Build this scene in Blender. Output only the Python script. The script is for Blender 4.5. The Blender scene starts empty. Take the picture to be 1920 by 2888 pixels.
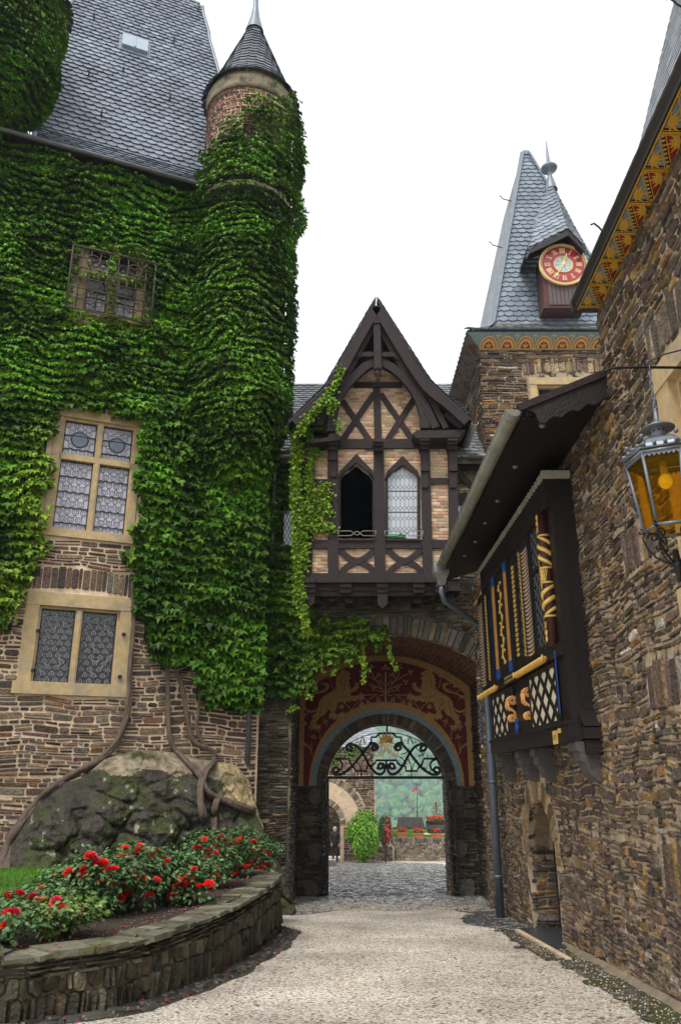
import bpy, bmesh, math, random
import numpy as np
from mathutils import Vector, Matrix, noise
from mathutils.geometry import tessellate_polygon
R = math.radians
scene = bpy.context.scene
COL = scene.collection
random.seed(7)
NR = np.random.RandomState(11)

# ------------------------------------------------------------------ camera, world, sun, exposure
CAMZ = 1.65
PITCH = 19.0
FPX = 2203.0            # focal length in pixels of the 1920 x 2888 photograph
cd = bpy.data.cameras.new('camera')
cam = bpy.data.objects.new('camera', cd)
COL.objects.link(cam)
cam.location = (0, 0, CAMZ)
cam.rotation_euler = (R(90 + PITCH), 0, 0)
cd.sensor_fit = 'VERTICAL'
cd.sensor_height = 24.0
cd.lens = FPX / 2888.0 * 24.0
cd.clip_start = 0.05
cd.clip_end = 12000
scene.camera = cam

SUN_EL, SUN_AZ = 58.0, 205.0     # sun azimuth clockwise from +y
world = bpy.data.worlds.new('World')
scene.world = world
world.use_nodes = True
wn = world.node_tree
wn.nodes.clear()
wo = wn.nodes.new('ShaderNodeOutputWorld')
bg = wn.nodes.new('ShaderNodeBackground')
sky = wn.nodes.new('ShaderNodeTexSky')
sky.sky_type = 'NISHITA'
sky.sun_disc = False
sky.sun_elevation = R(SUN_EL)
sky.sun_rotation = R(SUN_AZ)
sky.air_density = 1.0
sky.dust_density = 4.0
hs = wn.nodes.new('ShaderNodeHueSaturation')
hs.inputs['Saturation'].default_value = 0.12
mixw = wn.nodes.new('ShaderNodeMix')
mixw.data_type = 'RGBA'
mixw.inputs[0].default_value = 0.8
mixw.inputs[7].default_value = (9.6, 9.75, 10.0, 1)
bg.inputs['Strength'].default_value = 0.112
wn.links.new(sky.outputs[0], hs.inputs['Color'])
wn.links.new(hs.outputs[0], mixw.inputs[6])
wn.links.new(mixw.outputs[2], bg.inputs['Color'])
wn.links.new(bg.outputs[0], wo.inputs['Surface'])

sd = bpy.data.lights.new('sun', 'SUN')
sd.energy = 1.5
sd.angle = R(14)
sd.color = (1.0, 0.96, 0.9)
sun = bpy.data.objects.new('sun', sd)
COL.objects.link(sun)
_d = Vector((math.sin(R(SUN_AZ)) * math.cos(R(SUN_EL)), math.cos(R(SUN_AZ)) * math.cos(R(SUN_EL)), math.sin(R(SUN_EL))))
sun.rotation_euler = (-_d).to_track_quat('-Z', 'Y').to_euler()

vs = scene.view_settings
vs.view_transform = 'Standard'
vs.look = 'None'
vs.exposure = 0.42
vs.gamma = 1.0
vs.use_curve_mapping = False

# ------------------------------------------------------------------ projection helpers (measuring only)
_c, _s = math.cos(R(PITCH)), math.sin(R(PITCH))
EYE = Vector((0, 0, CAMZ))
def ray(px, py):
    a, b = (px - 960) / FPX, -(py - 1444) / FPX
    return Vector((a, _c - b * _s, _s + b * _c))
def at_y(px, py, Y):
    r = ray(px, py); return EYE + r * (Y / r.y)
def at_x(px, py, X):
    r = ray(px, py); return EYE + r * (X / r.x)
def at_z(px, py, Z):
    r = ray(px, py); return EYE + r * ((Z - CAMZ) / r.z)
def at_plane(px, py, P, N):
    r = ray(px, py); N = Vector(N); return EYE + r * ((Vector(P) - EYE).dot(N) / r.dot(N))
GS = 0.055
def gz(y): return -GS * y
def at_ground(px, py):
    r = ray(px, py); t = CAMZ / (-r.z - GS * r.y); return EYE + r * t
def proj(P):
    P = np.asarray(P, float)
    x = P[..., 0]; y = P[..., 1]; z = P[..., 2] - CAMZ
    dep = y * _c + z * _s
    return 960 + FPX * x / dep, 1444 - FPX * (-y * _s + z * _c) / dep
def inpoly(px, py, poly):
    px = np.asarray(px, float); py = np.asarray(py, float)
    ins = np.zeros(px.shape, bool); n = len(poly)
    for i in range(n):
        x1, y1 = poly[i]; x2, y2 = poly[(i + 1) % n]
        if y1 == y2: continue
        c = ((y1 > py) != (y2 > py)) & (px < (x2 - x1) * (py - y1) / (y2 - y1) + x1)
        ins ^= c
    return ins
_T = NR.rand(256, 256)
def vn(x, y, seed=0):
    x = np.asarray(x, float) + seed * 17.3; y = np.asarray(y, float) + seed * 9.1
    xi = np.floor(x).astype(int); yi = np.floor(y).astype(int)
    fx = x - xi; fy = y - yi
    fx = fx * fx * (3 - 2 * fx); fy = fy * fy * (3 - 2 * fy)
    g = lambda a, b: _T[a % 256, b % 256]
    return (g(xi, yi) * (1 - fx) + g(xi + 1, yi) * fx) * (1 - fy) + (g(xi, yi + 1) * (1 - fx) + g(xi + 1, yi + 1) * fx) * fy

# ------------------------------------------------------------------ materials
def mat(name, col=(.5, .5, .5), rough=.8, attr=False, var=.3, vscale=5, bump=.25, bscale=30, metal=0, spec=.5,
        sc=(1, 1, 1), second=None, sscale=1.5, sth=(.5, .62), trans=0, emit=None, alpha=1, bdist=.02):
    m = bpy.data.materials.new(name); m.use_nodes = True
    nt = m.node_tree; N = nt.nodes; L = nt.links
    b = N['Principled BSDF']
    b.inputs['Roughness'].default_value = rough
    b.inputs['Metallic'].default_value = metal
    b.inputs['Specular IOR Level'].default_value = spec
    tc = N.new('ShaderNodeTexCoord'); mp = N.new('ShaderNodeMapping'); mp.inputs['Scale'].default_value = sc
    L.new(tc.outputs['Object'], mp.inputs['Vector'])
    if attr:
        a = N.new('ShaderNodeAttribute'); a.attribute_name = 'Col'; base = a.outputs['Color']
    else:
        a = N.new('ShaderNodeRGB'); a.outputs[0].default_value = (*col, 1); base = a.outputs[0]
    if second:
        n2 = N.new('ShaderNodeTexNoise'); n2.inputs['Scale'].default_value = sscale; n2.inputs['Detail'].default_value = 6
        L.new(mp.outputs[0], n2.inputs['Vector'])
        rp = N.new('ShaderNodeMapRange'); rp.inputs[1].default_value = sth[0]; rp.inputs[2].default_value = sth[1]
        L.new(n2.outputs[0], rp.inputs[0])
        mx = N.new('ShaderNodeMix'); mx.data_type = 'RGBA'
        L.new(rp.outputs[0], mx.inputs[0]); L.new(base, mx.inputs[6]); mx.inputs[7].default_value = (*second, 1)
        base = mx.outputs[2]
    if var:
        n1 = N.new('ShaderNodeTexNoise'); n1.inputs['Scale'].default_value = vscale; n1.inputs['Detail'].default_value = 8
        n1.inputs['Roughness'].default_value = .65
        L.new(mp.outputs[0], n1.inputs['Vector'])
        mr = N.new('ShaderNodeMapRange'); mr.inputs[1].default_value = .25; mr.inputs[2].default_value = .75
        mr.inputs[3].default_value = 1 - var; mr.inputs[4].default_value = 1 + var
        L.new(n1.outputs[0], mr.inputs[0])
        mu = N.new('ShaderNodeVectorMath'); mu.operation = 'SCALE'
        L.new(base, mu.inputs[0]); L.new(mr.outputs[0], mu.inputs['Scale']); base = mu.outputs[0]
    L.new(base, b.inputs['Base Color'])
    if bump:
        n3 = N.new('ShaderNodeTexNoise'); n3.inputs['Scale'].default_value = bscale; n3.inputs['Detail'].default_value = 5
        L.new(mp.outputs[0], n3.inputs['Vector'])
        bu = N.new('ShaderNodeBump'); bu.inputs['Strength'].default_value = bump; bu.inputs['Distance'].default_value = bdist
        L.new(n3.outputs[0], bu.inputs['Height']); L.new(bu.outputs[0], b.inputs['Normal'])
    if trans: b.inputs['Transmission Weight'].default_value = trans
    if emit:
        b.inputs['Emission Color'].default_value = (*emit[:3], 1); b.inputs['Emission Strength'].default_value = emit[3]
    if alpha < 1: b.inputs['Alpha'].default_value = alpha
    return m

M = {}
M['stone_warm'] = mat('brown_rubble_stone', attr=True, rough=.8, var=.7, vscale=13, bump=1.0, bscale=24, bdist=.05)
M['stone_wet'] = mat('dark_rubble_stone', attr=True, rough=.6, var=.6, vscale=9, bump=.8, bscale=28, bdist=.03, second=(.035, .04, .012), sscale=.9, sth=(.5, .7))
M['mortar_pink'] = mat('pinkish_lime_mortar', (.70, .53, .37), rough=.95, var=.35, vscale=4, bump=.7, bscale=22, bdist=.03)
M['mortar_dark'] = mat('dark_gap_mortar', (.44, .34, .23), rough=.95, var=.6, vscale=3, bump=.8, bscale=20, bdist=.03, second=(.045, .035, .028), sscale=4.5, sth=(.50, .60))  # dark patches paint the shade of deep gaps into the mortar
M['mortar_black'] = mat('damp_dark_mortar', (.08, .065, .045), rough=.9, var=.6, vscale=4, bump=.8, bscale=20, bdist=.03, second=(.22, .18, .11), sscale=1.6, sth=(.5, .65))
M['slate'] = mat('blue_grey_slate', attr=True, rough=.42, var=.22, vscale=7, bump=.2, bscale=25, spec=.6)
M['lead'] = mat('lead_flashing', (.20, .23, .27), rough=.45, metal=.3, var=.25, vscale=6, bump=.15, bscale=15)
M['zinc'] = mat('zinc_gutter', (.27, .28, .26), rough=.45, metal=.5, var=.3, vscale=5, bump=.15, bscale=40)
M['zinc_blue'] = mat('blue_grey_zinc_pipe', (.14, .17, .21), rough=.5, metal=.4, var=.2, vscale=8, bump=.2, bscale=60)
M['sand'] = mat('yellow_sandstone', (.52, .38, .20), rough=.85, var=.22, vscale=7, bump=.3, bscale=60, second=(.42, .33, .22), sscale=2.5)
M['timber'] = mat('dark_brown_painted_timber', (.030, .019, .019), rough=.72, spec=.35, var=.55, vscale=14, bump=.7, bscale=40, sc=(1, 1, 1))
M['timber_black'] = mat('near_black_timber', (.014, .009, .009), rough=.5, var=.4, vscale=8, bump=.35, bscale=30)
M['brick'] = mat('peach_brick', attr=True, rough=.85, var=.3, vscale=16, bump=.5, bscale=50)
M['brick_mortar'] = mat('pale_brick_mortar', (.46, .40, .32), rough=.95, var=.2, bump=.4, bscale=30)
M['dark_void'] = mat('unlit_room', (.012, .01, .01), rough=.9, var=0, bump=0)
M['glass_sky_pale'] = mat('sky_toned_leaded_glass', (.52, .51, .60), rough=.2, var=.25, vscale=5, bump=.5, bscale=14, spec=.9)  # pale tone paints the sky's reflection into the glass colour
M['glass_dark'] = mat('dark_leaded_glass', (.025, .027, .03), rough=.1, var=.4, vscale=6, bump=.7, bscale=16, spec=1.0)
M['lead_came'] = mat('dark_lead_came', (.03, .032, .04), rough=.5, metal=.3, var=.1, bump=0)
M['came_light'] = mat('bright_glass_roundel_rim', (.27, .28, .30), rough=.3, var=.1, bump=0)
M['iron'] = mat('black_wrought_iron', (.012, .012, .013), rough=.45, metal=.4, var=.2, bump=.2, bscale=60)
M['rust_iron'] = mat('rusty_iron_bar', (.075, .045, .035), rough=.7, metal=.2, var=.3, bump=.3, bscale=60)
M['gold'] = mat('gilded_paint', (1.0, .66, .16), rough=.4, metal=.25, var=.15, bump=.1)
M['gold_dull'] = mat('ochre_paint', (.60, .38, .13), rough=.8, var=.2, vscale=12, bump=.15)
M['cream'] = mat('cream_paint', (.75, .68, .50), rough=.7, var=.08, bump=.1)
M['blue'] = mat('bright_blue_paint', (.015, .09, .36), rough=.5, var=.1, bump=.1)
M['blue_dark'] = mat('dark_blue_paint', (.02, .07, .30), rough=.5, var=.2, bump=.1)
M['red_dark'] = mat('oxblood_painted_plaster', (.13, .012, .010), rough=.85, var=.35, vscale=4, bump=.2)
M['red'] = mat('brick_red_paint', (.30, .022, .015), rough=.8, var=.15, bump=.1)
M['mural_ochre'] = mat('muted_mural_ochre', (.42, .25, .085), rough=.9, var=.3, vscale=10, bump=.15)
M['clock_red'] = mat('crimson_enamel', (.42, .03, .04), rough=.22, var=.08, bump=0, spec=.7)
M['oxide'] = mat('red_brown_paint', (.10, .034, .03), rough=.7, var=.25, bump=.2)
M['slate_blue_paint'] = mat('blue_grey_paint', (.20, .27, .29), rough=.85, var=.35, vscale=14, bump=.15)
M['leaf'] = mat('ivy_leaf', attr=True, rough=.5, var=.18, vscale=3, bump=0, spec=.22)
M['leaf_dull'] = mat('rose_leaf', attr=True, rough=.5, var=.2, vscale=6, bump=0, spec=.4)
M['bark'] = mat('grey_brown_bark', (.13, .095, .07), rough=.9, var=.5, vscale=14, bump=.9, bscale=26, sc=(1, 1, .25), bdist=.03)
M['petal'] = mat('red_petal', attr=True, rough=.5, var=.12, bump=0)
M['terracotta'] = mat('terracotta', (.50, .17, .08), rough=.8, var=.15, bump=.2)
M['steel'] = mat('grey_painted_steel', (.17, .19, .22), rough=.4, metal=.35, var=.2, vscale=20, bump=.3, bscale=90, bdist=.005)
M['pot_soil'] = mat('potting_soil', (.03, .02, .015), rough=.95)

# ------------------------------------------------------------------ object helpers
def tag(o, label=None, cat=None, group=None, kind=None):
    if label: o['label'] = label
    if cat: o['category'] = cat
    if group: o['group'] = group
    if kind: o['kind'] = kind
    return o
def thing(name, label, cat, loc=(0, 0, 0), group=None):
    o = bpy.data.objects.new(name, None); COL.objects.link(o); o.location = loc
    o.empty_display_size = .2
    tag(o, label, cat, group); return o
def link(o, parent=None):
    COL.objects.link(o)
    if parent is not None:
        o.parent = parent
        loc = Vector(parent.location)
        if parent.parent is not None: loc = Vector((0, 0, 0)); o.matrix_parent_inverse = Matrix.Identity(4); return o
        o.matrix_parent_inverse = Matrix.Translation(loc).inverted()
    return o
def npmesh(name, V, F, col, m, parent=None, smooth=False):
    """V (n,3), F (f,k) same-size faces, col (f,3) or None"""
    me = bpy.data.meshes.new(name)
    V = np.ascontiguousarray(V, np.float32); F = np.ascontiguousarray(F, np.int32)
    k = F.shape[1]; nf = F.shape[0]
    me.vertices.add(len(V)); me.vertices.foreach_set('co', V.ravel())
    me.loops.add(nf * k); me.loops.foreach_set('vertex_index', F.ravel())
    me.polygons.add(nf); me.polygons.foreach_set('loop_start', np.arange(0, nf * k, k, dtype=np.int32))
    me.polygons.foreach_set('loop_total', np.full(nf, k, np.int32))
    me.update(calc_edges=True)
    if col is not None:
        at = me.attributes.new('Col', 'FLOAT_COLOR', 'FACE')
        c = np.ones((nf, 4), np.float32); c[:, :3] = col; at.data.foreach_set('color', c.ravel())
    if smooth: me.polygons.foreach_set('use_smooth', np.ones(nf, bool))
    me.materials.append(m)
    o = bpy.data.objects.new(name, me); link(o, parent); return o
def dup(root, loc=None, rotz=None, label=None, group=None):
    def cp(o, par):
        c = o.copy(); COL.objects.link(c)
        if par is not None: c.parent = par
        for ch in list(o.children): cp(ch, c)
        return c
    r = cp(root, None)
    if loc is not None: r.location = loc
    if rotz is not None: r.rotation_euler = (0, 0, rotz)
    if label: r['label'] = label
    if group: r['group'] = group
    return r

class MB:
    def __init__(s): s.V = []; s.F = []; s.C = []; s.S = []
    def add(s, vs, fs, col=None, smooth=False):
        b = len(s.V); s.V.extend([tuple(v) for v in vs])
        for f in fs: s.F.append([b + i for i in f]); s.C.append(col or (.5, .5, .5)); s.S.append(smooth)
    def poly(s, pts, col=None): s.add(pts, [list(range(len(pts)))], col)
    def box(s, p0, p1, col=None):
        x0, y0, z0 = p0; x1, y1, z1 = p1
        s.add([(x0, y0, z0), (x1, y0, z0), (x1, y1, z0), (x0, y1, z0), (x0, y0, z1), (x1, y0, z1), (x1, y1, z1), (x0, y1, z1)],
              [(0, 3, 2, 1), (4, 5, 6, 7), (0, 1, 5, 4), (1, 2, 6, 5), (2, 3, 7, 6), (3, 0, 4, 7)], col)
    def prism(s, pts, off, col=None):
        """pts 3D polygon, off vector of thickness"""
        off = Vector(off); n = len(pts); a = [Vector(p) for p in pts]; b = [p + off for p in a]
        tri = tessellate_polygon([a]); 
        fs = [tuple(t) for t in tri] + [tuple(n + i for i in reversed(t)) for t in tri]
        for i in range(n): j = (i + 1) % n; fs.append((i, j, n + j, n + i))
        s.add(a + b, fs, col)
    def beam(s, a, b, w, d, nrm, col=None, ext=0):
        """box from a to b, width w across, depth d along nrm (nrm side only)"""
        a = Vector(a); b = Vector(b); nrm = Vector(nrm).normalized(); t = (b - a).normalized(); a = a - t * ext; b = b + t * ext
        sd_ = t.cross(nrm).normalized() * (w / 2); off = nrm * d
        s.prism([a - sd_, b - sd_, b + sd_, a + sd_], off, col)
    def ribbon(s, pts, w, d, nrm, col=None):
        """continuous bent board along pts, w wide, d thick along nrm"""
        P = [Vector(p) for p in pts]; nrm = Vector(nrm).normalized(); k = len(P); vs = []
        for i in range(k):
            t = (P[min(i + 1, k - 1)] - P[max(i - 1, 0)]).normalized(); sd_ = t.cross(nrm).normalized()
            ww = (w[i] if isinstance(w, (list, tuple)) else w) / 2
            for o_ in (sd_ * -ww, sd_ * ww): vs += [P[i] + o_, P[i] + o_ + nrm * d]
        fs = [(0, 1, 3, 2), (4 * k - 4, 4 * k - 2, 4 * k - 1, 4 * k - 3)]
        for i in range(k - 1):
            a = 4 * i; b = a + 4; fs += [(a, a + 2, b + 2, b), (a + 1, b + 1, b + 3, a + 3), (a, b, b + 1, a + 1), (a + 2, a + 3, b + 3, b + 2)]
        s.add(vs, fs, col)
    def tube(s, pts, r, n=8, col=None, closed=False, smooth=True, cap=True, flat=1.0, fn=None):
        P = [Vector(p) for p in pts]; k = len(P)
        rs = r if isinstance(r, (list, tuple)) else [r] * k
        vs = []; up = None
        for i in range(k):
            if closed: t = P[(i + 1) % k] - P[i - 1]
            else: t = P[min(i + 1, k - 1)] - P[max(i - 1, 0)]
            if t.length < 1e-9: t = Vector((0, 0, 1))
            t.normalize()
            if fn is not None:
                up = Vector(fn)
            elif up is None:
                up = Vector((0, 0, 1)) if abs(t.z) < .9 else Vector((1, 0, 0))
            u = up - t * up.dot(t)
            if u.length < 1e-6: u = Vector((1, 0, 0)) - t * t.x
            u.normalize(); v = t.cross(u)
            if fn is None: up = u
            for j in range(n):
                a = 2 * math.pi * j / n
                vs.append(P[i] + (u * math.cos(a) * flat + v * math.sin(a)) * rs[i])
        fs = []
        for i in range(k if closed else k - 1):
            i2 = (i + 1) % k
            for j in range(n):
                j2 = (j + 1) % n; fs.append((i * n + j, i * n + j2, i2 * n + j2, i2 * n + j))
        if not closed and cap:
            fs.append(tuple(range(n - 1, -1, -1))); fs.append(tuple((k - 1) * n + j for j in range(n)))
        s.add(vs, fs, col, smooth)
    def lathe(s, prof, c, n=24, col=None, smooth=True, axis=None):
        """prof [(r,z)], around vertical axis through c"""
        cx, cy, cz = c; vs = []; k = len(prof)
        for r, z in prof:
            for j in range(n):
                a = 2 * math.pi * j / n; vs.append((cx + r * math.cos(a), cy + r * math.sin(a), cz + z))
        fs = [(i * n + j, i * n + (j + 1) % n, (i + 1) * n + (j + 1) % n, (i + 1) * n + j) for i in range(k - 1) for j in range(n)]
        s.add(vs, fs, col, smooth)
    def ball(s, c, r, n=8, col=None, sq=1.0):
        pr = [(r * math.sin(math.pi * i / n), -r * sq * math.cos(math.pi * i / n)) for i in range(n + 1)]
        s.lathe([(max(a, .0004), b) for a, b in pr], c, n + 4, col)
    def build(s, name, m, parent=None, attr=False):
        me = bpy.data.meshes.new(name); me.from_pydata(s.V, [], s.F)
        if attr or any(c != (.5, .5, .5) for c in s.C[:50]):
            at = me.attributes.new('Col', 'FLOAT_COLOR', 'FACE')
            c = np.ones((len(s.C), 4), np.float32); c[:, :3] = np.array(s.C); at.data.foreach_set('color', c.ravel())
        me.polygons.foreach_set('use_smooth', np.array(s.S, bool))
        me.materials.append(m if not isinstance(m, str) else M[m])
        me.update()
        o = bpy.data.objects.new(name, me); link(o, parent); return o

# ------------------------------------------------------------------ masonry and roofing generators
def wall_panel(mb, f, outer, holes=(), thick=.5, col=None):
    loops = [[Vector((u, v, 0)) for u, v in outer]] + [[Vector((u, v, 0)) for u, v in h] for h in holes]
    flat = [p for l in loops for p in l]; n = len(flat)
    tri = tessellate_polygon(loops)
    V = [f(p.x, p.y, 0) for p in flat] + [f(p.x, p.y, -thick) for p in flat]
    F = [tuple(t) for t in tri] + [tuple(n + i for i in t) for t in tri]
    b = 0
    for l in loops:
        k = len(l)
        for i in range(k): j = (i + 1) % k; F.append((b + i, b + j, n + b + j, n + b + i))
        b += k
    mb.add(V, F, col)

def one_stone(mb, f, u0, u1, v0, v1, dep, rnd, col, inset=.012, jit=.18):
    w = u1 - u0; h = v1 - v0
    if w < .015 or h < .015: return
    c = min(w, h) * rnd.uniform(.12, .32); j = min(w, h) * jit
    J = lambda: rnd.uniform(-j, j) * .6
    ring = [(u0 + c + J() * .3, v0), (u1 - c + J() * .3, v0 + J() * .4), (u1, v0 + c + J() * .3), (u1 + J() * .4, v1 - c),
            (u1 - c, v1 + J() * .4), (u0 + c, v1), (u0 + J() * .4, v1 - c), (u0, v0 + c)]
    cu, cv = (u0 + u1) / 2, (v0 + v1) / 2
    ins = min(inset, h * .3, w * .3)
    d0 = dep * rnd.uniform(.5, 1.4); ta = rnd.uniform(-.5, .5) * dep; tb = rnd.uniform(-.5, .5) * dep
    vs = []
    for (u, v) in ring: vs.append(f(u, v, -.004))
    for (u, v) in ring:
        su = (u - cu); sv = (v - cv)
        uu = cu + su * (1 - 2 * ins / w); vv = cv + sv * (1 - 2 * ins / h)
        vs.append(f(uu, vv, max(.006, d0 + ta * su / w * 2 + tb * sv / h * 2)))
    fs = [(8, 9, 10, 11, 12, 13, 14, 15)] + [(i, (i + 1) % 8, 8 + (i + 1) % 8, 8 + i) for i in range(8)]
    mb.add(vs, fs, col)

PAL_WARM = [(.13, .085, .055), (.17, .11, .07), (.095, .065, .05), (.21, .145, .09), (.11, .085, .07), (.20, .10, .05), (.15, .125, .09), (.075, .06, .055), (.16, .09, .08)]
PAL_RIGHT = [(.13, .085, .055), (.17, .105, .06), (.10, .07, .055), (.24, .13, .05), (.14, .085, .07), (.085, .062, .05), (.19, .14, .09), (.13, .10, .06), (.22, .17, .115), (.13, .08, .065), (.10, .08, .05), (.30, .18, .06), (.11, .09, .075)]
PAL_GREY = [(.10, .08, .06), (.14, .11, .075), (.07, .06, .05), (.17, .135, .09), (.12, .095, .085), (.09, .085, .06), (.16, .10, .06)]
PAL_DARK = [(.055, .045, .035), (.085, .065, .045), (.04, .035, .03), (.11, .085, .05), (.07, .06, .05), (.12, .07, .04)]

def pick(pal, rnd):
    c = rnd.choice(pal); k = rnd.uniform(.6, 1.4)
    if pal is PAL_RIGHT and rnd.random() < .015: c = (.48, .43, .36)
    return tuple(min(1, x * k) for x in c)

def stones(mb, f, u0, u1, v0, v1, inside, hr=(.06, .15), wr=(.13, .5), gap=.014, dep=.03, pal=PAL_WARM, seed=1, wav=.05, step=.04, edge=0):
    rnd = random.Random(seed)
    def g(u, v, d):
        vv = v + wav * (noise.noise(Vector((u * .9, v * .9, seed))) * 1.0) + wav * .35 * noise.noise(Vector((u * 3.1, v * 3, seed + 5)))
        uu = u + wav * .5 * noise.noise(Vector((u * 1.3, v * 2.2, seed + 9)))
        return f(uu, vv, d)
    v = v0
    while v < v1:
        h = rnd.uniform(*hr)
        if rnd.random() < .25: h *= .6
        us = np.arange(u0, u1 + step * .5, step)
        ok = np.array([bool(inside(u, v + h / 2)) for u in us])
        i = 0; n = len(us)
        while i < n:
            if not ok[i]: i += 1; continue
            j = i
            while j + 1 < n and ok[j + 1]: j += 1
            a, b = us[i] + edge, us[j] - edge; i = j + 1
            cur = a - rnd.uniform(0, .1) * (a <= u0 + .01)
            while cur < b - .03:
                w = rnd.uniform(*wr) * (1 if h > .07 else 1.2)
                if rnd.random() < .2: w *= .5
                if b - cur - w < wr[0] * .7: w = b - cur
                c = pick(pal, rnd)
                if h > hr[0] * 1.5 and rnd.random() < .28 and w > .12:
                    m_ = h * rnd.uniform(.35, .65)
                    one_stone(mb, g, cur + gap, cur + w, v + gap, v + m_, dep, rnd, c)
                    one_stone(mb, g, cur + gap, cur + w, v + m_ + gap, v + h, dep, rnd, pick(pal, rnd))
                elif w > .05:
                    sl = rnd.uniform(-.012, .012)
                    one_stone(mb, g, cur + gap, cur + w, v + gap + sl, v + h + sl * .5, dep, rnd, c)
                cur += w
        v += h

def voussoirs(mb, f, cu, cv, r0, r1, a0, a1, wid=.09, dep=.03, pal=PAL_WARM, seed=3, gap=.012):
    """radial stones; angles in radians"""
    rnd = random.Random(seed); a = a0
    while a < a1 - .01:
        w = wid * rnd.uniform(.6, 1.5) / r0
        if a1 - a - w < wid * .4 / r0: w = a1 - a
        def g(p, q, d): return f(cu + q * math.cos(p / r0), cv + q * math.sin(p / r0), d)
        e = rnd.uniform(-.05, .04) * (r1 - r0)
        one_stone(mb, g, a * r0 + gap, (a + w) * r0, r0 + gap * .5, r1 + e, dep, rnd, pick(pal, rnd), jit=.1)
        a += w

def soldiers(mb, f, u0, u1, vb, vt, wid=.08, dep=.03, pal=PAL_WARM, seed=4, fan=0, arch=0):
    rnd = random.Random(seed); u = u0
    while u < u1 - .02:
        w = wid * rnd.uniform(.6, 1.5)
        if u1 - u - w < wid * .5: w = u1 - u
        m_ = (u0 + u1) / 2; hw = (u1 - u0) / 2
        def g(p, q, d):
            k = (q - vb) / (vt - vb); x = p + (p - m_) * fan * k
            return f(x, q + arch * (1 - ((p - m_) / hw) ** 2), d)
        one_stone(mb, g, u + .012, u + w, vb + .01, vt + rnd.uniform(-.04, .03), dep, rnd, pick(pal, rnd), jit=.12)
        u += w

def slates(V, F, C, f, v0, v1, rng, row=.16, wid=.2, seed=1, base=(.13, .155, .19), lift=.028, shear=0, jit=.2):
    """fish-scale slates. f(u,v,d). rng(v)->(umin,umax)"""
    rnd = random.Random(seed); k = 0; v = v1
    v = v0
    while v < v1:
        r = rng(v + row * .5)
        if r is not None:
            a, b = r; u = a - (k % 2) * wid * .5
            while u < b:
                w = wid
                ua = max(u, a); ub = min(u + w, b)
                if ub - ua > wid * .12:
                    c = rnd.uniform(1 - jit, 1 + jit) * (1 + .35 * noise.noise(Vector((u * .5, v * .5, seed)))) * (1.35 if rnd.random() < .03 else 1); cc = (base[0] * c, base[1] * c, base[2] * c)
                    l = lift * rnd.uniform(.8, 1.25); x0 = ua + .004; x1 = ub - .004; W = x1 - x0
                    full = (ub - ua) > wid * .95
                    sh = lambda q: shear * q
                    pts = [(x0, v + row * 1.15, .004), (x1, v + row * 1.15, .004), (x1, v + row * .30, l * .8),
                           (x0 + W * .82, v + row * .04, l), (x0 + W * .40, v - row * .05, l), (x0 + W * .08, v + row * .10, l), (x0, v + row * .35, l * .8)]
                    low = [(p[0], p[1], .0) for p in pts[2:]]
                    b0 = len(V)
                    for p in pts + low: V.append(tuple(f(p[0], p[1] + rnd.uniform(-.004, .004), p[2])))
                    F.append((b0, b0 + 6, b0 + 5, b0 + 4, b0 + 3, b0 + 2, b0 + 1)); C.append(cc)
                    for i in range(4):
                        F.append((b0 + 2 + i, b0 + 3 + i, b0 + 8 + i, b0 + 7 + i)); C.append((cc[0] * .5, cc[1] * .5, cc[2] * .5))  # lower edge faces at half tone: edge shade painted into their colour
                u += w
        v += row; k += 1
def slate_obj(name, parent, lists, m='slate'):
    V, F, C = lists; mb = MB(); mb.V = V; mb.F = [list(x) for x in F]; mb.C = C; mb.S = [False] * len(F)
    return mb.build(name, M[m], parent, attr=True)

# ------------------------------------------------------------------ leaves
LEAF = np.array([(0, -.42, -.05), (-.5, -.16, -.12), (-.2, .08, .05), (0, .56, -.14), (.2, .08, .05), (.5, -.16, -.12)])
LT = np.array([(0, 2, 1), (0, 3, 2), (0, 4, 3), (0, 5, 4)])
OVAL = np.array([(0, -.5, -.03), (-.3, -.12, .06), (-.26, .2, .04), (0, .55, -.1), (.26, .2, .04), (.3, -.12, .06)])
def leaves(name, P, Nn, size, col, m, parent=None, up=.65, out=.75, jit=.4, shape=LEAF, tip=None):
    n = len(P)
    J = NR.normal(0, jit, (n, 3))
    ln = Nn * out + np.array([0, 0, up]) + J * .8; ln /= np.linalg.norm(ln, axis=1)[:, None]
    t = (np.array([0, 0, -1.0]) + Nn * .35 + NR.normal(0, jit, (n, 3))) if tip is None else tip + NR.normal(0, jit, (n, 3))
    t -= ln * np.sum(t * ln, 1)[:, None]; t /= np.linalg.norm(t, axis=1)[:, None] + 1e-9
    s = np.cross(t, ln)
    S = np.broadcast_to(size, (n,))[:, None, None]
    V = P[:, None, :] + S * (shape[None, :, 0:1] * s[:, None, :] + shape[None, :, 1:2] * t[:, None, :] + shape[None, :, 2:3] * ln[:, None, :])
    F = (np.arange(n)[:, None, None] * 6 + LT[None]).reshape(-1, 3)
    C = np.repeat(col, 4, axis=0)
    return npmesh(name, V.reshape(-1, 3), F, C, m if not isinstance(m, str) else M[m], parent)
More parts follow.
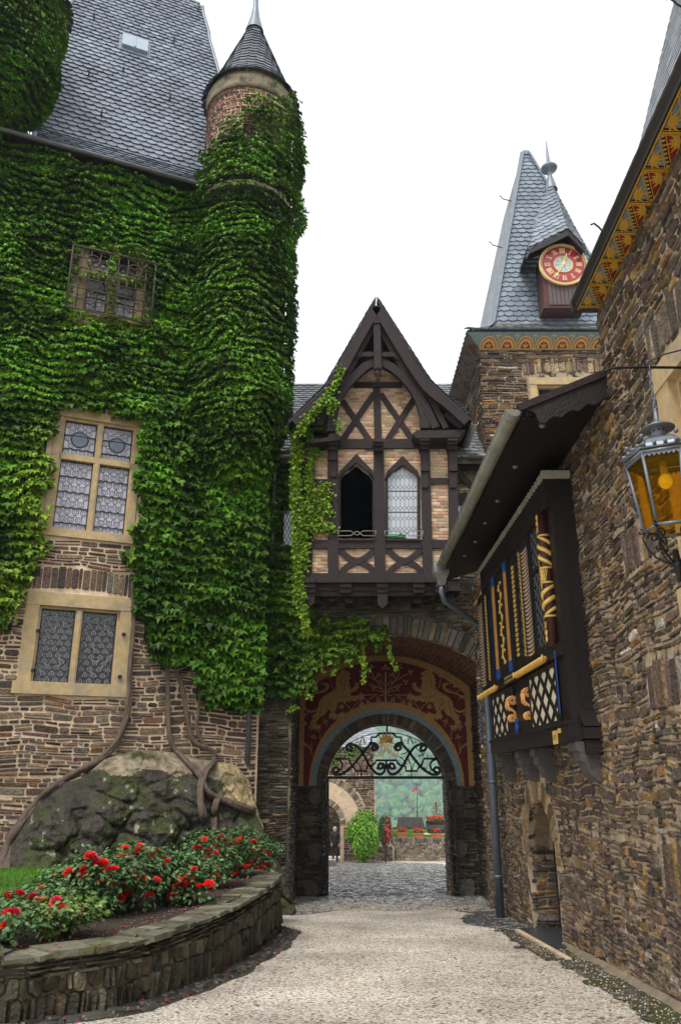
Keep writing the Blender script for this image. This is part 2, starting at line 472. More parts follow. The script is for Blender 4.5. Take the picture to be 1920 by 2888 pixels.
# ================================================================== ground, gravel, cobbles, valley
def ground_material(name, stops, scale, rough=.9, bump=.6, wet=None, bd=.012, big=.34, rnd_=1.0):
    m = bpy.data.materials.new(name); m.use_nodes = True
    nt = m.node_tree; N = nt.nodes; L = nt.links; b = N['Principled BSDF']; b.inputs['Roughness'].default_value = rough
    tc = N.new('ShaderNodeTexCoord')
    vo = N.new('ShaderNodeTexVoronoi'); vo.inputs['Scale'].default_value = scale; vo.inputs['Randomness'].default_value = rnd_
    L.new(tc.outputs['Object'], vo.inputs['Vector'])
    sx = N.new('ShaderNodeSeparateColor'); L.new(vo.outputs['Color'], sx.inputs[0])
    cr = N.new('ShaderNodeValToRGB'); cr.color_ramp.interpolation = 'CONSTANT'
    while len(cr.color_ramp.elements) < len(stops): cr.color_ramp.elements.new(.5)
    for e, (p, c) in zip(cr.color_ramp.elements, stops): e.position = p; e.color = (*c, 1)
    L.new(sx.outputs[0], cr.inputs[0])
    dm = N.new('ShaderNodeMapRange'); dm.inputs[1].default_value = .25; dm.inputs[2].default_value = .75; dm.inputs[3].default_value = 1.0; dm.inputs[4].default_value = .55
    L.new(vo.outputs['Distance'], dm.inputs[0])
    ns = N.new('ShaderNodeTexNoise'); ns.inputs['Scale'].default_value = .7; ns.inputs['Detail'].default_value = 5
    L.new(tc.outputs['Object'], ns.inputs['Vector'])
    m2 = N.new('ShaderNodeMapRange'); m2.inputs[1].default_value = .3; m2.inputs[2].default_value = .7; m2.inputs[3].default_value = 1 - big; m2.inputs[4].default_value = 1 + big
    L.new(ns.outputs[0], m2.inputs[0])
    mm = N.new('ShaderNodeMath'); mm.operation = 'MULTIPLY'; L.new(dm.outputs[0], mm.inputs[0]); L.new(m2.outputs[0], mm.inputs[1])
    sc_ = N.new('ShaderNodeVectorMath'); sc_.operation = 'SCALE'; L.new(cr.outputs[0], sc_.inputs[0]); L.new(mm.outputs[0], sc_.inputs['Scale'])
    L.new(sc_.outputs[0], b.inputs['Base Color'])
    bu = N.new('ShaderNodeBump'); bu.inputs['Strength'].default_value = bump; bu.inputs['Distance'].default_value = bd; bu.invert = True
    L.new(vo.outputs['Distance'], bu.inputs['Height']); L.new(bu.outputs[0], b.inputs['Normal'])
    return m
M['gravel'] = ground_material('pale_gravel', [(0, (.76, .69, .57)), (.3, (.62, .54, .43)), (.5, (.86, .81, .72)), (.68, (.50, .37, .25)), (.78, (.72, .67, .60)), (.93, (.16, .13, .10))], 34)
M['earth'] = mat('dark_earth', (.045, .032, .022), rough=.95, var=.6, vscale=12, bump=.8, bscale=30)
M['wet_ground'] = mat('damp_dark_grit', (.06, .055, .045), rough=.5, var=.6, vscale=9, bump=.6, bscale=30)
M['far_ground'] = mat('hillside_undergrowth', (.045, .075, .025), rough=.95, var=.5, vscale=.02, bump=0, second=(.10, .085, .06), sscale=.006, sth=(.58, .64))
M['cobble'] = mat('grey_wet_cobble', attr=True, rough=.38, var=.3, vscale=12, bump=.4, bscale=40, spec=.6)

def hill_z(x, y):
    """valley floor then the opposite slope"""
    if y < 62: return gz(y) - .12
    if y < 420: return -3.5 - (y - 62) * .27
    if y < 620: return -100.0
    t = (y - 620)
    z = -100 + t * .30 + 30 * noise.noise(Vector((x * .0022, y * .003, 1))) * min(1, t / 200) + 14 * noise.noise(Vector((x * .008, y * .008, 4))) * min(1, t / 200)
    return min(z, 112 + 12 * noise.noise(Vector((x * .003, y * .002, 2))))
ys = [-60, -20, 0, 20, 40, 61.9, 62.5, 80, 120, 200, 300, 420, 500, 600] + list(range(640, 2000, 26)) + [2200, 2600, 3200, 4200]
xs = [-4000, -2500, -1500, -1000] + list(range(-780, 1200, 30)) + [1400, 1900, 2600, 4000]
V = []; F = []
for y in ys:
    for x in xs: V.append((x, y, hill_z(x, y)))
nx = len(xs)
F = [(j * nx + i, j * nx + i + 1, (j + 1) * nx + i + 1, (j + 1) * nx + i) for j in range(len(ys) - 1) for i in range(nx - 1)]
g = npmesh('ground', np.array(V), np.array(F), None, M['far_ground'], smooth=True); tag(g, kind='structure')

mb = MB()
mb.poly([(-30, -12, gz(-12)), (14, -12, gz(-12)), (14, 62, gz(62)), (-30, 62, gz(62))])
o = mb.build('gravel_yard', 'gravel'); tag(o, kind='structure')

# cobbled road through the gate: individual setts in one paved surface
mb = MB()
def fground(u, v, d): return (u, v, gz(v) + .004 + d)
edge_n = lambda v: 19.0 + .4 * math.sin(v * 1.3) + .35 * math.sin(v * 3.1 + 1)
def in_cob(u, v):
    if v < 24.2: return -1.3 < u < 3.75 and v > edge_n(u)
    L_ = -3.2 - (v - 24) * .03 + (1.6 if v < 31 else 1.6 * max(0, (34 - v) / 3))
    Rr = 5.2 if v < 44 else 5.2 - (v - 44) * 1.2
    return L_ < u < Rr and v < 48.5
PALC = [(.17, .165, .155), (.23, .22, .205), (.12, .115, .11), (.29, .28, .26), (.19, .18, .165)]
stones(mb, fground, -4.5, 5.5, 18.4, 48.6, in_cob, hr=(.11, .16), wr=(.10, .24), gap=.016, dep=.022, pal=PALC, seed=21, wav=.08, step=.05)
o = mb.build('cobbled_road', 'cobble', attr=True); tag(o, kind='structure')
mb = MB()
mb.poly([(x_, edge_n(x_) - .06, gz(edge_n(x_) - .06) + .004) for x_ in np.arange(-1.25, 3.41, .15)] + [(3.8, 24.3, gz(24.3) + .004), (5.3, 24.3, gz(24.3) + .004), (5.2, 44, gz(44) + .004), (1, 48.6, gz(48.6) + .004), (-3.8, 48.6, gz(48.6) + .004), (-3.2, 24.3, gz(24.3) + .004), (-1.3, 24.3, gz(24.3) + .004)])
o = mb.build('road_bed', 'wet_ground'); tag(o, kind='structure')

# loose gravel thrown over the cobbles and the wet edging: real pebbles
def pebbles(name, pts, r=(.008, .018)):
    V = []; F = []; C = []; rnd = random.Random(5)
    O = [(1, 0, 0), (0, 1, 0), (-1, 0, 0), (0, -1, 0), (0, 0, .7), (0, 0, -.5)]
    T = [(0, 1, 4), (1, 2, 4), (2, 3, 4), (3, 0, 4), (1, 0, 5), (2, 1, 5), (3, 2, 5), (0, 3, 5)]
    for (x, y) in pts:
        s_ = rnd.uniform(*r); a = rnd.random() * 6.28; b = len(V); ca, sa = math.cos(a), math.sin(a); e = rnd.uniform(.6, 1.4)
        for (p, q, w) in O: V.append((x + s_ * (p * ca * e - q * sa), y + s_ * (p * sa * e + q * ca), gz(y) + .03 + s_ * w))
        c = rnd.choice([(.5, .44, .35), (.58, .53, .44), (.35, .27, .19), (.45, .40, .33)])
        for t in T: F.append([b + i for i in t]); C.append(c)
    m_ = M['brick']
    o = npmesh(name, np.array(V), np.array(F), np.array(C), m_, smooth=True); tag(o, kind='stuff', label='pale loose pebbles strewn over the dark cobbles and edges', cat='pebbles'); return o
rp = random.Random(3); peb = []
for i in range(3200):
    x = rp.uniform(-1.2, 3.4); y = 18.7 + abs(rp.gauss(0, 1.1)); peb.append((x, y))
for i in range(1500):
    y = rp.uniform(7, 18); x = 3.25 - abs(rp.gauss(0, .35)) + .03 * (y - 9); peb.append((x, y))

# ---------------------------------------------------------------- wooded slope across the valley
def forest():
    rnd = random.Random(9)
    bm = bmesh.new(); bmesh.ops.create_icosphere(bm, subdivisions=2, radius=1)
    bv = np.array([v.co[:] for v in bm.verts]); bf = np.array([[v.index for v in f.verts] for f in bm.faces]); bm.free()
    Vs = []; Fs = []; Cs = []; n = 0; k = len(bv)
    for i in range(9500):
        y = 640 + 900 * rnd.random() ** 1.15
        x = rnd.uniform(-.36, .50) * y
        d = noise.noise(Vector((x * .006, y * .006, 7)))
        if d > .33: 
            if rnd.random() < .8: continue
        r = rnd.uniform(3.0, 6.2); z = hill_z(x, y)
        dv = bv.copy(); 
        nn = 1 + .5 * (NR.rand(k) - .5) * 2
        dv = dv * nn[:, None] * np.array([r, r, r * rnd.uniform(.9, 1.35)]) + np.array([x, y, z + r * .7])
        g_ = rnd.uniform(.45, 1.7); yel = rnd.random() < .12
        c = np.array([.075, .19, .05]) * g_ if not yel else np.array([.16, .22, .04]) * g_
        Vs.append(dv); Fs.append(bf + n); n += k
        Cs.append(np.repeat(c[None], len(bf), 0) * (1 + .25 * (NR.rand(len(bf)) - .5))[:, None])
    return npmesh('hillside_wood', np.concatenate(Vs), np.concatenate(Fs), np.concatenate(Cs), M['leaf_dull'])
o = forest(); tag(o, 'dense green wood covering the far hillside seen through the gate', 'forest', kind='stuff')
# ================================================================== left house with ivy
PL = Vector((-2.0, 19.3, 0)); DL = Vector((.925, .380, 0)).normalized(); NL = Vector((DL.y, -DL.x, 0))
def LW(u, v, d): return (PL.x + u * DL.x + d * NL.x, PL.y + u * DL.y + d * NL.y, v)
def uvL(px, py, d=0):
    p = at_plane(px, py, PL + NL * d, NL); return ((p - PL).dot(DL), p.z)
def rectL(x0, x1, y0, y1):
    ym = (y0 + y1) / 2; xm = (x0 + x1) / 2
    return uvL(x0, ym)[0], uvL(x1, ym)[0], uvL(xm, y1)[1], uvL(xm, y0)[1]   # u0,u1,vb,vt
W1 = rectL(62, 366, 1677, 1962)       # lower
W2 = rectL(138, 392, 1166, 1524)      # upper
W3 = rectL(222, 410, 690, 905)        # ivy window
EAVE_L = uvL(355, 462, .5)[1] - .12
house = thing('ivy_clad_house', 'tall stone house half covered in ivy with steep slate roof', 'house', (-7, 17.3, 0))
mb = MB()
def rc(r, e=0): return [(r[0] + e, r[2] + e), (r[1] - e, r[2] + e), (r[1] - e, r[3] - e), (r[0] + e, r[3] - e)]
wall_panel(mb, LW, [(-14, -2), (.05, -2), (.05, EAVE_L + .35), (-14, EAVE_L + .35)], [rc(W1, .1), rc(W2, .1), rc(W3, .02)], .6)
mb.build('wall', 'mortar_pink', house)
mb = MB(); mb.prism([LW(-14, EAVE_L + .22, 0), LW(.05, EAVE_L + .22, 0), LW(.05, EAVE_L + .16, .5), LW(-14, EAVE_L + .16, .5)], (0, 0, .03)); mb.build('soffit', 'timber', house)
# visible rubble
BARE = [(0, 1770), (60, 1690), (120, 1480), (130, 1300), (150, 1130), (400, 1130), (410, 1700), (460, 1800), (900, 1850), (900, 2700), (0, 2700)]
relv = (uvL(77, 1660)[0] - .05, uvL(372, 1660)[0], W1[3] + .02, W1[3] + .52)
def bareL(u, v):
    for r in (W1, W2):
        if r[0] - .02 < u < r[1] + .02 and r[2] - .02 < v < r[3] + .02: return False
    if relv[0] < u < relv[1] and relv[2] < v < relv[3] + .12: return False
    x, y = proj(LW(u, v, 0)); return bool(inpoly([x], [y], BARE)[0]) or x < 0 and v < 5
mb = MB()
stones(mb, LW, -7.9, 0, -.4, 10.4, bareL, hr=(.075, .17), wr=(.16, .62), gap=.03, dep=.028, pal=PAL_WARM, seed=31, wav=.10, step=.05)
soldiers(mb, LW, relv[0], relv[1], relv[2], relv[3], wid=.13, dep=.03, seed=33, arch=.10)
mb.build('stonework', 'stone_warm', house, attr=True)
# dark room behind the openings
for r in (W1, W2, W3):
    mb = MB(); mb.poly([LW(u, v, -.5) for u, v in rc(r, -.05)]); mb.build('room_interior', 'dark_void', house)

def ring(mb, f, cu, cv, r, w, d0, d1, n=14):
    vs = []; 
    for i in range(n):
        a = 2 * math.pi * i / n
        for rr in (r - w / 2, r + w / 2): vs.append(f(cu + rr * math.cos(a), cv + rr * math.sin(a), d1))
    fs = [(2 * i, 2 * i + 1, (2 * i + 3) % (2 * n), (2 * i + 2) % (2 * n)) for i in range(n)]
    mb.add(vs, fs)
def fbar(mb, f, a, b, w, d0, d1):
    """flat bar from a to b in (u,v), front at d1, back at d0"""
    (x0, y0), (x1, y1) = a, b; L_ = math.hypot(x1 - x0, y1 - y0) or 1e-6
    nx_, ny_ = -(y1 - y0) / L_ * w / 2, (x1 - x0) / L_ * w / 2
    q = [(x0 + nx_, y0 + ny_), (x0 - nx_, y0 - ny_), (x1 - nx_, y1 - ny_), (x1 + nx_, y1 + ny_)]
    V = [f(u, v, d1) for u, v in q] + [f(u, v, d0) for u, v in q]
    mb.add(V, [(0, 1, 2, 3), (7, 6, 5, 4)] + [(i, (i + 1) % 4, 4 + (i + 1) % 4, 4 + i) for i in range(4)])
def pane(parent, f, u0, u1, v0, v1, cols, rows, dark, d=-.16, medal=False, blue=False):
    mb = MB(); mb.poly([f(u0, v0, d), f(u1, v0, d), f(u1, v1, d), f(u0, v1, d)])
    p = mb.build('leaded_pane', 'glass_dark' if dark else 'glass_sky_pale', parent)
    mb = MB(); t = .012 if not dark else .016
    for a, b in (((u0, v0), (u1, v0)), ((u1, v0), (u1, v1)), ((u1, v1), (u0, v1)), ((u0, v1), (u0, v0))): fbar(mb, f, a, b, .05, d, d + .03)
    du = (u1 - u0) / cols; dv = (v1 - v0) / rows
    lite = MB()
    for j in range(rows):
        for i in range(cols + (j % 2)):
            cu = u0 + (i + .5 - (.5 if j % 2 else 0)) * du; cv = v0 + (j + .5) * dv
            if cu < u0 + du * .3 or cu > u1 - du * .3: continue
            r = min(du, dv) * (.40 if not dark else .36)
            ring(mb if not dark else lite, f, cu, cv, r, t, d, d + .012)
            ring(mb, f, cu, cv, r * .5, t * .8, d, d + .010)
            if dark:
                ring(mb, f, cu, cv, r * .75, t, d, d + .011)
                ring(lite, f, cu, cv, r * .18, .02, d, d + .013, 6)
            k = r * .72
            for sx, sy in ((1, 1), (-1, 1)):
                e = (du * .5, dv * 1.0) if True else 0
                a_ = (cu + sx * r * .7, cv + sy * r * .7); b_ = (cu + sx * (du * .5 - r * .1), cv + sy * (dv - r * .9))
                if b_[0] < u0 or b_[0] > u1 or b_[1] > v1: continue
                fbar(mb if NR.rand() < .8 or not dark else lite, f, a_, b_, t * (1.6 if dark else 1), d, d + .012)
    if not dark:
        for k in range(1, rows, 2): fbar(mb, f, (u0, v0 + k * dv), (u1, v0 + k * dv), .012, d, d + .03)
    if medal:
        ring(mb, f, (u0 + u1) / 2, (v0 + v1) / 2, (u1 - u0) * .26, .03, d, d + .02, 20)
        md = MB(); md.poly([f((u0 + u1) / 2 + (u1 - u0) * .25 * math.cos(a), (v0 + v1) / 2 + (u1 - u0) * .25 * math.sin(a), d + .016) for a in np.linspace(0, 6.28, 20, endpoint=False)])
        md.build('medallion', mat('grey_blue_glass', (.16, .18, .24), rough=.3) if 'grey_blue_glass' not in bpy.data.materials else bpy.data.materials['grey_blue_glass'], p)
    mb.build('lead_came', 'lead_came', p)
    if lite.V: lite.build('roundel_rim', 'came_light', p)
    return p
def stone_frame(parent, f, r, wid, mull, tran=None, sill=.22, proud=.03, head=None, name='stone_frame'):
    """sandstone surround of outer rect r; mull list of u; returns light rects"""
    u0, u1, vb, vt = r; mb = MB()
    def bar(a0, a1, b0, b1, d0, d1):
        V = [f(a0, b0, d1), f(a1, b0, d1), f(a1, b1, d1), f(a0, b1, d1), f(a0, b0, d0), f(a1, b0, d0), f(a1, b1, d0), f(a0, b1, d0)]
        mb.add(V, [(0, 1, 2, 3), (0, 4, 5, 1), (1, 5, 6, 2), (2, 6, 7, 3), (3, 7, 4, 0)])
    hd = head or wid
    bar(u0, u0 + wid, vb + sill, vt - hd, -.3, proud); bar(u1 - wid, u1, vb + sill, vt - hd, -.3, proud)
    bar(u0 - .02, u1 + .02, vt - hd, vt, -.3, proud + .012)
    bar(u0 - .09, u1 + .07, vb, vb + sill, -.3, proud + .05)
    # inner moulding step
    s_ = .055
    bar(u0 + wid, u0 + wid + s_, vb + sill, vt - hd, -.3, -.06); bar(u1 - wid - s_, u1 - wid, vb + sill, vt - hd, -.3, -.06)
    bar(u0 + wid + s_, u1 - wid - s_, vt - hd - s_, vt - hd, -.3, -.062)
    for m_ in mull: bar(m_ - .075, m_ + .075, vb + sill, vt - hd - s_, -.3, -.03); bar(m_ - .04, m_ + .04, vb + sill, vt - hd - s_, -.03, -.005)
    if tran: bar(u0 + wid + s_, u1 - wid - s_, tran - .075, tran + .075, -.3, -.015)
    mb.build(name, 'sand', parent)
    ed = [u0 + wid + s_] + [x for m_ in mull for x in (m_ - .075, m_ + .075)] + [u1 - wid - s_]
    vv = [vb + sill] + ([tran - .075, tran + .075] if tran else []) + [vt - hd - s_]
    return [(ed[i], ed[i + 1], vv[j], vv[j + 1]) for i in range(0, len(ed), 2) for j in range(0, len(vv), 2)]
# lower window
w = thing('leaded_window', 'lower two-light sandstone window with dark bullseye glass above the boulder', 'window', LW((W1[0] + W1[1]) / 2, W1[2], 0))
ls = stone_frame(w, LW, W1, .27, [(W1[0] + W1[1]) / 2 - .02], sill=.27, head=.30)
for r in ls: pane(w, LW, *r, 4, 12, True)
mb = MB()
for uu, vv in ((W1[0] + .30, W1[3] - .9), (W1[0] + .30, W1[2] + .5), (W1[1] - .16, W1[3] - .85), (W1[1] - .16, W1[2] + .45)):
    mb.box(*(Vector(LW(uu, vv, .06)) - Vector((.035, .035, .035)), Vector(LW(uu, vv, .06)) + Vector((.035, .035, .035))))
mb.build('hinge_pin', 'iron', w)
# upper window
w = thing('leaded_window', 'upper four-light sandstone cross window with roundel glass toned like reflected sky among ivy', 'window', LW((W2[0] + W2[1]) / 2, W2[2], 0))
um = (W2[0] + W2[1]) / 2 + .02; tv = uvL(262, 1296)[1]
ls = stone_frame(w, LW, W2, .17, [um], tran=tv, sill=.2, head=.2)
for i, r in enumerate(ls): pane(w, LW, *r, 4, 9 if i % 2 == 0 else 5, False, medal=(i % 2 == 1))
# window behind the iron grille
w = thing('ivy_framed_window', 'four-light stone window overgrown by ivy behind an iron grille', 'window', LW((W3[0] + W3[1]) / 2, W3[2], 0))
um = (W3[0] + W3[1]) / 2
ls = stone_frame(w, LW, W3, .14, [um], tran=(W3[2] * .4 + W3[3] * .6), sill=.12, head=.14)
for r in ls:
    pane(w, LW, r[0], r[1], r[2], r[2] + (r[3] - r[2]) * .62, 3, 4, False, d=-.2)
    mb = MB(); mb.poly([LW(r[0], r[2] + (r[3] - r[2]) * .62, -.2), LW(r[1], r[2] + (r[3] - r[2]) * .62, -.2), LW(r[1], r[3], -.2), LW(r[0], r[3], -.2)]); mb.build('dark_pane', 'glass_dark', w)
G3 = rectL(190, 428, 742, 915)
gr = thing('iron_grille', 'rusty iron window grille with rings set in the ivy', 'grille', LW(G3[0], G3[2], .3))
mb = MB()
fG = lambda u, v, d: LW(u, v, d + .42)
nu, nv = 9, 6
for i in range(nu + 1):
    u = G3[0] + (G3[1] - G3[0]) * i / nu; mb.tube([fG(u, G3[2], 0), fG(u, G3[3], 0)], .017 if i % nu else .025, 6)
for j in range(nv + 1):
    v = G3[2] + (G3[3] - G3[2]) * j / nv; mb.tube([fG(G3[0], v, .02), fG(G3[1], v, .02)], .017 if j % nv else .025, 6)
for u in (G3[0], G3[1]):
    for v in (G3[2], G3[3]): mb.tube([fG(u, v, 0), LW(u, v, .02)], .02, 6)
mb.build('bars', 'rust_iron', gr)
for (a, b) in ((.25, .8), (.75, .8), (.5, .5), (.25, .2), (.75, .2)):
    mb = MB(); cu = G3[0] + (G3[1] - G3[0]) * a; cv = G3[2] + (G3[3] - G3[2]) * b
    mb.tube([fG(cu + .17 * math.cos(t), cv + .17 * math.sin(t), .03) for t in np.linspace(0, 6.283, 20, endpoint=False)], .017, 6, closed=True)
    mb.build('ring', 'rust_iron', gr)

# ------------------------------------------------------------------ main roof
P0, P1 = uvL(98, 392, .35)[0], uvL(606, 533, .35)[0]
def prof(v):          # v along slope: bellcast then steep
    if v < 1.6: a = v / 1.6; return (.62 * v - .06 * v * a, .78 * v + .02 * a)
    return (.896 + (v - 1.6) * .30, 1.268 + (v - 1.6) * .954)
def RL(u, v, d):
    i, z = prof(max(v, -.2)) if v > 0 else (.62 * v, .78 * v)
    n_ = (.78, .62) if v < 1.2 else (.954, .30)
    return LW(u, EAVE_L + .15 + z + d * n_[1], .42 - i + d * n_[0])
hipR = [(640, 600), (606, 533), (600, 380), (630, 300), (618, 220), (590, 110), (562, -20), (540, -120)]
POLYR = [(-40, 420), (98, 392), (90, 360), (130, 240), (160, 80), (210, -10), (260, -110), (540, -120), (562, -20), (590, 110), (618, 220), (640, 300), (700, 480), (620, 560)]
def rngL(v):
    us = np.linspace(P0 - 3, P1 + 2.5, 160)
    P = np.array([RL(u, v, 0) for u in us]); x, y = proj(P); ok = inpoly(x, y, POLYR)
    if v < 1.0: ok = (us > P0) & (us < P1)
    if not ok.any(): return None
    return us[ok][0], us[ok][-1]
V = []; F = []; C = []
slates(V, F, C, RL, 0, 13.2, rngL, row=.235, wid=.30, seed=5, base=(.215, .245, .30), lift=.05)
roof = slate_obj('slate_roof', house, (V, F, C))
# boarded deck under the slates
mb = MB(); prev = None
for v in np.arange(0, 13.4, .5):
    r = rngL(v) or (r[0] + .05, r[1] - .05); a, b = RL(r[0], v, -.03), RL(r[1], v, -.03)
    if prev: mb.poly([prev[0], prev[1], b, a])
    prev = (a, b)
mb.build('roof_deck', 'mortar_black', house)
mb = MB(); pts = []
for v in np.arange(.2, 13.2, .5):
    r = rngL(v)
    if r: pts.append(RL(r[0] - .03, v, .04))
mb.tube(pts, .07, 8); mb.build('hip_flashing', 'lead', house)
mb = MB(); pts = []
for v in np.arange(1.5, 13.2, .5):
    r = rngL(v)
    if r: pts.append(RL(r[1] + .03, v, .04))
mb.tube(pts, .07, 8); mb.build('hip_flashing', 'lead', house)
# gutter
def gutter(mb, a, b, r, n=10):
    a = Vector(a); b = Vector(b); t = (b - a).normalized(); side = t.cross(Vector((0, 0, 1))).normalized()
    vs = []
    for P in (a, b):
        for rr in (r, r * .86):
            for i in range(n + 1):
                an = math.pi * i / n; vs.append(P + side * (rr * math.cos(an)) - Vector((0, 0, rr * math.sin(an))))
    k = n + 1; fs = []
    for i in range(n):
        fs.append((i, i + 1, 2 * k + i + 1, 2 * k + i)); fs.append((k + i + 1, k + i, 3 * k + i, 3 * k + i + 1))
    fs += [(0, 2 * k, 3 * k, k), (n, k + n, 3 * k + n, 2 * k + n)]
    fs += [(i, k + i, k + i + 1, i + 1) for i in range(n)]
    mb.add(vs, fs, smooth=True)
mb = MB(); gutter(mb, LW(P0 - 3, EAVE_L + .1, .55), LW(P1 + .05, EAVE_L + .1, .55), .07)
for u in np.arange(P0, P1, 1.0): mb.tube([LW(u, EAVE_L + .12 - .085 * math.sin(a), .55 + .085 * math.cos(a)) for a in np.linspace(0, math.pi, 8)], .012, 5)
mb.build('gutter', mat('dark_zinc_gutter', (.10, .10, .105), rough=.5, metal=.3, var=.3), house)
# roof hatch
hx, hz = None, None
best = min(((abs(proj(RL(u, v, 0))[0] - 379) + abs(proj(RL(u, v, 0))[1] - 131), u, v) for u in np.arange(P0, P1, .05) for v in np.arange(3, 12, .05)))
_, hu, hv = best
mb = MB()
def rb(mb, u0, u1, v0, v1, d0, d1):
    Vv = [RL(u0, v0, d1), RL(u1, v0, d1), RL(u1, v1, d1), RL(u0, v1, d1), RL(u0, v0, d0), RL(u1, v0, d0), RL(u1, v1, d0), RL(u0, v1, d0)]
    mb.add(Vv, [(0, 1, 2, 3), (0, 4, 5, 1), (1, 5, 6, 2), (2, 6, 7, 3), (3, 7, 4, 0)])
rb(mb, hu - .42, hu + .42, hv - .38, hv + .38, 0, .16); rb(mb, hu - .025, hu + .025, hv - .36, hv + .36, .16, .19)
hatch = mb.build('roof_hatch', mat('pale_blue_sheet_metal', (.38, .46, .52), rough=.4, metal=.3, var=.1, bump=0), house)
mb = MB(); rb(mb, hu - .52, hu + .52, hv - .56, hv + .46, 0, .05); mb.build('hatch_apron', 'lead', hatch)
for (a, b) in ((268, 55), (490, 120), (248, 215), (345, 205), (475, 280), (288, 330), (560, 30)):
    _, u, v = min(((abs(proj(RL(u, v, 0))[0] - a) + abs(proj(RL(u, v, 0))[1] - b), u, v) for u in np.arange(P0 - 1, P1 + 1, .1) for v in np.arange(2, 13, .1)))
    mb = MB(); mb.tube([RL(u, v + .25, .03), RL(u, v - .1, .06), RL(u, v - .16, .18), RL(u, v - .06, .24)], .02, 6); mb.build('roof_hook', 'iron', house)

# downpipe in the corner
mb = MB()
for P in ([at_plane(607, 540, PL + NL * .5, NL), at_plane(612, 600, PL + NL * .32, NL), Vector(LW(uvL(612, 700)[0], 12, .32))],):
    pass
pu = uvL(612, 620, .30)[0]
mb.tube([LW(pu - .05, EAVE_L + .02, .55), LW(pu, EAVE_L - .25, .5), LW(pu, EAVE_L - .6, .32), LW(pu, 12.6, .32)], .05, 8)
dp = mb.build('downpipe', 'zinc'); tag(dp, 'thin zinc downpipe running through ivy below the roof gutter corner', 'drainpipe')
mb = MB(); p = uvL(703, 1900, .25); q = uvL(698, 2158, .25)
mb.tube([LW(q[0], q[1], .25), LW(q[0], 12.0, .25)], .062, 10); 
mb.tube([LW(q[0], 3.2, .25), LW(q[0], 3.3, .25)], .075, 10)
dp = mb.build('downpipe', 'zinc_blue'); tag(dp, 'grey-blue downpipe coming out of the ivy beside the boulder', 'drainpipe')

# ------------------------------------------------------------------ round turret beside the roof
TX, TY, TR = -2.80, 19.0, 1.20
tur = thing('round_turret', 'round ivy-clad corner turret with slate cone cap and finial', 'turret', (TX, TY, 9))
mb = MB()
mb.lathe([(.3, 8.6), (.7, 9.6), (TR, 11.0), (TR, 16.9), (TR + .16, 17.25), (TR + .18, 17.5), (TR + .12, 17.7), (TR + .1, 21.1)], (TX, TY, 0), 40)
mb.build('wall', 'mortar_pink', tur)
def TC(u, v, d):
    r = TR + .105 + d; a = u / (TR + .1); return (TX + r * math.sin(a), TY - r * math.cos(a), v)
mb = MB()
stones(mb, TC, -2.4, .9, 18.4, 21.0, lambda u, v: True, hr=(.07, .13), wr=(.12, .4), gap=.016, dep=.02, seed=41,
       pal=[(.22, .10, .07), (.16, .09, .07), (.26, .13, .08), (.13, .085, .07)], wav=.02)
mb.build('stonework', 'stone_warm', tur, attr=True)
mb = MB()
mb.lathe([(TR + .08, 21.4), (TR + .12, 21.45), (TR + .16, 21.4), (TR + .14, 21.6), (TR + .17, 21.8), (TR + .19, 21.9), (TR + .1, 21.95)], (TX, TY, -.4), 48)
mb.build('cornice', mat('grimy_sandstone', (.30, .25, .17), rough=.9, var=.4, vscale=6, bump=.4, second=(.12, .10, .08), sscale=4, sth=(.55, .7)), tur)
CT = 25.4
def cone_f(cx, cy, zb, zt, rb_, flare=.12):
    def f(u, v, d):
        t = v / (zt - zb); r = rb_ * (1 - t) + flare * max(0, 1 - t * 6) ** 2 + d
        a = u / rb_; return (cx + r * math.sin(a), cy - r * math.cos(a), zb + v)
    return f
RB = TR + .17
V = []; F = []; C = []
fc = cone_f(TX, TY, 21.55, CT, RB)
rnd_ = random.Random(2)
v = 0; k = 0
H = CT - 21.55
while v < H - .1:
    t = v / H; cnt = max(8, int(2 * math.pi * RB * (1 - t) / .24)); W_ = 2 * math.pi * RB / cnt
    slates(V, F, C, fc, v, v + .01, lambda q: (0, 2 * math.pi * RB - W_ * .02), row=.19, wid=W_, seed=k, base=(.13, .14, .17), lift=.035)
    v += .19; k += 1
slate_obj('cone_roof', tur, (V, F, C))
mb = MB(); mb.lathe([(RB + .03, 21.53), (RB * .5 - .03, 21.55 + H * .5), (.01, CT - .25)], (TX, TY, -.06), 32); mb.build('roof_deck', 'mortar_black', tur)
mb = MB(); mb.lathe([(.30, CT - .65), (.22, CT - .3), (.15, CT), (.09, CT + .45), (.055, CT + 1.25), (.09, CT + 1.3), (.05, CT + 1.36), (.05, CT + 1.9)], (TX, TY, 0), 16)
fin = mb.build('finial', 'lead', tur)
mb = MB(); mb.lathe([(.05, CT + 1.5), (.14, CT + 1.55), (.2, CT + 1.68), (.12, CT + 1.8), (.05, CT + 1.9)], (TX, TY, 0), 10)
for i in range(8):
    a = i * math.pi / 4; c_, s__ = math.cos(a), math.sin(a)
    mb.tube([(TX + .1 * c_, TY + .1 * s__, CT + 1.7), (TX + .26 * c_, TY + .26 * s__, CT + 1.72), (TX + .32 * c_, TY + .32 * s__, CT + 1.62), (TX + .27 * c_, TY + .27 * s__, CT + 1.55)], [.05, .06, .045, .02], 6)
mb.build('finial_ornament', 'iron', fin)
# slit window of the turret
_p = TC(.1, 19.75, 0)
mb = MB(); a0 = .18
mb.prism([TC(a0 - .17, 18.9, .02), TC(a0 + .17, 18.9, .02), TC(a0 + .17, 19.6, .02), TC(a0 - .17, 19.6, .02)], (0, .3, 0)); mb.build('slit_window', 'dark_void', tur)

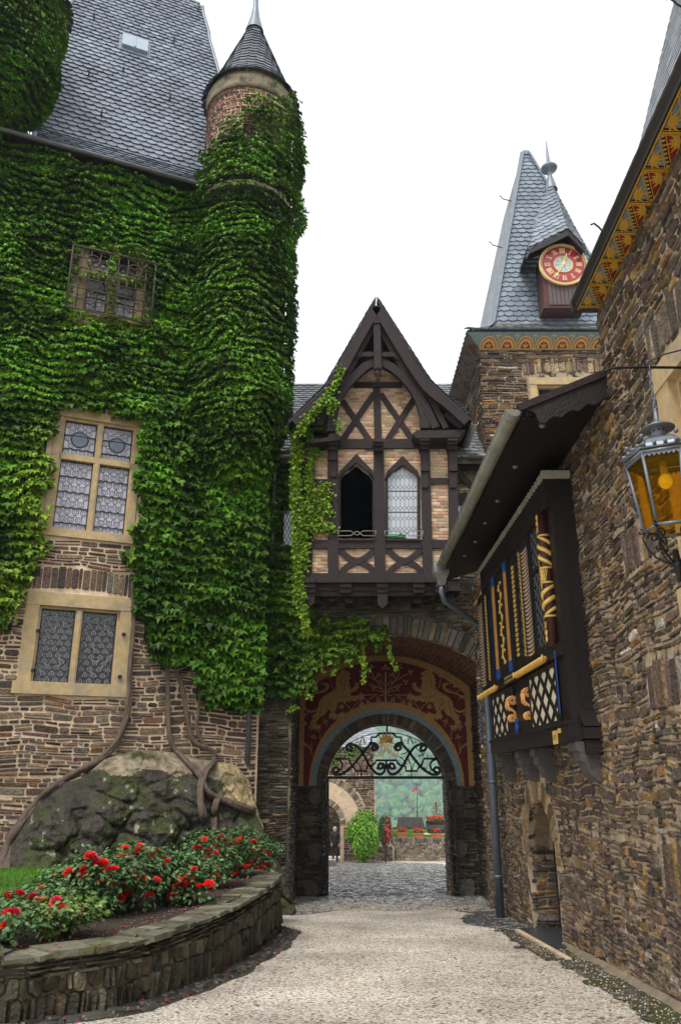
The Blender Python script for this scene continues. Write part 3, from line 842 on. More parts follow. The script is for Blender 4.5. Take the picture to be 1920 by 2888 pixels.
# far left turret
T2X, T2Y, T2R = -9.4, 16.1, 1.36
tur2 = thing('round_turret', 'ivy-smothered round turret cut by the left edge of the photo', 'turret', (T2X, T2Y, 17))
mb = MB(); mb.lathe([(.01, 17.65), (T2R * .7, 18.3), (T2R, 19.1), (T2R, 22.2), (T2R + .1, 22.4)], (T2X, T2Y, 0), 36); mb.build('wall', 'sand', tur2)
V = []; F = []; C = []; RB2 = T2R + .3; fc2 = cone_f(T2X, T2Y, 22.4, 25.9, RB2); v = 0; k = 0
while v < 3.2:
    t = v / 3.5; cnt = max(8, int(2 * math.pi * RB2 * (1 - t) / .26)); W_ = 2 * math.pi * RB2 / cnt
    slates(V, F, C, fc2, v, v + .01, lambda q: (0, 2 * math.pi * RB2 - W_ * .02), row=.2, wid=W_, seed=k + 60, base=(.11, .115, .14), lift=.03); v += .2; k += 1
slate_obj('cone_roof', tur2, (V, F, C))

# ------------------------------------------------------------------ ivy
IVY_MAIN = [(-60, -40), (-40, 330), (110, 395), (360, 470), (600, 540), (660, 540), (700, 500), (760, 900), (780, 1250), (860, 1270), (860, 1560), (880, 1900), (870, 1950), (850, 1985), (790, 2010), (730, 1985), (700, 2030), (660, 2010), (600, 2005),
            (560, 1970), (530, 1890), (470, 1880), (415, 1850), (395, 1760), (370, 1680), (362, 1560), (385, 1460), (378, 1350), (385, 1230), (330, 1195), (262, 1165), (160, 1185), (135, 1240),
            (120, 1300), (150, 1380), (120, 1460), (150, 1495), (110, 1560), (95, 1620), (70, 1700), (40, 1750), (0, 1790), (-60, 1800)]
WIN3 = [(215, 700), (420, 740), (410, 900), (196, 895)]
EX = [(225, 708), (304, 722), (302, 788), (222, 778)], [(328, 735), (400, 752), (392, 805), (324, 796)], [(208, 795), (306, 810), (298, 900), (204, 893)], [(326, 815), (406, 830), (394, 906), (318, 900)]
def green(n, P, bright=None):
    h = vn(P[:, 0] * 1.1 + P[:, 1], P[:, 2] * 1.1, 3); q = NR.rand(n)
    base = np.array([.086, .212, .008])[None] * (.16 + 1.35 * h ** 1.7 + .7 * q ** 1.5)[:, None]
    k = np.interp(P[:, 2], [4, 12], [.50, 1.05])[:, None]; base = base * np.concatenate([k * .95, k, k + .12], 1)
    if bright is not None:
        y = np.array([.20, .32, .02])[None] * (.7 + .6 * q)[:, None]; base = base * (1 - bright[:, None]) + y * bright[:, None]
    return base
def edge_noise(x, y, a=26): return (vn(x / 22, y / 22, 5) - .5) * a * 2, (vn(x / 22, y / 22, 8) - .5) * a * 2
def ivy_patch(f, nf, u0, u1, v0, v1, dens, poly, size=(.11, .19), holes=(), dmin=.03, dvar=.32, brightf=None, seedk=0, over=None):
    n = int((u1 - u0) * (v1 - v0) * dens)
    u = NR.uniform(u0, u1, n); v = NR.uniform(v0, v1, n)
    cl = vn(u / .55, v / .38, 12 + seedk) * .6 + vn(u / .2, v / .14, 15 + seedk) * .4
    lay_ = v / .25 + 2.3 * vn(u / .6, v / .6, 31 + seedk); fr = lay_ - np.floor(lay_)
    d = dmin + dvar * cl * NR.uniform(.35, 1, n) * .8 + .17 * (1 - fr) ** 1.3
    P0_ = f(u, v, d * 0 + .02); x, y = proj(P0_)
    if poly is not None:
        ex, ey = edge_noise(x, y); ok = inpoly(x + ex, y + ey, poly)
    else: ok = np.ones(n, bool)
    for h in holes: ok &= ~(inpoly(x + ex * .25, y + ey * .25, h) & (NR.rand(n) < .97))
    if over is not None: ok &= over(u, v, x, y)
    u, v, d, x, y = u[ok], v[ok], d[ok], x[ok], y[ok]
    P = f(u, v, d); Nn = nf(u, v)
    br = brightf(u, v, x, y, d) if brightf is not None else None
    return P, Nn, NR.uniform(size[0], size[1], len(u)) * np.interp(P[:, 2], [8, 12], [1, .8]), green(len(u), P, br)
def npLW(u, v, d): return np.stack([PL.x + u * DL.x + d * NL.x, PL.y + u * DL.y + d * NL.y, v], 1)
def nL(u, v): return np.repeat(np.array([[NL.x, NL.y, 0.]]), len(u), 0)
def npTC(cx, cy, rad):
    def f(u, v, d):
        r = rad(v) + d; a = u / 1.5; return np.stack([cx + r * np.sin(a), cy - r * np.cos(a), v], 1)
    return f
def nT(u, v): a = u / 1.5; return np.stack([np.sin(a), -np.cos(a), 0 * a], 1)
def br_main(u, v, x, y, d):
    b = (vn(x / 40, y / 30, 20) > .80) * .25 + (NR.rand(len(u)) < .02) * .5
    # young shoots at the lower left edge, beneath the gutter and over the windows
    e = np.zeros(len(u))
    for (cx, cy, rx, ry, a) in ((110, 1420, 70, 220, .9), (60, 1680, 110, 90, .9), (330, 490, 180, 45, .45), (300, 915, 150, 28, .8), (255, 760, 45, 60, .35), (330, 830, 14, 120, .9), (640, 330, 60, 90, .8), (365, 1480, 14, 160, .5), (70, 60, 80, 60, .6), (180, 930, 40, 30, .7)):
        e = np.maximum(e, a * np.clip(1.3 - ((x - cx) / rx) ** 2 - ((y - cy) / ry) ** 2, 0, 1))
    return np.clip(b + e * (NR.rand(len(u)) < .75), 0, 1)
W1x, W2x = [[(x_ , y_) for x_, y_ in ((uu, vv) for uu, vv in [])] for _ in (0, 1)]
def pxrect(r, e):
    return [tuple(map(float, proj(LW(u, v, 0)))) for u, v in [(r[0] + e, r[2] + e), (r[1] - e, r[2] + e), (r[1] - e, r[3] - e), (r[0] + e, r[3] - e)]]
parts = []
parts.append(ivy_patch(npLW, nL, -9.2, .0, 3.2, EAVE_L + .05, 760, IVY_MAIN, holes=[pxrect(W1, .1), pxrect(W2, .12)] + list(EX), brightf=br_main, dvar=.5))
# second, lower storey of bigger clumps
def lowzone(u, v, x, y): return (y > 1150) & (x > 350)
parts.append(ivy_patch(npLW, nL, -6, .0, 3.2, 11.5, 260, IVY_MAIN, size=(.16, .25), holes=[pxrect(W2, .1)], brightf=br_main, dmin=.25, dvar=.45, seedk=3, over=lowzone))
ivy = thing('climbing_ivy', 'dense green ivy covering the left house wall', 'ivy', (-6, 17.6, 0))
P, Nn, S, Cc = [np.concatenate([p[i] for p in parts]) for i in range(4)]
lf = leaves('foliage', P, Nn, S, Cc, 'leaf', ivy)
# dark sheet beneath the leaves; the shade between them painted in
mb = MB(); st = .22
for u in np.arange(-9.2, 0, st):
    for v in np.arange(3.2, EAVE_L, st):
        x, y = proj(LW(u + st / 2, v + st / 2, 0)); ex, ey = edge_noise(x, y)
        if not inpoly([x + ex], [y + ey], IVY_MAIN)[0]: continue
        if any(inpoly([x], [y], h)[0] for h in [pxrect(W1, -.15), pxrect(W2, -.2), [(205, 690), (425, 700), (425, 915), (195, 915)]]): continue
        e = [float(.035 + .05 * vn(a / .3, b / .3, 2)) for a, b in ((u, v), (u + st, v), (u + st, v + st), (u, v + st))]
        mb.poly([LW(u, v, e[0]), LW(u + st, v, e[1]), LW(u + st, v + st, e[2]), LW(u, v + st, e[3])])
mb.build('shade_backing', mat('ivy_shade_backing', (.022, .03, .010), rough=.95, var=.5, bump=.5), ivy)
# turret ivy
def over_t(u, v, x, y):
    top = 20.5 - 1.3 * np.clip(-u / 1.2, 0, 1.3) - .9 * (vn(u * 3, v * 2, 4)) + 1.0 * np.clip(u, 0, 1)
    sl = (np.abs(u - .18) < .16) & (v > 18.9) & (v < 19.55)
    return (v < top) & ~sl & ~((v > 17.3) & (v < 17.55) & (NR.rand(len(u)) < .7))
trad = lambda v: np.interp(v, [8.6, 9.6, 11, 16.9, 17.25, 17.5, 17.8, 21.3], [.4, .8, TR, TR, TR + .2, TR + .26, TR + .12, TR + .12])
def br_t(u, v, x, y, d): return np.clip((v - 18.6) / 2 - u * .3, 0, 1) * .8 * (NR.rand(len(u)) < .6) + .25 * ((v > 17.5) & (v < 17.9)) + .12
tp = ivy_patch(npTC(TX, TY, trad), nT, -2.8, 3.0, 8.8, 21.6, 560, None, brightf=br_t, over=over_t, dvar=.42, seedk=7)
iv2 = thing('climbing_ivy', 'ivy wrapping the round turret up to its cornice', 'ivy', (TX, TY, 9))
leaves('foliage', *tp[:3], tp[3], 'leaf', iv2)
mb = MB(); mb.lathe([(.4, 8.7), (.8, 9.6), (TR + .04, 11), (TR + .04, 16.9), (TR + .2, 17.2), (TR + .13, 17.8), (TR + .13, 19.2)], (TX, TY, 0), 40); mb.build('shade_backing', bpy.data.materials['ivy_shade_backing'], iv2)  # dark sheet painting the shade under the turret leaves
# overhanging tufts on the right of the turret top
n = 420; a = NR.normal(1.5, .3, n); z = 19.3 + NR.rand(n) * 1.4; r = TR + .25 + np.abs(NR.normal(0, .16, n)) * (1 - np.abs(z - 19.8)).clip(.2, 1)
P = np.stack([TX + r * np.sin(a), TY - r * np.cos(a), z], 1); Nn = np.stack([np.sin(a), -np.cos(a), 0 * a], 1)
leaves('foliage', P, Nn, NR.uniform(.1, .17, n), green(n, P, np.full(n, .35)), 'leaf', iv2)
trad2 = lambda v: np.interp(v, [17.6, 18.3, 19.1, 22.2, 22.4], [.1, T2R * .7, T2R, T2R, T2R + .1])
tp = ivy_patch(npTC(T2X, T2Y, trad2), nT, -1, 3.2, 17.6, 22.45, 620, None, brightf=lambda u, v, x, y, d: np.clip((v - 20) / 1.6, 0, 1) * .6 + .2 * (v < 18.6) + .06, dvar=.42, seedk=9)
iv3 = thing('climbing_ivy', 'ivy engulfing the turret at the top left corner', 'ivy', (T2X, T2Y, 17))
leaves('foliage', *tp[:3], tp[3], 'leaf', iv3)
mb = MB(); mb.lathe([(.01, 17.6), (T2R * .75, 18.3), (T2R + .05, 19.1), (T2R + .05, 22.0)], (T2X, T2Y, 0), 36); mb.build('shade_backing', bpy.data.materials['ivy_shade_backing'], iv3)  # same painted-dark backing for shade under the far turret's leaves

# ------------------------------------------------------------------ boulder at the foot of the wall
ROCKTOP = [(-30, 2520), (0, 2440), (60, 2335), (150, 2215), (250, 2180), (300, 2135), (400, 2110), (500, 2118), (600, 2140), (680, 2155), (716, 2200), (728, 2260), (745, 2340), (780, 2410), (812, 2500), (835, 2590)]
rt = [uvL(x, y, .5) for x, y in ROCKTOP]
RU = [a for a, b in rt]; RV = [b for a, b in rt]
def rock_d(u, v):
    top = float(np.interp(u, RU, RV)); base = -1.25
    t = (v - base) / max(top - base, .05)
    if t >= 1: return 0
    e = min(1, (u - RU[0]) / .8 + .05) * min(1, (RU[-1] - u) / .45 + .05)
    n_ = noise.noise(Vector((u * .8, v * .8, 3))) * .35 + noise.noise(Vector((u * 2.2, v * 2.8, 8))) * .17 + noise.noise(Vector((u * 6, v * 7, 2))) * .07 - .16 * max(0, 1 - abs(noise.noise(Vector((u * 1.5, v * 2.0 + u * .8, 21)))) * 14) + .13 * round(2.5 * noise.noise(Vector((u * 1.2 + v * .5, v * 1.6, 14)))) / 2.5
    cr_ = -.22 * max(0, 1 - abs((u + 4.6) + .35 * (v - 1.5)) * 7)
    t = max(t, 0); return max(.0, (1 - t ** 3.2) ** .75 * (1.25 + n_ + cr_) * max(e, 0) ** .5 + .08)
nu, nvv = 230, 110; V = []; Cc = []
us = np.linspace(RU[0], RU[-1], nu)
for u in us:
    top = float(np.interp(u, RU, RV))
    for j in range(nvv):
        v = -1.3 + (top + 1.3) * j / (nvv - 1); V.append(LW(u, v, rock_d(u, v) if j < nvv - 1 else -.05))
F = [(i * nvv + j, (i + 1) * nvv + j, (i + 1) * nvv + j + 1, i * nvv + j + 1) for i in range(nu - 1) for j in range(nvv - 1)]
for i in range(nu - 1):
    for j in range(nvv - 1):
        t = j / (nvv - 1); u = us[i]; top = float(np.interp(u, RU, RV)); v = -1.3 + (top + 1.3) * t
        x, y = proj(LW(u, v, .8)); q = vn(u * 3, v * 4, 30); q2 = vn(u * 9, v * 9, 31)
        c = np.array([.055, .050, .034]) * (.5 + q * .9 + .3 * q2)
        if q > .62: c = np.array([.05, .06, .015]) * (.7 + .7 * q2)
        lim = float(np.interp(x, [0, 200, 300, 560, 640, 700, 760], [2200, 2215, 2175, 2190, 2200, 2290, 2350])) + 26 * (q - .5)
        if x > 200 and y < lim: c = np.array([.34, .27, .18]) * (.6 + .6 * q2)
        if 630 < x < 720 and y < 2270 + 30 * (q - .5): c = np.array([.46, .35, .18]) * (.7 + .4 * q2)
        if q2 > .87 and q > .4: c = np.array([.30, .29, .24])
        Cc.append(c)
M['rock'] = mat('mossy_slate_rock', attr=True, rough=.8, var=.5, vscale=9, bump=1.0, bscale=9, bdist=.12, second=(.035, .045, .008), sscale=1.6, sth=(.52, .66))
ro = npmesh('boulder', np.array(V), np.array(F), np.array(Cc), M['rock'], smooth=True)
tag(ro, 'huge mossy rock outcrop at the foot of the ivy wall behind the roses', 'rock')

# ivy trunks
def vine(px, rad, name='vine_trunk', off=.14):
    mb = MB(); pts = []; rs = []
    P = [Vector((a, b, 0)) for a, b in px]
    fine = []
    for i in range(len(P) - 1):
        for k in range(5):
            t = k / 5; p0 = P[max(i - 1, 0)]; p1 = P[i]; p2 = P[i + 1]; p3 = P[min(i + 2, len(P) - 1)]
            fine.append(.5 * ((2 * p1) + (-p0 + p2) * t + (2 * p0 - 5 * p1 + 4 * p2 - p3) * t * t + (-p0 + 3 * p1 - 3 * p2 + p3) * t ** 3))
    fine.append(P[-1])
    for i, p in enumerate(fine):
        d = off
        for _ in range(6):
            u, v = uvL(p.x, p.y, d); d = off + (rock_d(u, v) if RU[0] < u < RU[-1] else 0) * 1.0
        u, v = uvL(p.x, p.y, d)
        pts.append(Vector(LW(u, v, d))); s_ = i / (len(fine) - 1); rs.append((rad[0] * (1 - s_) + rad[1] * s_) * (1 + .22 * noise.noise(Vector((i * .7, rad[0] * 50, 0)))))
    if rad[0] < .04: mb.tube(pts, rs, 7)
    else:
        for st_ in range(3):
            q = []
            for i, p in enumerate(pts):
                a = st_ * 2.09 + i * .16 + .4 * noise.noise(Vector((i * .3, st_, 1))); q.append(p + Vector((math.cos(a) * DL.x, math.cos(a) * DL.y, math.sin(a) * .6)) * rs[i] * .42 + Vector((NL.x, NL.y, 0)) * math.sin(a) * rs[i] * .35)
            mb.tube(q, [r * (.62 + .16 * noise.noise(Vector((i * .9, st_ * 7, rad[1] * 9)))) for i, r in enumerate(rs)], 8)
    return mb.build(name, 'bark', ivy)
vine([(374, 1640), (377, 1760), (368, 1880), (364, 1980), (352, 2040), (328, 2095), (285, 2140), (205, 2185), (130, 2240), (72, 2310), (32, 2370), (14, 2430), (10, 2500)], (.045, .14))
vine([(472, 1860), (474, 1980), (482, 2090), (520, 2140), (560, 2180), (588, 2235), (640, 2260), (715, 2288)], (.045, .10))
vine([(480, 1850), (512, 1930), (528, 2020), (545, 2090), (600, 2118), (604, 2145), (578, 2180), (566, 2240), (574, 2310)], (.05, .09))
vine([(628, 2235), (608, 2270), (606, 2330), (602, 2420)], (.07, .08))
vine([(565, 1940), (560, 2010), (556, 2060), (580, 2105)], (.03, .05))
vine([(500, 1892), (548, 1870), (575, 1850), (600, 1815), (618, 1775)], (.02, .008), 'dead_branch', .35)
vine([(548, 1870), (552, 1840), (562, 1815)], (.012, .006), 'dead_branch', .35)
# ================================================================== gatehouse
YF, YB = 19.8, 23.0           # outer face of the vault, painted gate wall
VXC, VR_ = 1.27, 2.47         # vault centre x and half width
SPR, CRN = 4.20, 5.13         # springing and crown of the vault
def FW(u, v, d): return (u, YF - d, v)
def BW(u, v, d): return (u, YB - d, v)
rise = CRN - SPR; RAD = (VR_ ** 2 + rise ** 2) / (2 * rise); VCZ = CRN - RAD; HA = math.asin(VR_ / RAD)
def arc_pts(cx, cz, r, a0, a1, n): return [(cx + r * math.cos(a0 + (a1 - a0) * i / n), cz + r * math.sin(a0 + (a1 - a0) * i / n)) for i in range(n + 1)]
vault = arc_pts(VXC, VCZ, RAD, math.pi / 2 - HA, math.pi / 2 + HA, 24)      # right to left
gate_h = thing('gatehouse', 'stone gatehouse with painted vaulted archway and slate roof', 'gatehouse', (VXC, YF, -1.1))
mb = MB()
GE = 9.9
opening = [(VXC + VR_, -2)] + vault + [(VXC - VR_, -2)]
wall_panel(mb, FW, [(-4, -2), (VXC - VR_, -2)] + list(reversed(vault)) + [(VXC + VR_, -2), (6.5, -2), (6.5, GE), (-4, GE)], [], .45)
# passage side walls
mb.build('front_wall', 'mortar_black', gate_h)
mb = MB(); mb.prism([(VXC - VR_ - .02, YF + .45, -2), (VXC - VR_ - .02, YF + .45, SPR), (VXC - VR_ - .02, YB, SPR), (VXC - VR_ - .02, YB, -2)], (-.5, 0, 0)); mb.build('passage_wall', 'mortar_black', gate_h)
mb = MB(); mb.prism([(VXC + VR_ + .02, YF + .45, -2), (VXC + VR_ + .02, YF + .45, SPR), (VXC + VR_ + .02, YB, SPR), (VXC + VR_ + .02, YB, -2)], (.5, 0, 0)); mb.build('passage_wall', 'mortar_black', gate_h)
# masonry of front wall
def in_front(u, v):
    if abs(u - VXC) < VR_ + .03 and v < SPR + .02: return False
    if math.hypot(u - VXC, v - VCZ) < RAD + .50 and abs(u - VXC) < VR_ + .25 and v > SPR - .3: return False
    if u > 4.3: return v > 7.5
    if -.75 < u < 3.0 and v > 6.4: return False
    if u < -1.2 and v > 4.1: return False
    return True
mb = MB()
stones(mb, FW, -2.1, 6.4, -1.3, GE - .1, in_front, hr=(.05, .11), wr=(.12, .42), gap=.014, dep=.03, pal=PAL_DARK + PAL_GREY, seed=51, wav=.05)
voussoirs(mb, FW, VXC, VCZ, RAD + .02, RAD + .50, math.pi / 2 - HA - .03, math.pi / 2 + HA + .03, wid=.12, dep=.035, pal=PAL_GREY, seed=52)
def PWL(u, v, d): return (VXC - VR_ + d, u, v)
def PWR(u, v, d): return (VXC + VR_ - d, u, v)
stones(mb, PWL, YF, YB, -1.4, SPR, lambda u, v: True, hr=(.06, .12), wr=(.12, .45), dep=.03, pal=PAL_DARK, seed=53)
stones(mb, PWR, YF, YB, -1.4, SPR, lambda u, v: True, hr=(.06, .12), wr=(.12, .45), dep=.03, pal=PAL_DARK, seed=54)
mb.build('stonework', 'stone_wet', gate_h, attr=True)
# brick vault
mb = MB(); rnd = random.Random(8)
nb = 44
for k in range(nb):
    a0 = math.pi / 2 - HA + 2 * HA * k / nb; a1 = a0 + 2 * HA / nb * .90
    y = YF + .02 - (k % 2) * .12
    while y < YB:
        y2 = min(y + .25, YB); ya = max(y, YF + .02)
        if y2 > ya:
            q = []
            for (a, yy) in ((a0, ya), (a1, ya), (a1, y2 - .012), (a0, y2 - .012)): q.append((VXC + (RAD - .004) * math.cos(a), yy, VCZ + (RAD - .004) * math.sin(a)))
            c = rnd.uniform(.6, 1.25); mb.poly(q, (.20 * c, .075 * c, .035 * c))
        y = y2
mb.build('brick_vault', 'brick', gate_h, attr=True)
mb = MB(); va = arc_pts(VXC, VCZ, RAD, math.pi / 2 - HA, math.pi / 2 + HA, 24)
for i in range(24): (x0, z0), (x1, z1) = va[i], va[i + 1]; mb.prism([(x0, YF + .01, z0), (x1, YF + .01, z1), (x1, YB, z1), (x0, YB, z0)], (0, 0, .3))
mb.build('vault_bed', 'mortar_dark', gate_h)

# inner gate wall with round arch
GX, GR, GZ = 1.28, 1.66, 1.52
arch = arc_pts(GX, GZ, GR, 0, math.pi, 28)
mb = MB()
wall_panel(mb, BW, [(VXC - VR_ - .4, -2), (GX - GR, -2)] + list(reversed(arch)) + [(GX + GR, -2), (VXC + VR_ + .4, -2), (VXC + VR_ + .4, CRN + .4), (VXC - VR_ - .4, CRN + .4)], [], .85)
mb.build('gate_wall', 'mortar_black', gate_h)
mb = MB()
def pier(u, v): return GR + .01 < abs(u - GX) < VR_ + .1
stones(mb, BW, VXC - VR_, VXC + VR_, -1.4, GZ - .02, pier, hr=(.05, .12), wr=(.12, .5), dep=.03, gap=.014, pal=PAL_GREY + PAL_DARK, seed=55)
def RVL(u, v, d): return (GX - GR + d, u, v)
def RVR(u, v, d): return (GX + GR - d, u, v)
stones(mb, RVL, YB - .02, YB + .85, -1.4, GZ, lambda u, v: True, hr=(.06, .13), wr=(.2, .5), dep=.02, pal=PAL_GREY, seed=56)
stones(mb, RVR, YB - .02, YB + .85, -1.4, GZ, lambda u, v: True, hr=(.06, .13), wr=(.2, .5), dep=.02, pal=PAL_GREY, seed=57)
voussoirs(mb, BW, GX, GZ, GR, GR + .28, 0, math.pi, wid=.10, dep=.03, pal=PAL_GREY, seed=58)
for (x, z) in ((GX - GR - .32, GZ - .28), (GX - GR - .3, -.15), (GX + GR + .25, GZ - .3), (GX + GR + .28, -.1), (GX + GR + .42, -1.05), (GX - GR - .4, -1.1)):
    one_stone(mb, BW, x - .2, x + .2, z - .2, z + .22, .07, random.Random(int(x * 100)), (.13, .12, .10))
mb.build('gate_stonework', 'stone_warm', gate_h, attr=True)

# painted field: flat plaster with rings; every layer a few millimetres proud of the last
def ringpoly(r0, r1, d, n=36, z0=GZ):
    a = arc_pts(GX, z0, r0, 0, math.pi, n); b = arc_pts(GX, z0, r1, 0, math.pi, n); V = []; F = []
    for i in range(n + 1): V += [BW(a[i][0], a[i][1], d), BW(b[i][0], b[i][1], d)]
    for i in range(n): F.append((2 * i, 2 * i + 1, 2 * i + 3, 2 * i + 2))
    return V, F
paint = thing('wall_painting', 'dark red painted lunette with two gold lions and scrolling foliage above the gate', 'wall painting', (GX, YB, GZ))
mb = MB(); vin = lambda e: [(VXC + VR_ - e, GZ)] + [(VXC + (x - VXC) * (1 - e / VR_), z - e) for x, z in vault] + [(VXC - VR_ + e, GZ)]
field = vin(.0) + list(reversed(arc_pts(GX, GZ, GR + .29, 0, math.pi, 36)))
tri = tessellate_polygon([[Vector((x, z, 0)) for x, z in field]]); mb.add([BW(x, z, .012) for x, z in field], [tuple(t) for t in tri]); mb.build('ochre_border', 'mural_ochre', paint)
fld = vin(.17)[:] ; 
fld2 = [(x, z) for x, z in vin(.17)] + list(reversed(arc_pts(GX, GZ, GR + .66, 0.0, math.pi, 36)))
inner = [(x, max(z, GZ)) for x, z in vin(.17)]
rt_ = min(GR + .62, VR_ - .30)
mb = MB(); arc_i = []
for i in range(37):
    a = math.pi * i / 36; k = GR + .62 - .12 * (abs(math.cos(a)) ** 3)
    arc_i.append((GX + k * math.cos(a), GZ + k * math.sin(a)))
fld2 = inner + list(reversed(arc_i))
tri = tessellate_polygon([[Vector((x, z, 0)) for x, z in fld2]]); mb.add([BW(x, z, .016) for x, z in fld2], [tuple(t) for t in tri]); mb.build('red_field', 'red_dark', paint)
mb = MB(); mb.add(*ringpoly(GR + .29, GR + .44, .018)); mb.build('blue_ring', 'slate_blue_paint', paint)
# figures, traced in units of the lunette: (x, y) of a 520 x 420 working drawing
def PT(cx, cy, d=.02):
    p = at_y(840 + cx / 3.015, 1820 + cy / 3.015, YB); return (p.x, YB - d, p.z)
LION = [(1045, 235), (1080, 215), (1120, 212), (1140, 235), (1150, 255), (1162, 262), (1156, 275), (1170, 290), (1160, 300), (1174, 320), (1163, 335), (1172, 355), (1165, 372), (1185, 385), (1230, 410), (1280, 440), (1310, 480), (1320, 530), (1340, 580), (1375, 600), (1360, 625), (1385, 650), (1370, 665), (1400, 700), (1380, 712), (1390, 728), (1350, 712), (1345, 730), (1320, 712), (1298, 732), (1300, 700), (1285, 680), (1330, 680), (1335, 650), (1300, 610), (1260, 590), (1240, 560), (1220, 540), (1212, 570), (1230, 605), (1210, 632), (1195, 618), (1180, 640), (1165, 615), (1150, 650), (1135, 618), (1110, 622), (1065, 580), (1075, 572), (1105, 585), (1095, 560), (1125, 575), (1160, 590), (1180, 570), (1165, 540), (1150, 500), (1160, 490), (1100, 480), (1090, 495), (1075, 475), (1050, 485), (1040, 468), (1000, 480), (985, 462), (955, 472), (950, 455), (915, 450), (932, 438), (915, 420), (940, 425), (955, 395), (965, 418), (1000, 432), (1040, 428), (1050, 412), (1030, 400), (1000, 388), (965, 355), (980, 352), (965, 315), (985, 325), (1010, 310), (1000, 340), (1020, 360), (1045, 375), (1040, 350), (1055, 345), (1050, 320), (1062, 300), (1045, 288), (1038, 278), (1065, 262), (1048, 255)]
TAIL = [(1320, 525), (1350, 550), (1385, 558), (1415, 540), (1430, 505), (1420, 465), (1445, 450), (1405, 460), (1395, 445), (1360, 465), (1380, 440), (1340, 415), (1300, 408), (1255, 395), (1225, 365), (1222, 340), (1240, 320), (1275, 318), (1305, 325), (1268, 335), (1250, 355), (1262, 375), (1290, 370), (1270, 388), (1320, 385), (1300, 400), (1350, 400), (1380, 425), (1425, 425), (1440, 460), (1448, 510), (1430, 550), (1390, 575), (1345, 568)]
MXC = 745
def mir(P): return [(2 * MXC - x, y) for x, y in P]
def lay(mb, P, d=.02):
    V = [Vector(PT(x, y, d)) for x, y in P]; tri = tessellate_polygon([V]); mb.add(V, [tuple(t) for t in tri])
for fl in (0, 1):
    mb = MB()
    for P in (LION, TAIL): lay(mb, mir(P) if fl else P, .021)
    L_ = mb.build('painted_lion', 'mural_ochre', paint)
    mb = MB()
    for ln in ([(1190, 560), (1215, 500), (1235, 475), (1215, 455), (1200, 470)], [(1215, 500), (1245, 530), (1240, 580)], [(1075, 300), (1095, 330), (1085, 380)], [(1110, 260), (1130, 300), (1120, 350)], [(1100, 235), (1085, 245)], [(1060, 440), (1110, 445), (1150, 430)], [(1280, 470), (1290, 540), (1310, 600)]):
        Q = mir(ln) if fl else ln
        for a, b in zip(Q[:-1], Q[1:]): mb.beam(PT(*a, .022), PT(*b, .022), .014, .002, (0, -1, 0))
    mb.build('drawn_line', 'red_dark', L_)
mb = MB()
def stroke(P, w):
    for a, b in zip(P[:-1], P[1:]): mb.beam(PT(*a, .018), PT(*b, .018), w, .003, (0, -1, 0), ext=.008)
def tref(x, y, a, s_=30):
    for k in (-1, 0, 1):
        an = a + k * 1.25; L_ = s_ * (1.15 if k == 0 else .95)
        P = [(x + math.cos(an + dq) * L_ * r, y + math.sin(an + dq) * L_ * r) for r, dq in ((.05, 0), (.5, .42), (.85, .28), (1.1, 0), (.85, -.28), (.5, -.42))]
        lay(mb, P, .0225)
def curve(P, n=6):
    o = []
    for i in range(len(P) - 1):
        p0 = P[max(i - 1, 0)]; p1 = P[i]; p2 = P[i + 1]; p3 = P[min(i + 2, len(P) - 1)]
        for k in range(n):
            t = k / n; o.append(tuple(.5 * ((2 * p1[c]) + (-p0[c] + p2[c]) * t + (2 * p0[c] - 5 * p1[c] + 4 * p2[c] - p3[c]) * t * t + (-p0[c] + 3 * p1[c] - 3 * p2[c] + p3[c]) * t ** 3) for c in range(len(p1))))
    o.append(P[-1]); return o
stroke([(745, 492), (745, 230)], .045)
tref(745, 205, -math.pi / 2, 38)
FL = [([(760, 395), (800, 330), (850, 260), (862, 225)], (862, 195, -1.4)), ([(790, 320), (870, 275), (930, 245)], (945, 232, -.5)), ([(765, 380), (830, 350), (885, 330)], (905, 318, -.5)),
      ([(760, 340), (790, 290)], (800, 265, -1.2)), ([(820, 420), (915, 425), (960, 440)], (930, 440, 0)), ([(760, 420), (800, 430)], (800, 455, .8)), ([(840, 430), (880, 460)], (888, 475, .9)), ([(760, 400), (820, 385)], (835, 372, -.6)),
      ([(1030, 565), (1015, 520), (975, 480)], (950, 500, 2.5)), ([(1035, 560), (1060, 520), (1100, 490)], (1112, 520, .3)), ([(945, 440), (960, 490)], (948, 505, 1.5)),
      ([(1180, 385), (1205, 330), (1210, 290)], (1215, 275, -1.3)), ([(1305, 800), (1300, 750), (1340, 720), (1390, 660)], (1420, 600, -.8)), ([(1330, 730), (1400, 690)], (1430, 670, -.4)), ([(1370, 925), (1385, 880), (1400, 850), (1430, 840)], (1440, 740, -.4)), ([(1375, 900), (1370, 830)], (1360, 790, -1.8)), ([(1395, 870), (1440, 845)], (1445, 838, 0)), ([(1255, 690), (1240, 660)], (1250, 655, -1)), ([(1350, 390), (1380, 385)], (1390, 375, -.3))]
for P, (x, y, a) in FL:
    for fl in (0, 1):
        Q = mir(P) if fl else P
        stroke(curve(Q, 3), .022); tref(2 * MXC - x if fl else x, y, math.pi - a if fl else a, 28)
for (x, y) in ((952, 500), (1112, 520), (1428, 668), (1438, 838), (1330, 348)):
    for xx in (x, 2 * MXC - x): lay(mb, [(xx + 15 * math.cos(t), y + 15 * math.sin(t)) for t in np.linspace(0, 6.28, 12, endpoint=False)], .0235)
mb.build('painted_foliage', mat('pale_ochre_paint', (.38, .27, .13), rough=.85, var=.2, bump=.1), paint)

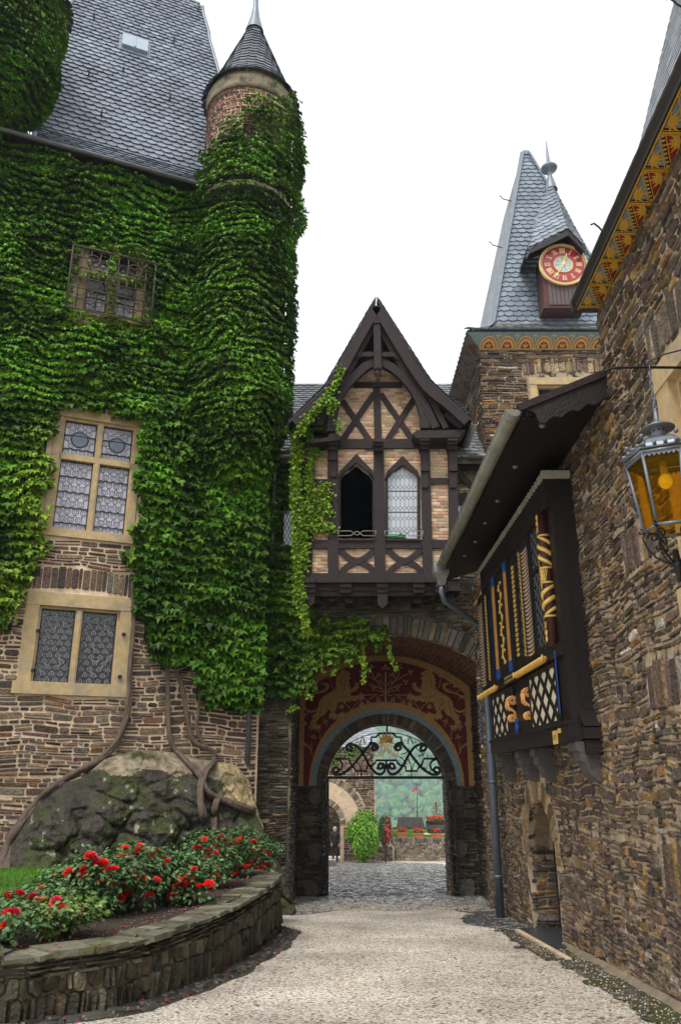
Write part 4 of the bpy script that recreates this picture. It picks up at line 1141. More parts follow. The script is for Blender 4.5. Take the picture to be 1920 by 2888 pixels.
# roof of the gatehouse
def GRf(u, v, d): return (u, YF - .45 + v * .70 - d * .714, GE - .05 + v * .714 + d * .70)
def rngG(v): return (-3.2, 5.6) if v < 6.6 else None
V = []; F = []; C = []
slates(V, F, C, GRf, 0, 6.6, rngG, row=.22, wid=.28, seed=15, base=(.20, .21, .22), lift=.03)
slate_obj('slate_roof', gate_h, (V, F, C))
mb = MB(); mb.prism([GRf(-3.2, -.02, -.02), GRf(5.6, -.02, -.02), GRf(5.6, 6.7, -.02), GRf(-3.2, 6.7, -.02)], (0, .05, -.12))
mb.prism([GRf(-3.2, 6.7, -.02), GRf(5.6, 6.7, -.02), (5.6, 29, GE - .05), (-3.2, 29, GE - .05)], (0, 0, -.12)); mb.build('roof_deck', 'mortar_black', gate_h)
mb = MB(); gutter(mb, (-3, YF - .55, GE - .02), (-.95, YF - .55, GE - .02), .09); mb.build('gutter', 'zinc', gate_h); mb = MB(); gutter(mb, (3.4, YF - .55, GE - .02), (4.35, YF - .55, GE - .02), .09)
mb.build('gutter', 'zinc', gate_h)
mb = MB(); mb.tube([(-1.75, YF - .55, GE - .1), (-1.75, YF - .5, GE - .4), (-1.78, YF - .14, GE - .7), (-1.78, YF - .14, 7)], .05, 8); dpx = mb.build('downpipe', 'zinc'); tag(dpx, 'short downpipe below the gutter at the ivy edge of the gatehouse', 'drainpipe')
mb = MB(); _a = at_y(1388, 1290, YF - .3)
mb.tube([(_a.x, YF - .5, GE - .1), (_a.x, YF - .5, GE - .2), (_a.x + .02, YF - .14, GE - .4), (_a.x + .02, YF - .14, 5.5)], .05, 8); dpx = mb.build('downpipe', 'zinc'); tag(dpx, 'grey downpipe between the half-timbered oriel and the clock tower', 'drainpipe')
# timber strip right of the oriel
mb = MB(); nF = (0, -1, 0)
def fq(px, py): return at_y(px, py, YF - .03)
def tb(a, b, w, d=.05): mb.beam(fq(*a), fq(*b), w, d, nF)
tb((1285, 1405), (1372, 1405), .26); tb((1285, 1318), (1378, 1318), .22, .06); tb((1360, 1310), (1352, 1560), .22); tb((1288, 1330), (1350, 1395), .16, .045); tb((1285, 1575), (1365, 1575), .25)
mb.build('timber_frame', 'timber', gate_h)
def bricks(mb, f, u0, u1, v0, v1, inside=None, bh=.085, bl=.26, seed=1, d=.012, pal=None, m_=.016):
    rnd = random.Random(seed); v = v0; k = 0
    pal = pal or [(.52, .30, .18), (.58, .38, .22), (.48, .25, .15), (.60, .42, .24), (.42, .28, .16), (.55, .36, .25), (.50, .40, .22)]
    while v < v1 - .02:
        u = u0 - (k % 2) * bl * .5 - rnd.random() * .05
        while u < u1:
            w = bl * rnd.uniform(.85, 1.1); a = max(u, u0); b = min(u + w, u1); vm = min(v + bh, v1)
            if b - a > .04 and (inside is None or inside((a + b) / 2, (v + vm) / 2)):
                j = rnd.uniform(-.006, .006); dd = d * rnd.uniform(.5, 1.4); e = .008
                A = [(a + m_ / 2, v + m_ / 2 + j), (b - m_ / 2, v + m_ / 2 - j), (b - m_ / 2, vm - m_ / 2 - j), (a + m_ / 2, vm - m_ / 2 + j)]
                V = [f(x, y, 0) for x, y in A] + [f(x + (e if i in (0, 3) else -e), y + (e if i < 2 else -e), dd) for i, (x, y) in enumerate(A)]
                mb.add(V, [(4, 5, 6, 7)] + [(i, (i + 1) % 4, 4 + (i + 1) % 4, 4 + i) for i in range(4)], pick(pal, rnd))
            u += w
        v += bh; k += 1
mb = MB(); _b = fq(1290, 1400); bricks(mb, FW, 2.95, 4.2, 7.7, 9.2, seed=3, d=.03); mb.build('brick_infill', 'brick', gate_h, attr=True)

# ================================================================== half-timbered oriel
YO = 18.9
ori = thing('half_timbered_oriel', 'half-timbered brick oriel bay with steep gable above the archway', 'oriel', (1.1, YO, 6.2))
def OC(cx, cy, d=0): 
    p = at_y(780 + cx / 2.45, 820 + cy / 2.45, YO - d); return (p.x, YO - d, p.z)
def OW(u, v, d): return (u, YO - d, v)
def ouv(cx, cy): p = OC(cx, cy); return (p[0], p[2])
x0, zb = ouv(208, 1990); x1, _ = ouv(1250, 1700)
ztop = ouv(600, 1060)[1]
# windows as pointed shapes
def pointed(cxa, cxb, cyb, cysh, cytop):
    m_ = (cxa + cxb) / 2; h = cysh - cytop
    return [(cxa, cyb), (cxa, cysh), (cxa + (m_ - cxa) * .25, cysh - h * .38), (cxa + (m_ - cxa) * .55, cysh - h * .58), (cxa + (m_ - cxa) * .85, cysh - h * .88), (m_, cytop),
            (cxb - (m_ - cxa) * .85, cysh - h * .88), (cxb - (m_ - cxa) * .55, cysh - h * .58), (cxb - (m_ - cxa) * .25, cysh - h * .38), (cxb, cysh), (cxb, cyb)]
WL = pointed(432, 670, 1722, 1300, 1195); WR = pointed(757, 978, 1716, 1300, 1210)
mb = MB()
gab = [(x0, zb), (x1, zb), (x1, ztop), ouv(1010, 1040), ouv(1010, 900), ouv(930, 660), ouv(700, 470), ouv(460, 660), ouv(390, 900), ouv(385, 1040), (x0, ztop)]
wall_panel(mb, OW, gab, [[ouv(*p) for p in WL], [ouv(*p) for p in WR]], .2)
mb.build('panel_wall', 'brick_mortar', ori)
# body behind the face (sides, floor)
mb = MB(); mb.box((x0, YO + .2, zb - .05), (x0 + .15, YF + .1, ztop)); mb.box((x1 - .15, YO + .2, zb - .05), (x1, YF + .1, ztop)); mb.box((x0, YO + .01, zb - .3), (x1, YF, zb - .06)); mb.build('side_wall', 'timber', ori)
mb = MB(); mb.box((x0 + .16, YO + .9, zb), (x1 - .16, YO + .94, ztop)); mb.build('room_interior', 'dark_void', ori)
def in_g(u, v):
    x, y = [float(q) for q in proj((u, YO, v))]; cx, cy = (x - 780) * 2.45, (y - 820) * 2.45
    if inpoly([cx], [cy], [(p[0] + (-34 if p[0] < (WL[0][0] + WL[-1][0]) / 2 else 34), p[1] - 14) for p in WL])[0]: return False
    if inpoly([cx], [cy], [(p[0] + (-34 if p[0] < (WR[0][0] + WR[-1][0]) / 2 else 34), p[1] - 14) for p in WR])[0]: return False
    if cy < 1040 and not inpoly([cx], [cy], [(385, 1060), (390, 900), (460, 670), (700, 480), (930, 670), (1010, 900), (1015, 1060)])[0]: return False
    return True
mb = MB(); bricks(mb, OW, x0, x1, zb, ouv(700, 490)[1], in_g, bh=.088, bl=.27, seed=9)
mb.build('brick_infill', 'brick', ori, attr=True)
# timbers: (a, b, width m, depth m)
mb = MB()
def T(a, b, w, d=.09, base=0, ext=0): mb.beam(OC(*a, base), OC(*b, base), w, d, nF, ext=ext)
T((222, 1970), (245, 1060), .17); T((391, 1970), (388, 1040), .27, .11); T((712, 1970), (703, 1060), .27, .10); T((1042, 1970), (1022, 1050), .24, .11); T((1224, 1975), (1210, 1050), .24, .12)
T((205, 1757), (1225, 1755), .22, .08); T((238, 1330), (362, 1330), .17, .07); T((1052, 1322), (1180, 1318), .17, .07)
T((240, 1068), (1180, 1062), .26, .085)
T((196, 1993), (1170, 1990), .24, .14); 
T((700, 1040), (690, 680), .19, .07)
T((530, 655), (865, 655), .16, .06)
for a, b in (((455, 765), (640, 1035)), ((672, 715), (455, 1035)), ((716, 715), (935, 1030)), ((945, 755), (765, 1035))): T(a, b, .15, .055 if a[0] in (455, 716) else .065)
# curved crosses under the windows
for P in ([(430, 1788), (500, 1850), (580, 1880), (640, 1910), (682, 1965)], [(680, 1788), (610, 1850), (540, 1880), (480, 1915), (440, 1965)], [(765, 1788), (830, 1850), (900, 1875), (960, 1905), (1010, 1960)], [(1005, 1785), (930, 1850), (870, 1880), (810, 1915), (765, 1965)]):
    mb.ribbon([OC(*p) for p in curve(P, 4)], .15, .05 if P[0][0] in (430, 765) else .062, nF)
mb.build('timber_frame', 'timber', ori)
# lower moulded beam with carved corbels
mb = MB()
mb.prism([OC(215, 2012, -.05), OC(1150, 2010, -.05), OC(1150, 2105, -.05), OC(235, 2110, -.05)], (0, .3, 0))
for cx in (232, 478, 730, 980, 1130):
    for k, (a, b, d) in enumerate(((1995, 2030, .22), (2034, 2060, .17), (2062, 2092, .11))):
        mb.prism([OC(cx - 38, a, 0), OC(cx + 38, a, 0), OC(cx + 36, b, 0), OC(cx - 36, b, 0)], (0, -d, 0))
mb.prism([OC(695, 2095, -.1), OC(765, 2095, -.1), OC(760, 2180, -.1), OC(728, 2205, -.1), OC(698, 2180, -.1)], (0, -.18, 0))
mb.prism([OC(205, 2095, -.1), OC(268, 2095, -.1), OC(262, 2165, -.1), OC(235, 2190, -.1), OC(210, 2165, -.1)], (0, -.15, 0))
mb.build('corbel_beam', 'timber', ori)
# joists back to the wall under the oriel
for xx in np.linspace(x0 + .2, x1 - .2, 5): mb = MB(); mb.box((xx - .1, YO + .3, zb - .55), (xx + .1, YF + .1, zb - .3)); mb.build('joist', 'timber_black', ori)
# window frames
def frame_strip(mb, P, w, d0, d1, base=0, closed=False):
    for a, b in zip(P[:-1], P[1:]): mb.beam(OC(*a, d0), OC(*b, d0), w, d1 - d0, nF, ext=.012)
for P, nm in ((WL, 'open'), (WR, 'glazed')):
    wd = MB(); frame_strip(wd, P, .07, -.12, .03)
    wo_ = wd.build('window_frame', 'timber', ori)
    m_ = (P[0][0] + P[-1][0]) / 2; top = P[5][1]; hd = MB()
    H = [(P[0][0] - 12, P[1][1] + 5), (P[0][0] + 4, P[1][1] - 45), (m_, top - 62), (P[-1][0] - 4, P[1][1] - 45), (P[-1][0] + 12, P[1][1] + 5)]
    inn = P[1:-1]
    poly = H + list(reversed([(x, y) for x, y in inn]))
    hd.prism([OC(x, y, 0) for x, y in poly], (0, -.075, 0)); hd.build('window_hood', 'timber', wo_)
    hd = MB(); hd.prism([OC(P[0][0] - 8, 1722, 0), OC(P[-1][0] + 8, 1722, 0), OC(P[-1][0] + 8, 1736, 0), OC(P[0][0] - 8, 1736, 0)], (0, -.13, 0)); hd.build('window_sill', 'timber', wo_)
    if nm == 'glazed':
        gp = MB(); V = [OC(x, y, -.08) for x, y in P]; tri = tessellate_polygon([[Vector(v) for v in V]]); gp.add(V, [tuple(t) for t in tri])
        M['glass_sky_white'] = mat('sky_white_leaded_glass', (.50, .53, .58), rough=.25, var=.08, vscale=4, bump=.1, spec=.8)  # whitish base colour paints reflected sky into the pane
        gp.build('glass', 'glass_sky_white', wo_)
        cm = MB()
        L0, R0 = P[0][0] + 6, P[-1][0] - 6; st = (R0 - L0) / 7
        nrow = 7; hh = 500 / 7
        for j in range(nrow + 1):
            y = 1716 - j * hh
            if y > 1240:
                for i in range(8):
                    x = L0 + i * st
                    def ok(px_, py_): return inpoly([px_], [py_], P)[0]
                    a = (x, y - hh * .2); b = (x, y - hh * .8)
                    if ok(*a) and ok(*b): cm.beam(OC(*a, -.08), OC(*b, -.08), .008, .006, nF)
                    for sx in (-1, 1):
                        c_ = (x + sx * st * .5, y); 
                        if ok(*c_) and ok(*a): cm.beam(OC(*a, -.08), OC(*c_, -.08), .007, .006, nF)
                        c_ = (x + sx * st * .5, y - hh)
                        if ok(*c_) and ok(*b): cm.beam(OC(*b, -.08), OC(*c_, -.08), .007, .006, nF)
        for y in (1385, 1530): cm.beam(OC(P[0][0], y, -.08), OC(P[-1][0], y, -.08), .02, .012, nF)
        cm.build('lead_came', 'lead_came', wo_)
for (a, b) in ((425, 684), (748, 1008)):
    mb = MB(); m_ = (a + b) / 2
    for y in (1660, 1693): mb.tube([OC(a, y, .14), OC(m_ - 45, y, .14), OC(m_ - 18, 1676, .14)], .012, 6); mb.tube([OC(b, y, .14), OC(m_ + 45, y, .14), OC(m_ + 18, 1676, .14)], .012, 6)
    mb.tube([OC(m_ + 18 * math.cos(t), 1676 + 12 * math.sin(t), .14) for t in np.linspace(0, 6.28, 12, endpoint=False)], .011, 6, closed=True)
    mb.tube([OC(a, 1655, .14), OC(a, 1700, .14), OC(a, 1700, .0)], .012, 6); mb.tube([OC(b, 1655, .14), OC(b, 1700, .14), OC(b, 1700, .0)], .012, 6)
    mb.build('window_railing', mat('pale_iron_rail', (.25, .23, .2), rough=.5, metal=.4, var=.2) if a < 500 else bpy.data.materials['pale_iron_rail'], ori)
# flower box behind the glazed window's rail
mb = MB(); mb.prism([OC(765, 1690, .02), OC(890, 1690, .02), OC(890, 1712, .02), OC(765, 1712, .02)], (0, -.1, 0)); fb = mb.build('flower_box', mat('green_plastic', (.03, .28, .10), rough=.4, var=.1)); tag(fb, 'small green box on the sill of the glazed oriel window', 'flower box')
# gable timbers, further out
YG = 18.35
def GC(cx, cy, d=0): 
    p = at_y(780 + cx / 2.45, 820 + cy / 2.45, YG - d); return (p.x, YG - d, p.z)
mb = MB()
def T2(a, b, w, d=.12, base=0, ext=0): mb.beam(GC(*a, base), GC(*b, base), w, d, nF, ext=ext)
for P in ([(688, 128), (860, 420), (1030, 675), (1180, 800), (1312, 920)], [(688, 128), (520, 430), (372, 690), (250, 810), (120, 925)]):
    mb.ribbon([GC(*p, .05) for p in curve(P, 4)], .27, .16, nF)
mb.build('barge_board', 'timber', ori)
mb = MB()
for P in ([(722, 285), (860, 520), (985, 735), (1095, 960)], [(650, 285), (520, 520), (400, 720), (290, 935)]):
    mb.ribbon([GC(*p, -.12) for p in curve(P, 4)], .20, .14, nF)
T2((690, 215), (697, 560), .19, .16, .0); T2((562, 450), (832, 452), .14, .1, -.03)
T2((550, 470), (590, 455), .1, .09, -.03); T2((800, 455), (845, 480), .1, .09, -.03)
cr = [(380, 985), (385, 900), (410, 790), (455, 700), (520, 625), (600, 550), (682, 505)]; cl = [(708, 505), (790, 545), (870, 610), (945, 700), (990, 790), (1015, 880), (1022, 965)]
for P in (cr, cl): mb.ribbon([GC(*p, -.15) for p in curve(P, 4)], .23, .16, nF)
T2((1040, 860), (1065, 960), .1, .1, -.14); T2((1160, 860), (1270, 950), .13, .1, -.1); T2((1020, 680), (1165, 960), .15, .12, -.13); T2((385, 700), (275, 940), .15, .12, -.13)
mb.build('gable_truss', 'timber', ori)
# pendants
for (cx, cy, s_) in ((697, 560, 1), (688, 215, 1.1)):
    mb = MB(); c = GC(cx, cy); k = .01 * 0 + s_
    mb.lathe([(.11 * k, .12), (.12 * k, .02), (.07 * k, -.03), (.10 * k, -.12), (.05 * k, -.24), (.06 * k, -.28), (.01, -.36)], (c[0], c[1] - .08, c[2]), 8, smooth=False); mb.build('pendant', 'timber', ori)
mb = MB(); mb.prism([GC(660, 150, .2), GC(712, 150, .2), GC(712, 220, .2), GC(664, 220, .2)], (0, .12, 0)); mb.build('apex_block', 'timber', ori)
# eaves plates and carved brackets at the foot of the gable
mb = MB()
mb.prism([GC(940, 985, .0), GC(965, 965, 0), GC(1305, 960, 0), GC(1255, 1012, 0), GC(960, 1018, 0)], (0, .55, 0))
mb.prism([GC(440, 1005, .0), GC(420, 985, 0), GC(365, 985, 0), GC(355, 1010, 0), GC(215, 1035, 0), GC(245, 1052, 0), GC(440, 1030, 0)], (0, .55, 0))
for cx, top in ((390, 1015), (703, 1020), (1022, 1012), (1215, 1012)):
    mb.build('eaves_plate', 'timber', ori); mb = MB()
    for k, (a, b, w, d) in enumerate(((0, 22, 36, .02), (24, 48, 33, .10), (50, 82, 30, .22))):
        mb.prism([GC(cx - w, top + a, -d), GC(cx + w, top + a, -d), GC(cx + w, top + b, -d), GC(cx - w, top + b, -d)], (0, .55 - d + .02, 0))
mb.build('eaves_plate', 'timber', ori)
for cx, yb in ((390, 1290), (1022, 1365), (1215, 1365)):
    mb = MB(); mb.prism([OC(cx - 28, 1085, .11), OC(cx + 28, 1085, .11), OC(cx + 28, yb - 110, .11), OC(cx - 28, yb - 110, .11)], (0, -.12, 0))
    mb.prism([OC(cx - 26, yb - 105, .11), OC(cx + 26, yb - 105, .11), OC(cx + 24, yb, .11), OC(cx - 24, yb, .11)], (0, -.06, 0)); mb.build('eaves_bracket', 'timber', ori)
# gable roof slopes with slates, kinked at the foot
def side_roof(sgn):
    P = [(688, 98), (1045, 655), (1335, 925)] if sgn > 0 else [(688, 98), (342, 695), (95, 935)]
    W3_ = [Vector(GC(*p)) for p in P]
    L1 = (W3_[1] - W3_[0]).length; L2 = (W3_[2] - W3_[1]).length; tot = L1 + L2
    def f(u, v, d):            # v upward from eave; u back from the front edge
        s_ = tot - v
        if s_ < L1: a = W3_[0] + (W3_[1] - W3_[0]) * (s_ / L1); t = (W3_[1] - W3_[0]).normalized()
        else: a = W3_[1] + (W3_[2] - W3_[1]) * ((s_ - L1) / L2); t = (W3_[2] - W3_[1]).normalized()
        n_ = Vector((-t.z, 0, t.x)) * (-1 if sgn > 0 else 1)
        if n_.z < 0: n_ = -n_
        p = a + n_ * (d + .06); return (p.x, YG - .12 + u, p.z)
    V = []; F = []; C = []
    slates(V, F, C, f, 0, tot, lambda v: (-.12, 7.0), row=.2, wid=.26, seed=70 + sgn, base=(.12, .12, .14), lift=.03)
    slate_obj('gable_slates', ori, (V, F, C))
    mb = MB(); mb.prism([f(-.1, 0, -.02), f(-.1, L2, -.02), f(7, L2, -.02), f(7, 0, -.02)], (0, 0, -.06)); mb.prism([f(-.1, L2, -.02), f(-.1, tot, -.02), f(7, tot, -.02), f(7, L2, -.02)], (0, 0, -.06))
    mb.build('roof_boards', 'timber_black', ori)
    e = f(-.05, -.03, -.05); e2 = f(1.0, -.03, -.05)
    return e, e2
_, _ = side_roof(-1)
e, e2 = side_roof(1)
mb = MB(); gutter(mb, (e[0] + .07, e[1], e[2] + .02), (e[0] + .07, e[1] + 1.5, e[2] + .02), .10); mb.build('gutter', 'zinc', ori)
# near-black sheet closing the gable between truss and wall
mb = MB(); mb.prism([OC(130, 980, -.14), OC(688, 140, -.14), OC(1300, 975, -.14)], (0, .05, 0)); mb.build('gable_backing', 'timber_black', ori)

# small leaded windows either side of the oriel
def small_win(x0_, x1_, y0_, y1_, label, dark=False):
    a = fq(x0_, (y0_ + y1_) / 2); b = fq(x1_, (y0_ + y1_) / 2); c = fq((x0_ + x1_) / 2, y1_); t = fq((x0_ + x1_) / 2, y0_)
    w = thing('leaded_window', label, 'window', (a.x, YF, c.z)); mb = MB()
    mb.box((a.x, YF - .05, c.z), (b.x, YF - .03, t.z)); mb.build('glass', 'glass_sky_white', w)
    mb = MB()
    for (p, q) in (((a.x, c.z), (b.x, c.z)), ((b.x, c.z), (b.x, t.z)), ((b.x, t.z), (a.x, t.z)), ((a.x, t.z), (a.x, c.z))): mb.beam((p[0], YF - .03, p[1]), (q[0], YF - .03, q[1]), .09, .07, nF, ext=.04)
    mb.build('window_frame', 'timber', w)
    mb = MB(); n = 4; m = 5; du = (b.x - a.x) / n; dv = (t.z - c.z) / m
    for i in range(n):
        for j in range(m):
            x_, z_ = a.x + i * du, c.z + j * dv
            mb.beam((x_, YF - .05, z_ + dv / 2), (x_ + du / 2, YF - .05, z_), .016, .008, nF); mb.beam((x_ + du / 2, YF - .05, z_), (x_ + du, YF - .05, z_ + dv / 2), .016, .008, nF)
            mb.beam((x_ + du, YF - .05, z_ + dv / 2), (x_ + du / 2, YF - .05, z_ + dv), .016, .008, nF); mb.beam((x_ + du / 2, YF - .05, z_ + dv), (x_, YF - .05, z_ + dv / 2), .016, .008, nF)
    mb.build('lead_came', 'lead_came', w)
small_win(1288, 1342, 1422, 1548, 'small leaded window in the timber strip right of the oriel')
small_win(795, 833, 1436, 1545, 'narrow leaded window half hidden by ivy left of the oriel')

# ivy over the left part of the gatehouse, and the bright trails on the oriel
IVG = [(700, 1330), (760, 1290), (800, 1290), (815, 1225), (870, 1200), (905, 1230), (885, 1300), (880, 1500), (885, 1700), (905, 1760), (960, 1740), (1010, 1755), (1075, 1770), (1110, 1790), (1060, 1815), (1020, 1800), (990, 1830), (1000, 1860), (960, 1850), (930, 1880), (900, 1850), (880, 1900), (880, 1955), (860, 1925), (850, 1990), (800, 2000), (780, 1970), (740, 2010), (700, 1990)]
def npF(u, v, d): return np.stack([u, YF - d, v], 1)
def nFr(u, v): return np.repeat(np.array([[0., -1., 0.]]), len(u), 0)
def br_g(u, v, x, y, d):
    e = np.clip((x - 800) / 60, 0, 1) * (y < 1800) * .35 + (y > 1790) * (x > 860) * .35 + (NR.rand(len(u)) < .04) * .6
    return np.clip(e * (NR.rand(len(u)) < .7), 0, 1)
winL = [(792, 1432), (836, 1432), (836, 1548), (792, 1548)]
tp = ivy_patch(npF, nFr, -2.2, 1.6, 3.6, 10.2, 760, IVG, size=(.12, .2), brightf=br_g, dvar=.3, seedk=4, holes=[winL])
iv4 = thing('climbing_ivy', 'ivy draping the gatehouse wall left of and over the archway', 'ivy', (-1, YF, 4))
leaves('foliage', *tp[:3], tp[3], 'leaf', iv4)
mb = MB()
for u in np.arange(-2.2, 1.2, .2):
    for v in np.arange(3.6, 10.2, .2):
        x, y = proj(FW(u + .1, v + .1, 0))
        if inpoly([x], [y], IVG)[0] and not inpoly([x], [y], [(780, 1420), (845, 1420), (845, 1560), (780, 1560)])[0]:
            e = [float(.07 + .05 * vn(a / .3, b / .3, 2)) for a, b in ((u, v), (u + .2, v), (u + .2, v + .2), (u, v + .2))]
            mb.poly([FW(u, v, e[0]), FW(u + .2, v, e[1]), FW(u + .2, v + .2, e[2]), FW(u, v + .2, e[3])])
mb.build('shade_backing', bpy.data.materials['ivy_shade_backing'], iv4)  # dark sheet, painted as the shade behind the gatehouse ivy
# trails: px path, plane offset, count, spread
def trail(paths, Y, name_par, spread=.05, dens=150, size=(.07, .12), bright=.85):
    Ps = []; 
    for path in paths:
        W_ = [np.array(at_y(x, y, Y)) for x, y in curve(path, 4)]; W_ = np.array(W_)
        seg = np.linalg.norm(np.diff(W_, axis=0), axis=1); L_ = seg.sum(); n = int(L_ * dens)
        t = NR.rand(n) * L_; cs = np.concatenate([[0], np.cumsum(seg)])
        P = np.stack([np.interp(t, cs, W_[:, k]) for k in range(3)], 1)
        P += NR.normal(0, 1, (n, 3)) * np.array([spread, spread * .5, spread]) ; P[:, 1] -= np.abs(NR.normal(0, .04, n))
        Ps.append(P)
        mbs.tube([tuple(p) for p in W_], .008, 4)
    P = np.concatenate(Ps); n = len(P)
    return leaves('foliage', P, nFr(P[:, 0], 0), NR.uniform(size[0], size[1], n), green(n, P, np.clip(NR.normal(bright, .2, n), 0, 1)), 'leaf', name_par)
iv5 = thing('ivy_trail', 'bright yellow-green ivy trails hanging down the left side of the oriel', 'ivy', (-.8, YO, 6))
mbs = MB()
A = [[(815, 1215), (845, 1260), (838, 1340), (850, 1450), (848, 1550), (843, 1650), (855, 1730), (862, 1780)], [(870, 1215), (880, 1280), (872, 1350), (878, 1430), (862, 1500), (858, 1600)], [(835, 1230), (830, 1400), (840, 1620), (852, 1700)], [(800, 1220), (870, 1190), (915, 1210)], [(880, 1240), (900, 1290)]]
trail(A, YO - .2, iv5, spread=.055, dens=360, bright=.65)
B = [[(870, 1460), (905, 1430), (930, 1400)], [(880, 1480), (925, 1440), (930, 1450)], [(860, 1500), (900, 1490), (945, 1490)], [(875, 1420), (915, 1375), (930, 1370)]]
trail(B, YO - .12, iv5, spread=.08, dens=260, bright=.9)
B = [[(835, 1230), (880, 1170), (920, 1120), (950, 1080), (960, 1040)], [(940, 1150), (936, 1130), (935, 1165)], [(955, 1190), (955, 1215)], [(860, 1200), (900, 1150), (930, 1130)]]
trail(B, YG - .22, iv5, spread=.06, dens=230, bright=.7)
mbs.tube([tuple(at_y(x, y, YO - .15)) for x, y in ((945, 1490), (965, 1500), (976, 1498))], .006, 4)
mbs.build('stem', 'bark', iv5)
iv6 = thing('ivy_trail', 'thin ivy strands dangling in front of the red painting', 'ivy', (0, YF, 4))
mbs = MB()
A = [[(1095, 1800), (1100, 1850), (1118, 1890)], [(1058, 1800), (1060, 1840)], [(1020, 1810), (1028, 1880), (1024, 1930)], [(1000, 1820), (1012, 1860), (1035, 1885), (1045, 1895)], [(960, 1830), (950, 1880), (935, 1905)], [(905, 1860), (915, 1905)], [(868, 1900), (865, 1950), (875, 1975)], [(980, 1800), (975, 1855), (995, 1885)], [(840, 1990), (808, 2010)], [(700, 1990), (698, 2060)], [(605, 1990), (606, 2050)]]
trail(A, YF - .12, iv6, spread=.03, dens=95, size=(.06, .10), bright=.8)
mbs.build('stem', 'bark', iv6)
# ================================================================== right house wall (runs away from the camera)
def wx(y):
    return 3.35 + .022 * (min(y, 11.2) - 9)
RT = 7.43      # top under the painted eaves
nR = (-1, 0, 0)
def RW(u, v, d): return (wx(u) - d, u, v)
DN, DF = 13.45, 15.35     # door opening near and far edges
def rx(px, py, X=None):
    X = X or 3.5
    for _ in range(5):
        p = at_x(px, py, X); X = wx(p.y)
    return p
hr_ = thing('stone_house', 'tall brown rubble-stone house filling the right side with painted eaves', 'house', (3.4, 9, -.5))
dtop = rx(1530, 2256).z; DR = (DF - DN) / 2; dspr = dtop - DR
dmid = (DN + DF) / 2
# near part up to the full height, far part lower
YC = 8.8
def archdoor(n=12): return [(dmid + DR * math.cos(a), dspr + DR * math.sin(a)) for a in np.linspace(0, math.pi, n + 1)]
wb = rx(1880, 1300); 
mb = MB()
WIN_R = (5.6, 7.08, 3.35, 5.5)
wall_panel(mb, RW, [(-8, -2), (-8, RT + .1), (YC, RT + .1), (YC, 6.4), (11.199, 6.4), (11.199, -2)], [[(WIN_R[0], WIN_R[2]), (WIN_R[1], WIN_R[2]), (WIN_R[1], WIN_R[3]), (WIN_R[0], WIN_R[3])]], .55)
mb.build('near_wall', 'mortar_dark', hr_)
mb = MB()
wall_panel(mb, RW, [(11.2, -2), (DN, -2)] + list(reversed(archdoor())) + [(DF, -2), (YF - .02, -2), (YF - .02, 6.4), (11.2, 6.4)], [], .38)
mb.build('far_wall', 'mortar_dark', hr_)
mb = MB(); mb.box((3.45, YC - .35, 6.2), (9, YC, RT + .1)); mb.build('end_wall', 'mortar_dark', hr_)
def in_rw(u, v):
    if WIN_R[0] - .25 < u < WIN_R[1] + .25 and WIN_R[2] - .25 < v < WIN_R[3] + .25: return False
    for (a, b, c, d_) in SOLD:
        if a - .02 < u < b + .02 and c - .03 < v < d_ + .03: return False
    if DN - .1 < u < DF + .12 and v < dspr: return False
    if math.hypot(u - dmid, v - dspr) < DR + .42 and v >= dspr: return False
    if u > 11.1 and u < 17.0 and 2.2 < v < 5.9: return False
    if v > 6.35 and u > YC: return False
    return True
SOLD = [(5.9, 8.6, 2.35, 2.85), (6.3, 8.9, .55, 1.05), (7.7, 8.9, 3.9, 4.4), (5.3, 7.4, 5.8, 6.25)]
rnd = random.Random(1)
mb = MB()
stones(mb, RW, 3.2, YF, -1.3, RT, in_rw, hr=(.045, .145), wr=(.09, .36), gap=.021, dep=.022, pal=PAL_RIGHT, seed=61, wav=.10, step=.05)
for i, (a, b, c, d_) in enumerate(SOLD): soldiers(mb, RW, a, b, c, d_, wid=.10, dep=.022, pal=PAL_RIGHT, seed=63 + i)
def RWd(u, v, d): return (3.40 - d, u, v) if True else None
voussoirs(mb, RW, dmid, dspr, DR, DR + .34, 0, math.pi, wid=.13, dep=.02, pal=[(.30, .20, .10), (.36, .25, .14), (.24, .16, .09), (.40, .27, .13)], seed=69)
mb.build('stonework', 'stone_warm', hr_, attr=True)
# door reveal: far jamb faces the camera
mb = MB(); mb.box((3.50, DF + .002, -1.2), (4.1, DF + .3, dtop + .1)); mb.box((4.0, DN - .1, -1.2), (4.1, DF, dtop + .1)); mb.build('door_reveal', mat('ochre_plaster', (.30, .22, .13), rough=.9, var=.3, vscale=5, bump=.5), hr_)
def JB(u, v, d): return (u, DF - d, v)
mb = MB(); stones(mb, JB, 3.48, 3.86, -1.0, dspr, lambda u, v: True, hr=(.07, .14), wr=(.12, .4), gap=.012, dep=.03, pal=PAL_RIGHT + PAL_GREY, seed=70)
mb.build('jamb_stonework', 'stone_warm', hr_, attr=True)
mb = MB(); q = archdoor(); vs_ = [(x, z) for x, z in q]
for i in range(len(q) - 1):
    (y0, z0), (y1, z1) = q[i], q[i + 1]; mb.prism([(3.52, y0, z0), (4.0, y0, z0), (4.0, y1, z1), (3.52, y1, z1)], (0, 0, .12))
mb.build('door_vault', 'sand', hr_)
dr = MB(); 
dr.prism([(3.84, DN + .02, -.9), (3.84, DF - .02, -.9), (3.84, DF - .02, dspr)] + [(3.84, y, z) for y, z in reversed(archdoor())][1:-1] + [(3.84, DN + .02, dspr)], (.06, 0, 0))
door = dr.build('door', 'timber', hr_)
mb = MB()
